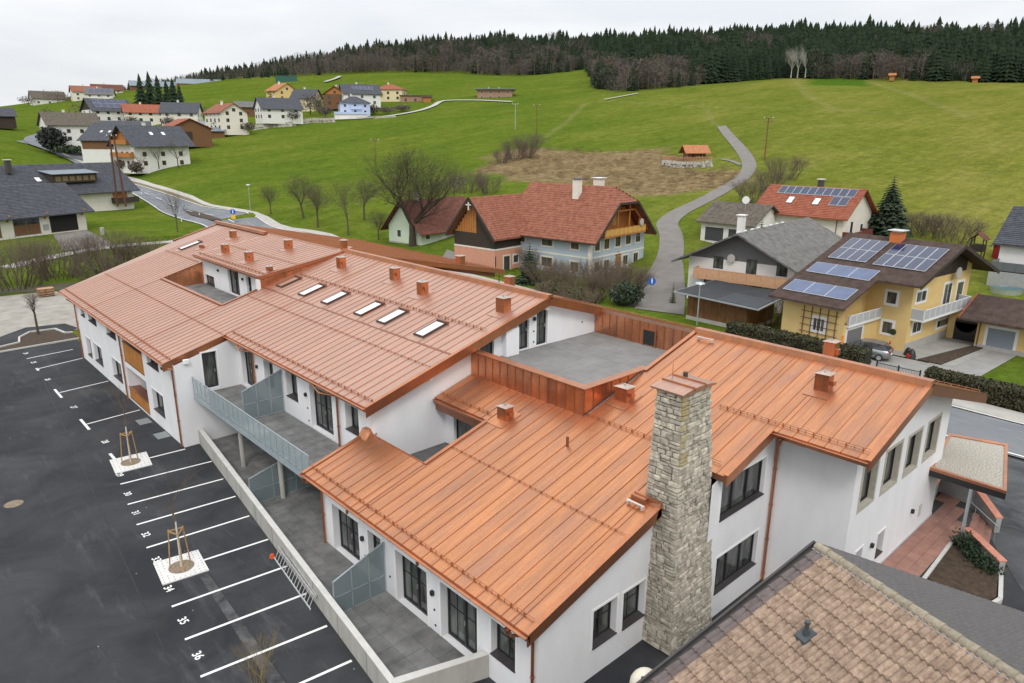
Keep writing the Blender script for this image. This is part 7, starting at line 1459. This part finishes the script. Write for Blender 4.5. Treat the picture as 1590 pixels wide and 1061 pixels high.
# things on the patio of the yellow house
t = thing('rubbish_pile', 'black bin bags and a red tub piled at the corner of the yellow house', 'bags', (64.8,19.9,0)); rg = random.Random(2)
for k in range(4): x,y = 64.7+rg.uniform(-.4,.5), 19.9+rg.uniform(-.3,.4); MB().tube((x,y,0),(x,y,.5),.35,.2,n=7).tube((x,y,.5),(x,y,.7),.2,.06,n=7).build('bag', BLACK, t)
MB().tube((64.3,19.8,0),(64.3,19.8,.35),.22,.27,n=10).build('tub', pm('red_plastic',(.5,.02,.02),.4), t)
t = thing('garden_gnome', 'small red and white garden figure beside the parked car', 'garden figure', (64.6,21.6,0)); MB().tube((64.6,21.6,0),(64.6,21.6,.6),.18,.13,n=8).build('body', pm('red_plastic',(.5,.02,.02)), t); MB().tube((64.6,21.6,.6),(64.6,21.6,.82),.1,.1,n=8).build('head', pm('skin_paint',(.55,.4,.32),.6), t); MB().tube((64.6,21.6,.82),(64.6,21.6,1.15),.12,.01,n=8).build('cap', pm('red_plastic',(.5,.02,.02)), t)
sheet('patio', [(64.3,16.5),(76,15.3),(76,20.6),(64.3,22.5)], .03, pm('patio_concrete',(.30,.29,.27),.9,var=.15,scale=1,detail=7)); sheet('driveway', [(57.6,16.9),(63.5,14.2),(72.5,13.8),(72.5,17.4),(64,18.2),(64,23),(60,23.5),(57.6,20)], .012, pm('drive_concrete',(.27,.26,.245),.9,var=.15,scale=.8,detail=8))
struct(MB().hexa([(64.2,17.3,0),(72.6,16.4,0),(72.6,17.3,0),(64.2,19.1,0)],[(64.2,17.3,.12),(72.6,16.4,.12),(72.6,17.3,.12),(64.2,19.1,.12)]).build('flower_bed', SOIL))
gt = thing('garden_gate', 'dark metal bar gate between the two clipped hedges', 'gate', (57.4,18.3,0))
for y in (16.75,18.3,19.9): MB().bar((57.4,y,0),(57.4,y,1.2),.1,.1).build('post', BLACK, gt)
for z in (.2,1.05): MB().bar((57.4,16.75,z),(57.4,19.9,z),.04,.05).build('rail', BLACK, gt)
for i in range(28): MB().bar((57.4,16.8+i*.11,.2),(57.4,16.8+i*.11,1.05),.018,.018).build('bar', BLACK, gt)
pa = thing('pallet_stack', 'stack of old wooden pallets beside the gravel yard', 'pallets', (14.7,96.0,0))
for k in range(4):
    for i in range(6): MB().box(13.9,15.5,95.5+i*.2,95.62+i*.2,.14+k*.26,.17+k*.26).build('slat', WDT, pa)
    for i in range(3): MB().box(13.9+i*.72,14.05+i*.72,95.5,96.6,.02+k*.26,.138+k*.26).build('bearer', WDB, pa)
p = hit(160,366); t = thing('tree_stump', 'short weathered stump on the lawn beside the barn drive', 'stump', tuple(p)); MB().tube(p,p+Vector((0,0,1.3)),.4,.36,n=9).build('trunk', CONC, t)
# ------------------------------------------------------------------ shrubs, hedges, trees near by
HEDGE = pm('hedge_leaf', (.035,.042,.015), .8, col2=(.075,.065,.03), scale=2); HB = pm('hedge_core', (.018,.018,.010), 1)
def hedge(label, pts, w, h, n):
    P = [Vector((*p,0)) for p in pts]; t = thing('clipped_hedge', label, 'hedge', tuple(P[0])); m = MB()
    for a, b in zip(P[:-1],P[1:]):
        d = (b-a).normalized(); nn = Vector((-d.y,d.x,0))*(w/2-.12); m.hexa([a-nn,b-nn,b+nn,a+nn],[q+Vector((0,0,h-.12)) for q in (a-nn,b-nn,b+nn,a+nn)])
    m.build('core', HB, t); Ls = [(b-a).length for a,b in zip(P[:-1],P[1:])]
    def smp(rg):
        k = rg.choices(range(len(Ls)), Ls)[0]; a, b = P[k], P[k+1]; d = (b-a).normalized(); nn = Vector((-d.y,d.x,0)); s = rg.random(); f = rg.random()
        if f < .35: o = rg.uniform(-w/2,w/2); z = h+rg.gauss(0,.04)
        else: o = (w/2)*(1 if f < .68 else -1)+rg.gauss(0,.04); z = rg.uniform(0,h)
        return a.lerp(b,s)+nn*o+Vector((0,0,z))
    leafy('foliage', smp, .075, HEDGE, t, n, random.Random(n))
hedge('long clipped brown-green hedge in front of the yellow house and car', [(58.4,33.5),(58.4,21.0)], 1.5, 1.55, 9000); hedge('clipped hedge along the pavement right of the garden gate', [(57.2,16.2),(57.0,3.0)], 1.4, 1.5, 9000)
def bush(label, p, w, h, seed, n=40, mat=None, name='bare_shrub', leaf=None, depth=3):
    z = ground(p[0],p[1]); t = thing(name, label, 'shrub', (p[0],p[1],z)); rg = random.Random(seed); m = MB()
    for k in range(n):
        a = rg.uniform(0,6.283); r = w*.5*math.sqrt(rg.random()); twigs(m, (p[0]+r*.6*math.cos(a),p[1]+r*.6*math.sin(a),z), (.5*math.cos(a),.5*math.sin(a),1), h*.42, .026+.006*h, depth, rg, .55, 3)
    m.build('branches', mat or pm('brown_twig',(.14,.10,.07),.95,var=.35,scale=5), t)
    if leaf:
        def smp(rg):
            v = Vector((rg.gauss(0,1),rg.gauss(0,1),rg.gauss(0,1))).normalized()*rg.random()**.4; return Vector((p[0]+v.x*w/2,p[1]+v.y*w/2,z+h*.5+v.z*h*.5))
        leafy('foliage', smp, .12, leaf, t, leaf_n, rg)
    return t
leaf_n = 1500
PUR = pm('purple_twig',(.125,.092,.070),.95,var=.35,scale=5); OLV = pm('olive_leaf',(.05,.06,.018),.8,col2=(.09,.085,.035),scale=2)
for (px,py,w,h,lab,mt) in ((842,443,4.2,3.2,'pale brown bare shrub at the corner of the pale blue farmhouse',None),(868,452,4,2.8,'bare shrub below the left wall of the farmhouse',None),(905,462,5,2.6,'tangled bare shrub under the corner of the farmhouse',None),(940,466,4.5,3.2,'tall bare shrub behind the blue footpath sign',None),(972,458,4.5,3.4,'purplish bare shrub in front of the farmhouse door',PUR),(826,418,3.6,3.0,'bare shrub left of the small conifer at the farmhouse',None),(885,444,4.5,3.0,'bare brown shrub under the left windows of the farmhouse',None),(925,448,4.5,3.4,'bare shrub under the corner quoin of the farmhouse',PUR),(952,452,4,3.6,'tall twiggy shrub below the right windows of the farmhouse',None),(985,452,3.5,2.6,'purplish shrub at the farm lane edge',PUR),(900,478,6,1.8,'low bare scrub at the bottom of the farmhouse garden',None),(860,466,5,1.8,'low bare scrub behind the copper roof edge',None),(1196,508,4.2,3.0,'round bare shrub between the wooden shed and the yellow house',None)):
    p = hit(px,py); bush(lab, p, w, h, px, 34, mt)
p = hit(972,474); bush('dark green rounded shrub beside the white cabinet', p, 4.0, 2.6, 9, 6, None, 'evergreen_shrub', LEAF); p = hit(860,458); bush('olive green low shrub in front of the farmhouse', p, 4.5, 1.6, 10, 6, None, 'evergreen_shrub', OLV); p = hit(905,470); bush('low green shrub at the lower end of the farmhouse garden', p, 5, 1.4, 12, 6, None, 'evergreen_shrub', OLV)
CON = pm('conifer_needles',(.018,.034,.016),.85,col2=(.040,.062,.026),scale=1.5)
def conifer(name, label, p, h, w, seed, tiers=15, mat=None, group=None, dens=16):
    z = p[2] if len(p) > 2 else ground(p[0],p[1]); t = thing(name, label, 'tree', (p[0],p[1],z), group); rg = random.Random(seed); MB().tube((p[0],p[1],z-.2),(p[0],p[1],z+h*.96),h*.016,.02,n=6).build('trunk', WDD, t)
    V, F = [], []
    for i in range(tiers):
        f = i/tiers; zc = z+h*(.06+.92*f); R_ = w/2*(1-f)**.85*(rg.uniform(.85,1.1)); nb_ = max(5,int(dens*(1-f*.6)))
        for b in range(nb_):
            a = 6.283*(b+rg.random())/nb_; L_ = R_*rg.uniform(.7,1.12); dr = L_*.32; k = len(V); c, s = math.cos(a), math.sin(a)
            for q in range(3):
                r0, r1 = L_*q/3, L_*(q+1)/3; ww = L_*.20*(1.1-q*.28); k = len(V); zz0, zz1 = zc-dr*(q/3)**1.3, zc-dr*((q+1)/3)**1.3
                V += [(p[0]+c*r0-s*ww,p[1]+s*r0+c*ww,zz0-ww*.5),(p[0]+c*r0+s*ww,p[1]+s*r0-c*ww,zz0-ww*.5),(p[0]+c*r1,p[1]+s*r1,zz1),(p[0]+c*(r0+r1)/2,p[1]+s*(r0+r1)/2,(zz0+zz1)/2+ww*.5)]; F += [(k,k+1,k+2,k+3)]; 
                V += [(p[0]+c*r0,p[1]+s*r0,zz0+.02),(p[0]+c*(r0+r1)/2-s*ww*1.3,p[1]+s*(r0+r1)/2+c*ww*1.3,(zz0+zz1)/2-ww*.9),(p[0]+c*r1,p[1]+s*r1,zz1),(p[0]+c*(r0+r1)/2+s*ww*1.3,p[1]+s*(r0+r1)/2-c*ww*1.3,(zz0+zz1)/2-ww*.9)]; F += [(k+4,k+5,k+6,k+7)]
    fast_mesh('crown', V, F, mat or CON, t); return t
p = hit(1376,366); conifer('spruce', 'dark spruce tree standing on the meadow edge behind the yellow house', (p.x,p.y,p.z-.3), 9.0, 7.8, 3, 24, dens=30)
conifer('conifer_shrub', 'small dense conifer beside the farmhouse shrubs', hit(822,440), 5.5, 4.2, 5, 16, dens=26); conifer('spruce', 'small young spruce between the grey garage and the white chalet', (94,50.5), 5.5, 3.4, 6, 16, dens=24); conifer('thuja', 'slim thuja at the corner of the white chalet', (66.5,45.6), 2.6, 1.1, 7, 12, OLV)
bare_tree('bare_tree', 'large gnarled leafless tree in front of the pale green house', (68.4,99.4), 16.5, 21, 6, .66, .22, .56, group=None, n=3, segs=3, haze=4200, bark=pm('dark_bark',(.052,.040,.027),.95,var=.35,scale=5))
for (px,py,h,lab,s) in ((421,335,6.0,'smallest bare orchard tree on the left of its row',31),(472,341,9.0,'spreading bare orchard tree leaning left by the pavement',32),(494,354,8.5,'bare orchard tree right beside the leaning one',33),(566,343,8.5,'bare orchard tree just left of the big gnarled tree',34),(276,361,8.5,'slim leafless street tree on the lawn beside the road',35),(541,368,10.5,'very thin tall leafless tree beside the pavement',36),(588,374,5.5,'small leafless tree at the corner of the pale green house',37)):
    p = hit(px,py); thin = s in (35,36); bare_tree('bare_tree', lab, (p.x,p.y,p.z), h, s, 4 if thin else 5, .32 if thin else .58, .3 if thin else .3, h*.012 if thin else h*.022, group='bare orchard trees' if s in (31,32,33,34) else None, lean=(-.05 if s == 32 else 0, 0), n=3, segs=3, haze=(900 if thin else 2200))
THK = pm('thicket_twig',(.115,.085,.065),.95,var=.35,scale=3)
for (px,py,w,h,lab,sd) in ((800,250,7,5,'bare thicket at the left end of the dry patch',41),(820,246,6,6.5,'taller bare thicket beside the pole with crossbars',42),(780,255,5,3.5,'low thicket at the lower left of the dry patch',43),(725,300,9,4.5,'wide bare thicket behind the big gnarled tree',44),(760,303,6,3.4,'low bare thicket left of the farmhouse roof',45),(1215,282,9,4.5,'bare hedge thicket above the red-roofed house',46),(1165,318,6,4,'bare thicket behind the grey garage',47),(1195,300,6,4,'bare thicket left of the red-roofed house',48),(1455,372,9,3.4,'brown bare thicket behind the right end of the yellow house',49),(1480,380,8,3.6,'dense bare thicket left of the play tower',50),(1430,366,7,3.2,'bare thicket beside the dark spruce',51)):
    p = hit(px,py); bush(lab, p, w, h, sd, 40, THK, 'bare_thicket')
for (x,y,w,h,lab,sd,mt) in ((13.0,104,9,5.5,'weeping purplish bare shrub in front of the barn at left',61,PUR),(18,107,7,5,'tall bare shrub between the weeping shrub and the lawn',62,THK),(8,101,8,4.5,'bare shrub at the left picture edge behind the gravel yard',63,THK),(24,106,6,5.5,'bare shrub on the lawn right of the pallets',64,THK),(27,104,5,4.5,'bare shrub behind the far corner of the white left wing',65,THK),(3,106,8,5,'dense bare shrub behind the gravel yard at far left',66,THK),(21,101,5,3.5,'low bare shrub behind the pallet stack',67,THK)):
    bush(lab, (x,y), w, h, sd, 44, mt, 'bare_shrub')
HUM = pm('bank_soil',(.09,.07,.045),1,col2=(.07,.075,.03),scale=1.2,detail=8,bump=1,bscale=3)
sheet('scrub_bank', [(-10,104),(12,100.5),(22,97),(28,100),(26,110),(12,112),(-10,112)], .03, HUM)
# evergreens and bare trees of the village
p = at_dist(422,170,400); conifer('spruce', 'dark conifer in front of the orange-roofed yellow house', (p.x,p.y,p.z), 11, 7, 80, 12, dens=14)
p = at_dist(86,236,330); bush('dark rounded evergreen shrub beside the white house at the left road bend', p, 14, 8.5, 81, 4, None, 'evergreen_shrub', pm('dark_bush',(.02,.024,.022),.9,col2=(.035,.04,.03),scale=1)) if False else None
def far_bush(name, label, px, py, D, w, h, mat, n, s, cat='shrub'):
    p = at_dist(px,py,D); t = thing(name, label, cat, tuple(p)); rg = random.Random(px)
    def smp(rg):
        v = Vector((rg.gauss(0,1),rg.gauss(0,1),rg.gauss(0,1))).normalized()*rg.random()**.45*rg.uniform(.75,1); return Vector((p.x+v.x*w/2,p.y+v.y*w/2,p.z+h*.5+v.z*h*.52))
    MB().tube((p.x,p.y,p.z-.5),(p.x,p.y,p.z+h*.6),h*.03,h*.015,n=6).build('trunk', WDD, t); leafy('crown', smp, s, mat, t, n, rg); return t
DKB = pm('dark_bush',(.018,.022,.020),.9,col2=(.035,.04,.03),scale=1); FTW = pm('far_twig',(.085,.070,.055),.95,col2=(.15,.125,.10),scale=.6)
far_bush('evergreen_tree', 'dark broad evergreen beside the white house at the left road bend', 84,234,325, 11,9, DKB, 1500, .42, 'tree'); far_bush('clipped_hedge', 'dark green hedge below the white house at the left road bend', 107,238,318, 12,3, LEAF, 500,.4,'hedge')
for (px,py,D,w,h,lab) in ((78,205,400,9,11,'faint leafless tree left of the white house at the road bend'),(135,184,420,16,8,'round leafless shrub group left of the solar-roofed house'),(310,184,400,14,6,'brown bare shrubs right of the spruce row'),(482,176,385,12,10,'bare pale tree group in the hillside gardens'),(495,174,380,10,9,'bare brown tree left of the wooden hillside house'),(505,180,372,9,5,'bare shrubs below the wooden hillside house'),(600,176,372,12,3.5,'low garden shrubs right of the light blue house'),(625,172,380,10,3,'garden shrubs along the hill path'),(705,300,140,6,3.5,'bare shrub behind the farmhouse wing roof'),(193,262,262,7,3,'brown hedge along the barn beside the road'),(212,268,252,5,3.2,'bare bush left of the white farmhouse'),(90,158,630,26,8,'bare trees around the small house on the left skyline'),(44,162,640,14,6,'bare trees on the far left skyline'),(118,160,640,16,5,'bare scrub between the skyline houses')): far_bush('bare_shrub', lab, px,py,D,w,h,FTW,700,.10 if D < 200 else .22)
for (px,py,D,w,h,lab) in ((205,198,372,9,5,'brown shrubs between the red roof and the low dark roofs'),(345,200,335,8,4,'garden bushes at the left wall of the tall white house'),(385,203,332,8,3.5,'garden bushes right of the tall white house'),(415,187,352,7,6,'bare tree at the left gable of the white hillside house'),(455,186,352,8,4,'bushes right of the white hillside house'),(534,178,372,6,5,'bare tree left of the light blue house'),(580,178,374,7,5,'bare tree right of the light blue house'),(262,196,362,8,4,'brown bushes left of the cream house')): far_bush('bare_shrub', lab, px,py,D,w,h,FTW,600,.22)
for (px,py,D,h,s,lab) in ((247,262,255,8,91,'bare fruit tree in front of the white farmhouse wall'),(277,261,255,9.5,92,'bare fruit tree at the right corner of the white farmhouse'),(220,268,250,6.5,93,'small bare tree under the farmhouse balconies')): p = at_dist(px,py,D); bare_tree('bare_tree', lab, (p.x,p.y,p.z), h, s, 4, .6, .3, .16)
p = at_dist(735,163,425); struct(MB().tube((p.x,p.y,p.z-2),(p.x,p.y,p.z+3),9,3,n=12).build('soil_heap', HUM))
# ------------------------------------------------------------------ the forest on the hill
FPX_ = [(200,705),(300,695),(400,672),(500,655),(600,648),(700,640),(800,610),(880,600),(905,620),(925,455),(960,420),(1005,425),(1050,440),(1120,470),(1200,492),(1400,478),(1590,472),(1800,472)]
fa_ = np.array([col_az(p[0]) for p in FPX_]); fd_ = np.array([p[1] for p in FPX_])
rgf = np.random.default_rng(5)
def conifer_proto(seed, tiers=8, n=7):
    r = np.random.default_rng(seed); V, F = [], []
    for i in range(tiers):
        f = i/tiers; z0 = .10+.90*f; R_ = .17*(1-f)**.8+.012; apex = len(V); V.append((0,0,z0+.17))
        k = len(V); ph = r.uniform(0,6)
        for j in range(n*2): a = ph+math.pi*j/n; rr = R_*(1.12 if j % 2 else .50)*r.uniform(.75,1.25); V.append((rr*math.cos(a),rr*math.sin(a),z0-(.05 if j % 2 else .0)*r.uniform(.5,1.5)))
        for j in range(n*2): F.append((apex,k+j,k+(j+1)%(n*2)))
    k = len(V); V += [(.012,0,0),(-.006,.01,0),(-.006,-.01,0),(0,0,.3)]; F += [(k,k+1,k+3),(k+1,k+2,k+3),(k+2,k,k+3)]
    return np.array(V), np.array(F)
def leafless_proto(seed, n=210):
    r = np.random.default_rng(seed); V, F = [], []
    k = 0; V += [(.018,0,0),(-.01,.014,0),(-.01,-.014,0),(0,0,.8)]; F += [(0,1,3),(1,2,3),(2,0,3)]
    for i in range(n):
        th = r.uniform(0,6.283); zc = r.uniform(.18,.97); Rm = .34*math.sin(math.pi*min(1,max(.05,(zc-.12)/.95)))**.6; rr = Rm*math.sqrt(r.random()); c = np.array([rr*math.cos(th),rr*math.sin(th),zc]); d = np.array([math.cos(th)*.6,math.sin(th)*.6,.8])+r.normal(0,.35,3); d /= np.linalg.norm(d); L_ = r.uniform(.05,.13); s = np.cross(d, r.normal(0,1,3)); s /= np.linalg.norm(s); w = r.uniform(.007,.016)
        k = len(V); V += [tuple(c-d*L_*.5-s*w*.6), tuple(c-d*L_*.5+s*w*.6), tuple(c+d*L_*.6+s*w*.3)]; F.append((k,k+1,k+2))
    return np.array(V), np.array(F)
CP_ = [conifer_proto(i) for i in range(6)]; LP_ = [leafless_proto(i) for i in range(6)]
conV, conF, decV, decF, dV2, dF2 = [], [], [], [], [], []; nc = nd = nd2 = 0
FMASK = lambda px: (float(np.clip((px-250)/60,0,1)))
placed = 0
azs = np.linspace(fa_[0], fa_[-1], 270)
for ai, a0 in enumerate(azs):
    De = float(np.interp(a0, fa_, fd_)); px = float(np.interp(a0, fa_, [p[0] for p in FPX_])); D = De; row = 0
    depth = 330 if px > 900 else (190 if px > 450 else 90)
    while D < De+depth:
        a = a0+rgf.uniform(-.5,.5)*(azs[1]-azs[0])*1.2; dd = D+rgf.uniform(-4,4); x, y = dd*math.sin(a+YAW), dd*math.cos(a+YAW); z = ground(x,y)
        nrow = (D-De)/depth
        pn = .5+.5*math.sin(px*.021+D*.013)*math.sin(px*.0063+2)
        if px < 900: pc = .18+.62*nrow+.5*(pn-.5)
        elif px < 1060: pc = .12+ (1.0 if D > De+90 else 0) + (.6 if px < 955 and D < De+40 else 0)
        else: pc = (.86+.4*math.sin(px*.033+1) if row < 2 else .95)
        if 1440 < px < 1530 and nrow > .55: pc = .25
        if px > 1060 and math.sin(px*.017+D*.021)+math.sin(px*.0071-D*.03) > 1.15: pc = .2
        isc = rgf.random() < pc
        h = rgf.uniform(12,20) if isc else rgf.uniform(11,17)*(1.0 if px > 900 else 1.1)
        h *= .82+.30*math.sin(px*.05+D*.04)*math.sin(px*.013-D*.09)+rgf.normal(0,.05)
        h *= float(np.interp(px, [200,260,340,450,560,680], [.30,.40,.52,.62,.78,1.0]))
        if 905 < px < 1060 and D < De+60: h *= .82 if isc else 1.0
        s = rgf.uniform(.85,1.25)*(1.1 if isc else 1.3); V0, F0 = (CP_ if isc else LP_)[rgf.integers(6)]; t = rgf.uniform(0,6.28); ct, st_ = math.cos(t), math.sin(t)
        sw = h*s*(1.35 if isc else 1.0); Vn = np.stack([(V0[:,0]*ct-V0[:,1]*st_)*sw+x,(V0[:,0]*st_+V0[:,1]*ct)*sw+y,V0[:,2]*h+z-.5],1)
        if isc: conV.append(Vn); conF.append(F0+nc); nc += len(Vn)
        elif rgf.random() < .55: decV.append(Vn); decF.append(F0+nd); nd += len(Vn)
        else: dV2.append(Vn); dF2.append(F0+nd2); nd2 += len(Vn)
        D += rgf.uniform(5,8.5)*(1 if nrow < .2 else 1.2); row += 1; placed += 1
FCON = pm('forest_needles',(.013,.024,.014),.95,col2=(.034,.050,.026),scale=.09,detail=8,spec=.1); FDEC = pm('forest_twigs',(.095,.082,.072),1,col2=(.175,.152,.132),scale=.08,detail=6,spec=.1); FDEC2 = pm('forest_twigs_reddish',(.09,.072,.060),1,col2=(.145,.118,.098),scale=.08,detail=6,spec=.1)
stuff(fast_mesh('conifer_forest', np.concatenate(conV), np.concatenate(conF), FCON)); stuff(fast_mesh('leafless_forest', np.concatenate(decV), np.concatenate(decF), FDEC)); stuff(fast_mesh('leafless_forest', np.concatenate(dV2), np.concatenate(dF2), FDEC2))
tag(bpy.data.objects['conifer_forest'], 'dark conifer forest covering the hill top', 'forest'); tag(bpy.data.objects['leafless_forest'], 'brown-grey leafless wood along the lower forest edge', 'forest'); tag(bpy.data.objects['leafless_forest.001'], 'reddish brown leafless trees mixed into the hill forest', 'forest')
SPR = ['leftmost dark spruce, standing apart from the row behind the bright red roof','tall dark spruce at the left end of the row behind the bright red roof','broad dark spruce in the row behind the bright red roof, beside the tall one','middle-height spruce in the row behind the bright red roof, just left of the last pair','last but one spruce at the right end of the row behind the bright red roof','rightmost and smallest spruce of the row behind the bright red roof']
for k,(px,py,D,h) in enumerate(((222,172,470,19),(236,170,480,20),(249,171,470,18),(262,172,460,16),(272,173,455,17),(282,174,450,14))):
    p = at_dist(px,py,D); t = thing('spruce', SPR[k], 'tree', tuple(p), 'dark spruces behind the red roof'); V0, F0 = CP_[k]; fast_mesh('crown', np.stack([V0[:,0]*h*1.35+p.x, V0[:,1]*h*1.35+p.y, V0[:,2]*h+p.z], 1), F0, FCON, t); MB().tube(p-Vector((0,0,1)), p+Vector((0,0,h*.5)), .3, .15, n=6).build('trunk', WDD, t)
scV, scF, nsc = [], [], 0; PB = [(742,268),(800,232),(870,232),(1010,236),(1110,258),(1150,268),(1135,290),(1080,298),(1000,303),(905,286),(800,278)]
while len(scV) < 420:
    px, py = rgf.uniform(742,1150), rgf.uniform(232,303)
    if not in_poly(np.array([px]), np.array([py]), PB)[0]: continue
    p = hit(px, py, 90); V0, F0 = LP_[rgf.integers(6)]; hh = rgf.uniform(.5,1.5); t = rgf.uniform(0,6.28); Vn = np.stack([(V0[:,0]*math.cos(t)-V0[:,1]*math.sin(t))*hh*2.4+p.x,(V0[:,0]*math.sin(t)+V0[:,1]*math.cos(t))*hh*2.4+p.y,(V0[:,2]-.2)*hh+p.z],1); scV.append(Vn); scF.append(F0+nsc); nsc += len(Vn)
stuff(fast_mesh('dry_scrub', np.concatenate(scV), np.concatenate(scF), pm('dry_stalks', (.12,.082,.045), 1, col2=(.24,.165,.10), scale=.4, spec=.1)))
BIR = pm('pale_bark',(.36,.34,.30),.9,var=.2,scale=3)
for k,(px,h) in enumerate(((1228,17),(1238,19),(1250,16))): p = at_dist(px,121,484); bare_tree('birch', ('left birch','tallest middle birch','short right birch')[k]+' of the pale group at the right forest edge', (p.x,p.y,p.z), h, 95+k, 4, .4, .3, .30, group='pale birches at the forest edge', bark=BIR, twig=BIR)
for px,py,D,lab in ((1385,121,470,'tiny orange hunting hut at the forest edge'),(1514,126,468,'tiny red-brown hut at the right forest edge')): H('hunting_hut', lab, px,py,D, 2.6,2.2, 0, 1.8,.7,'u', WDO,R_OR, nf=0, nl=0, cat='hut')
# ------------------------------------------------------------------ short grass tufts break the flat look of the near lawns
rgg = np.random.default_rng(9); TV, TF = [], []; nt = 0
for (x0,x1,y0,y1,n) in ((56.6,58.0,3,16,1200),(16,34,108,126,2500),(36,49,128,140,1500),(62,70,63,74,900)):
    for i in range(n):
        x, y = rgg.uniform(x0,x1), rgg.uniform(y0,y1); z = ground(x,y); a = rgg.uniform(0,3.14); w, h = rgg.uniform(.05,.14), rgg.uniform(.08,.22); TV += [(x-w*math.cos(a),y-w*math.sin(a),z),(x+w*math.cos(a),y+w*math.sin(a),z),(x+rgg.uniform(-.05,.05),y,z+h)]; TF.append((nt,nt+1,nt+2)); nt += 3
stuff(fast_mesh('grass', TV, TF, GRASS))
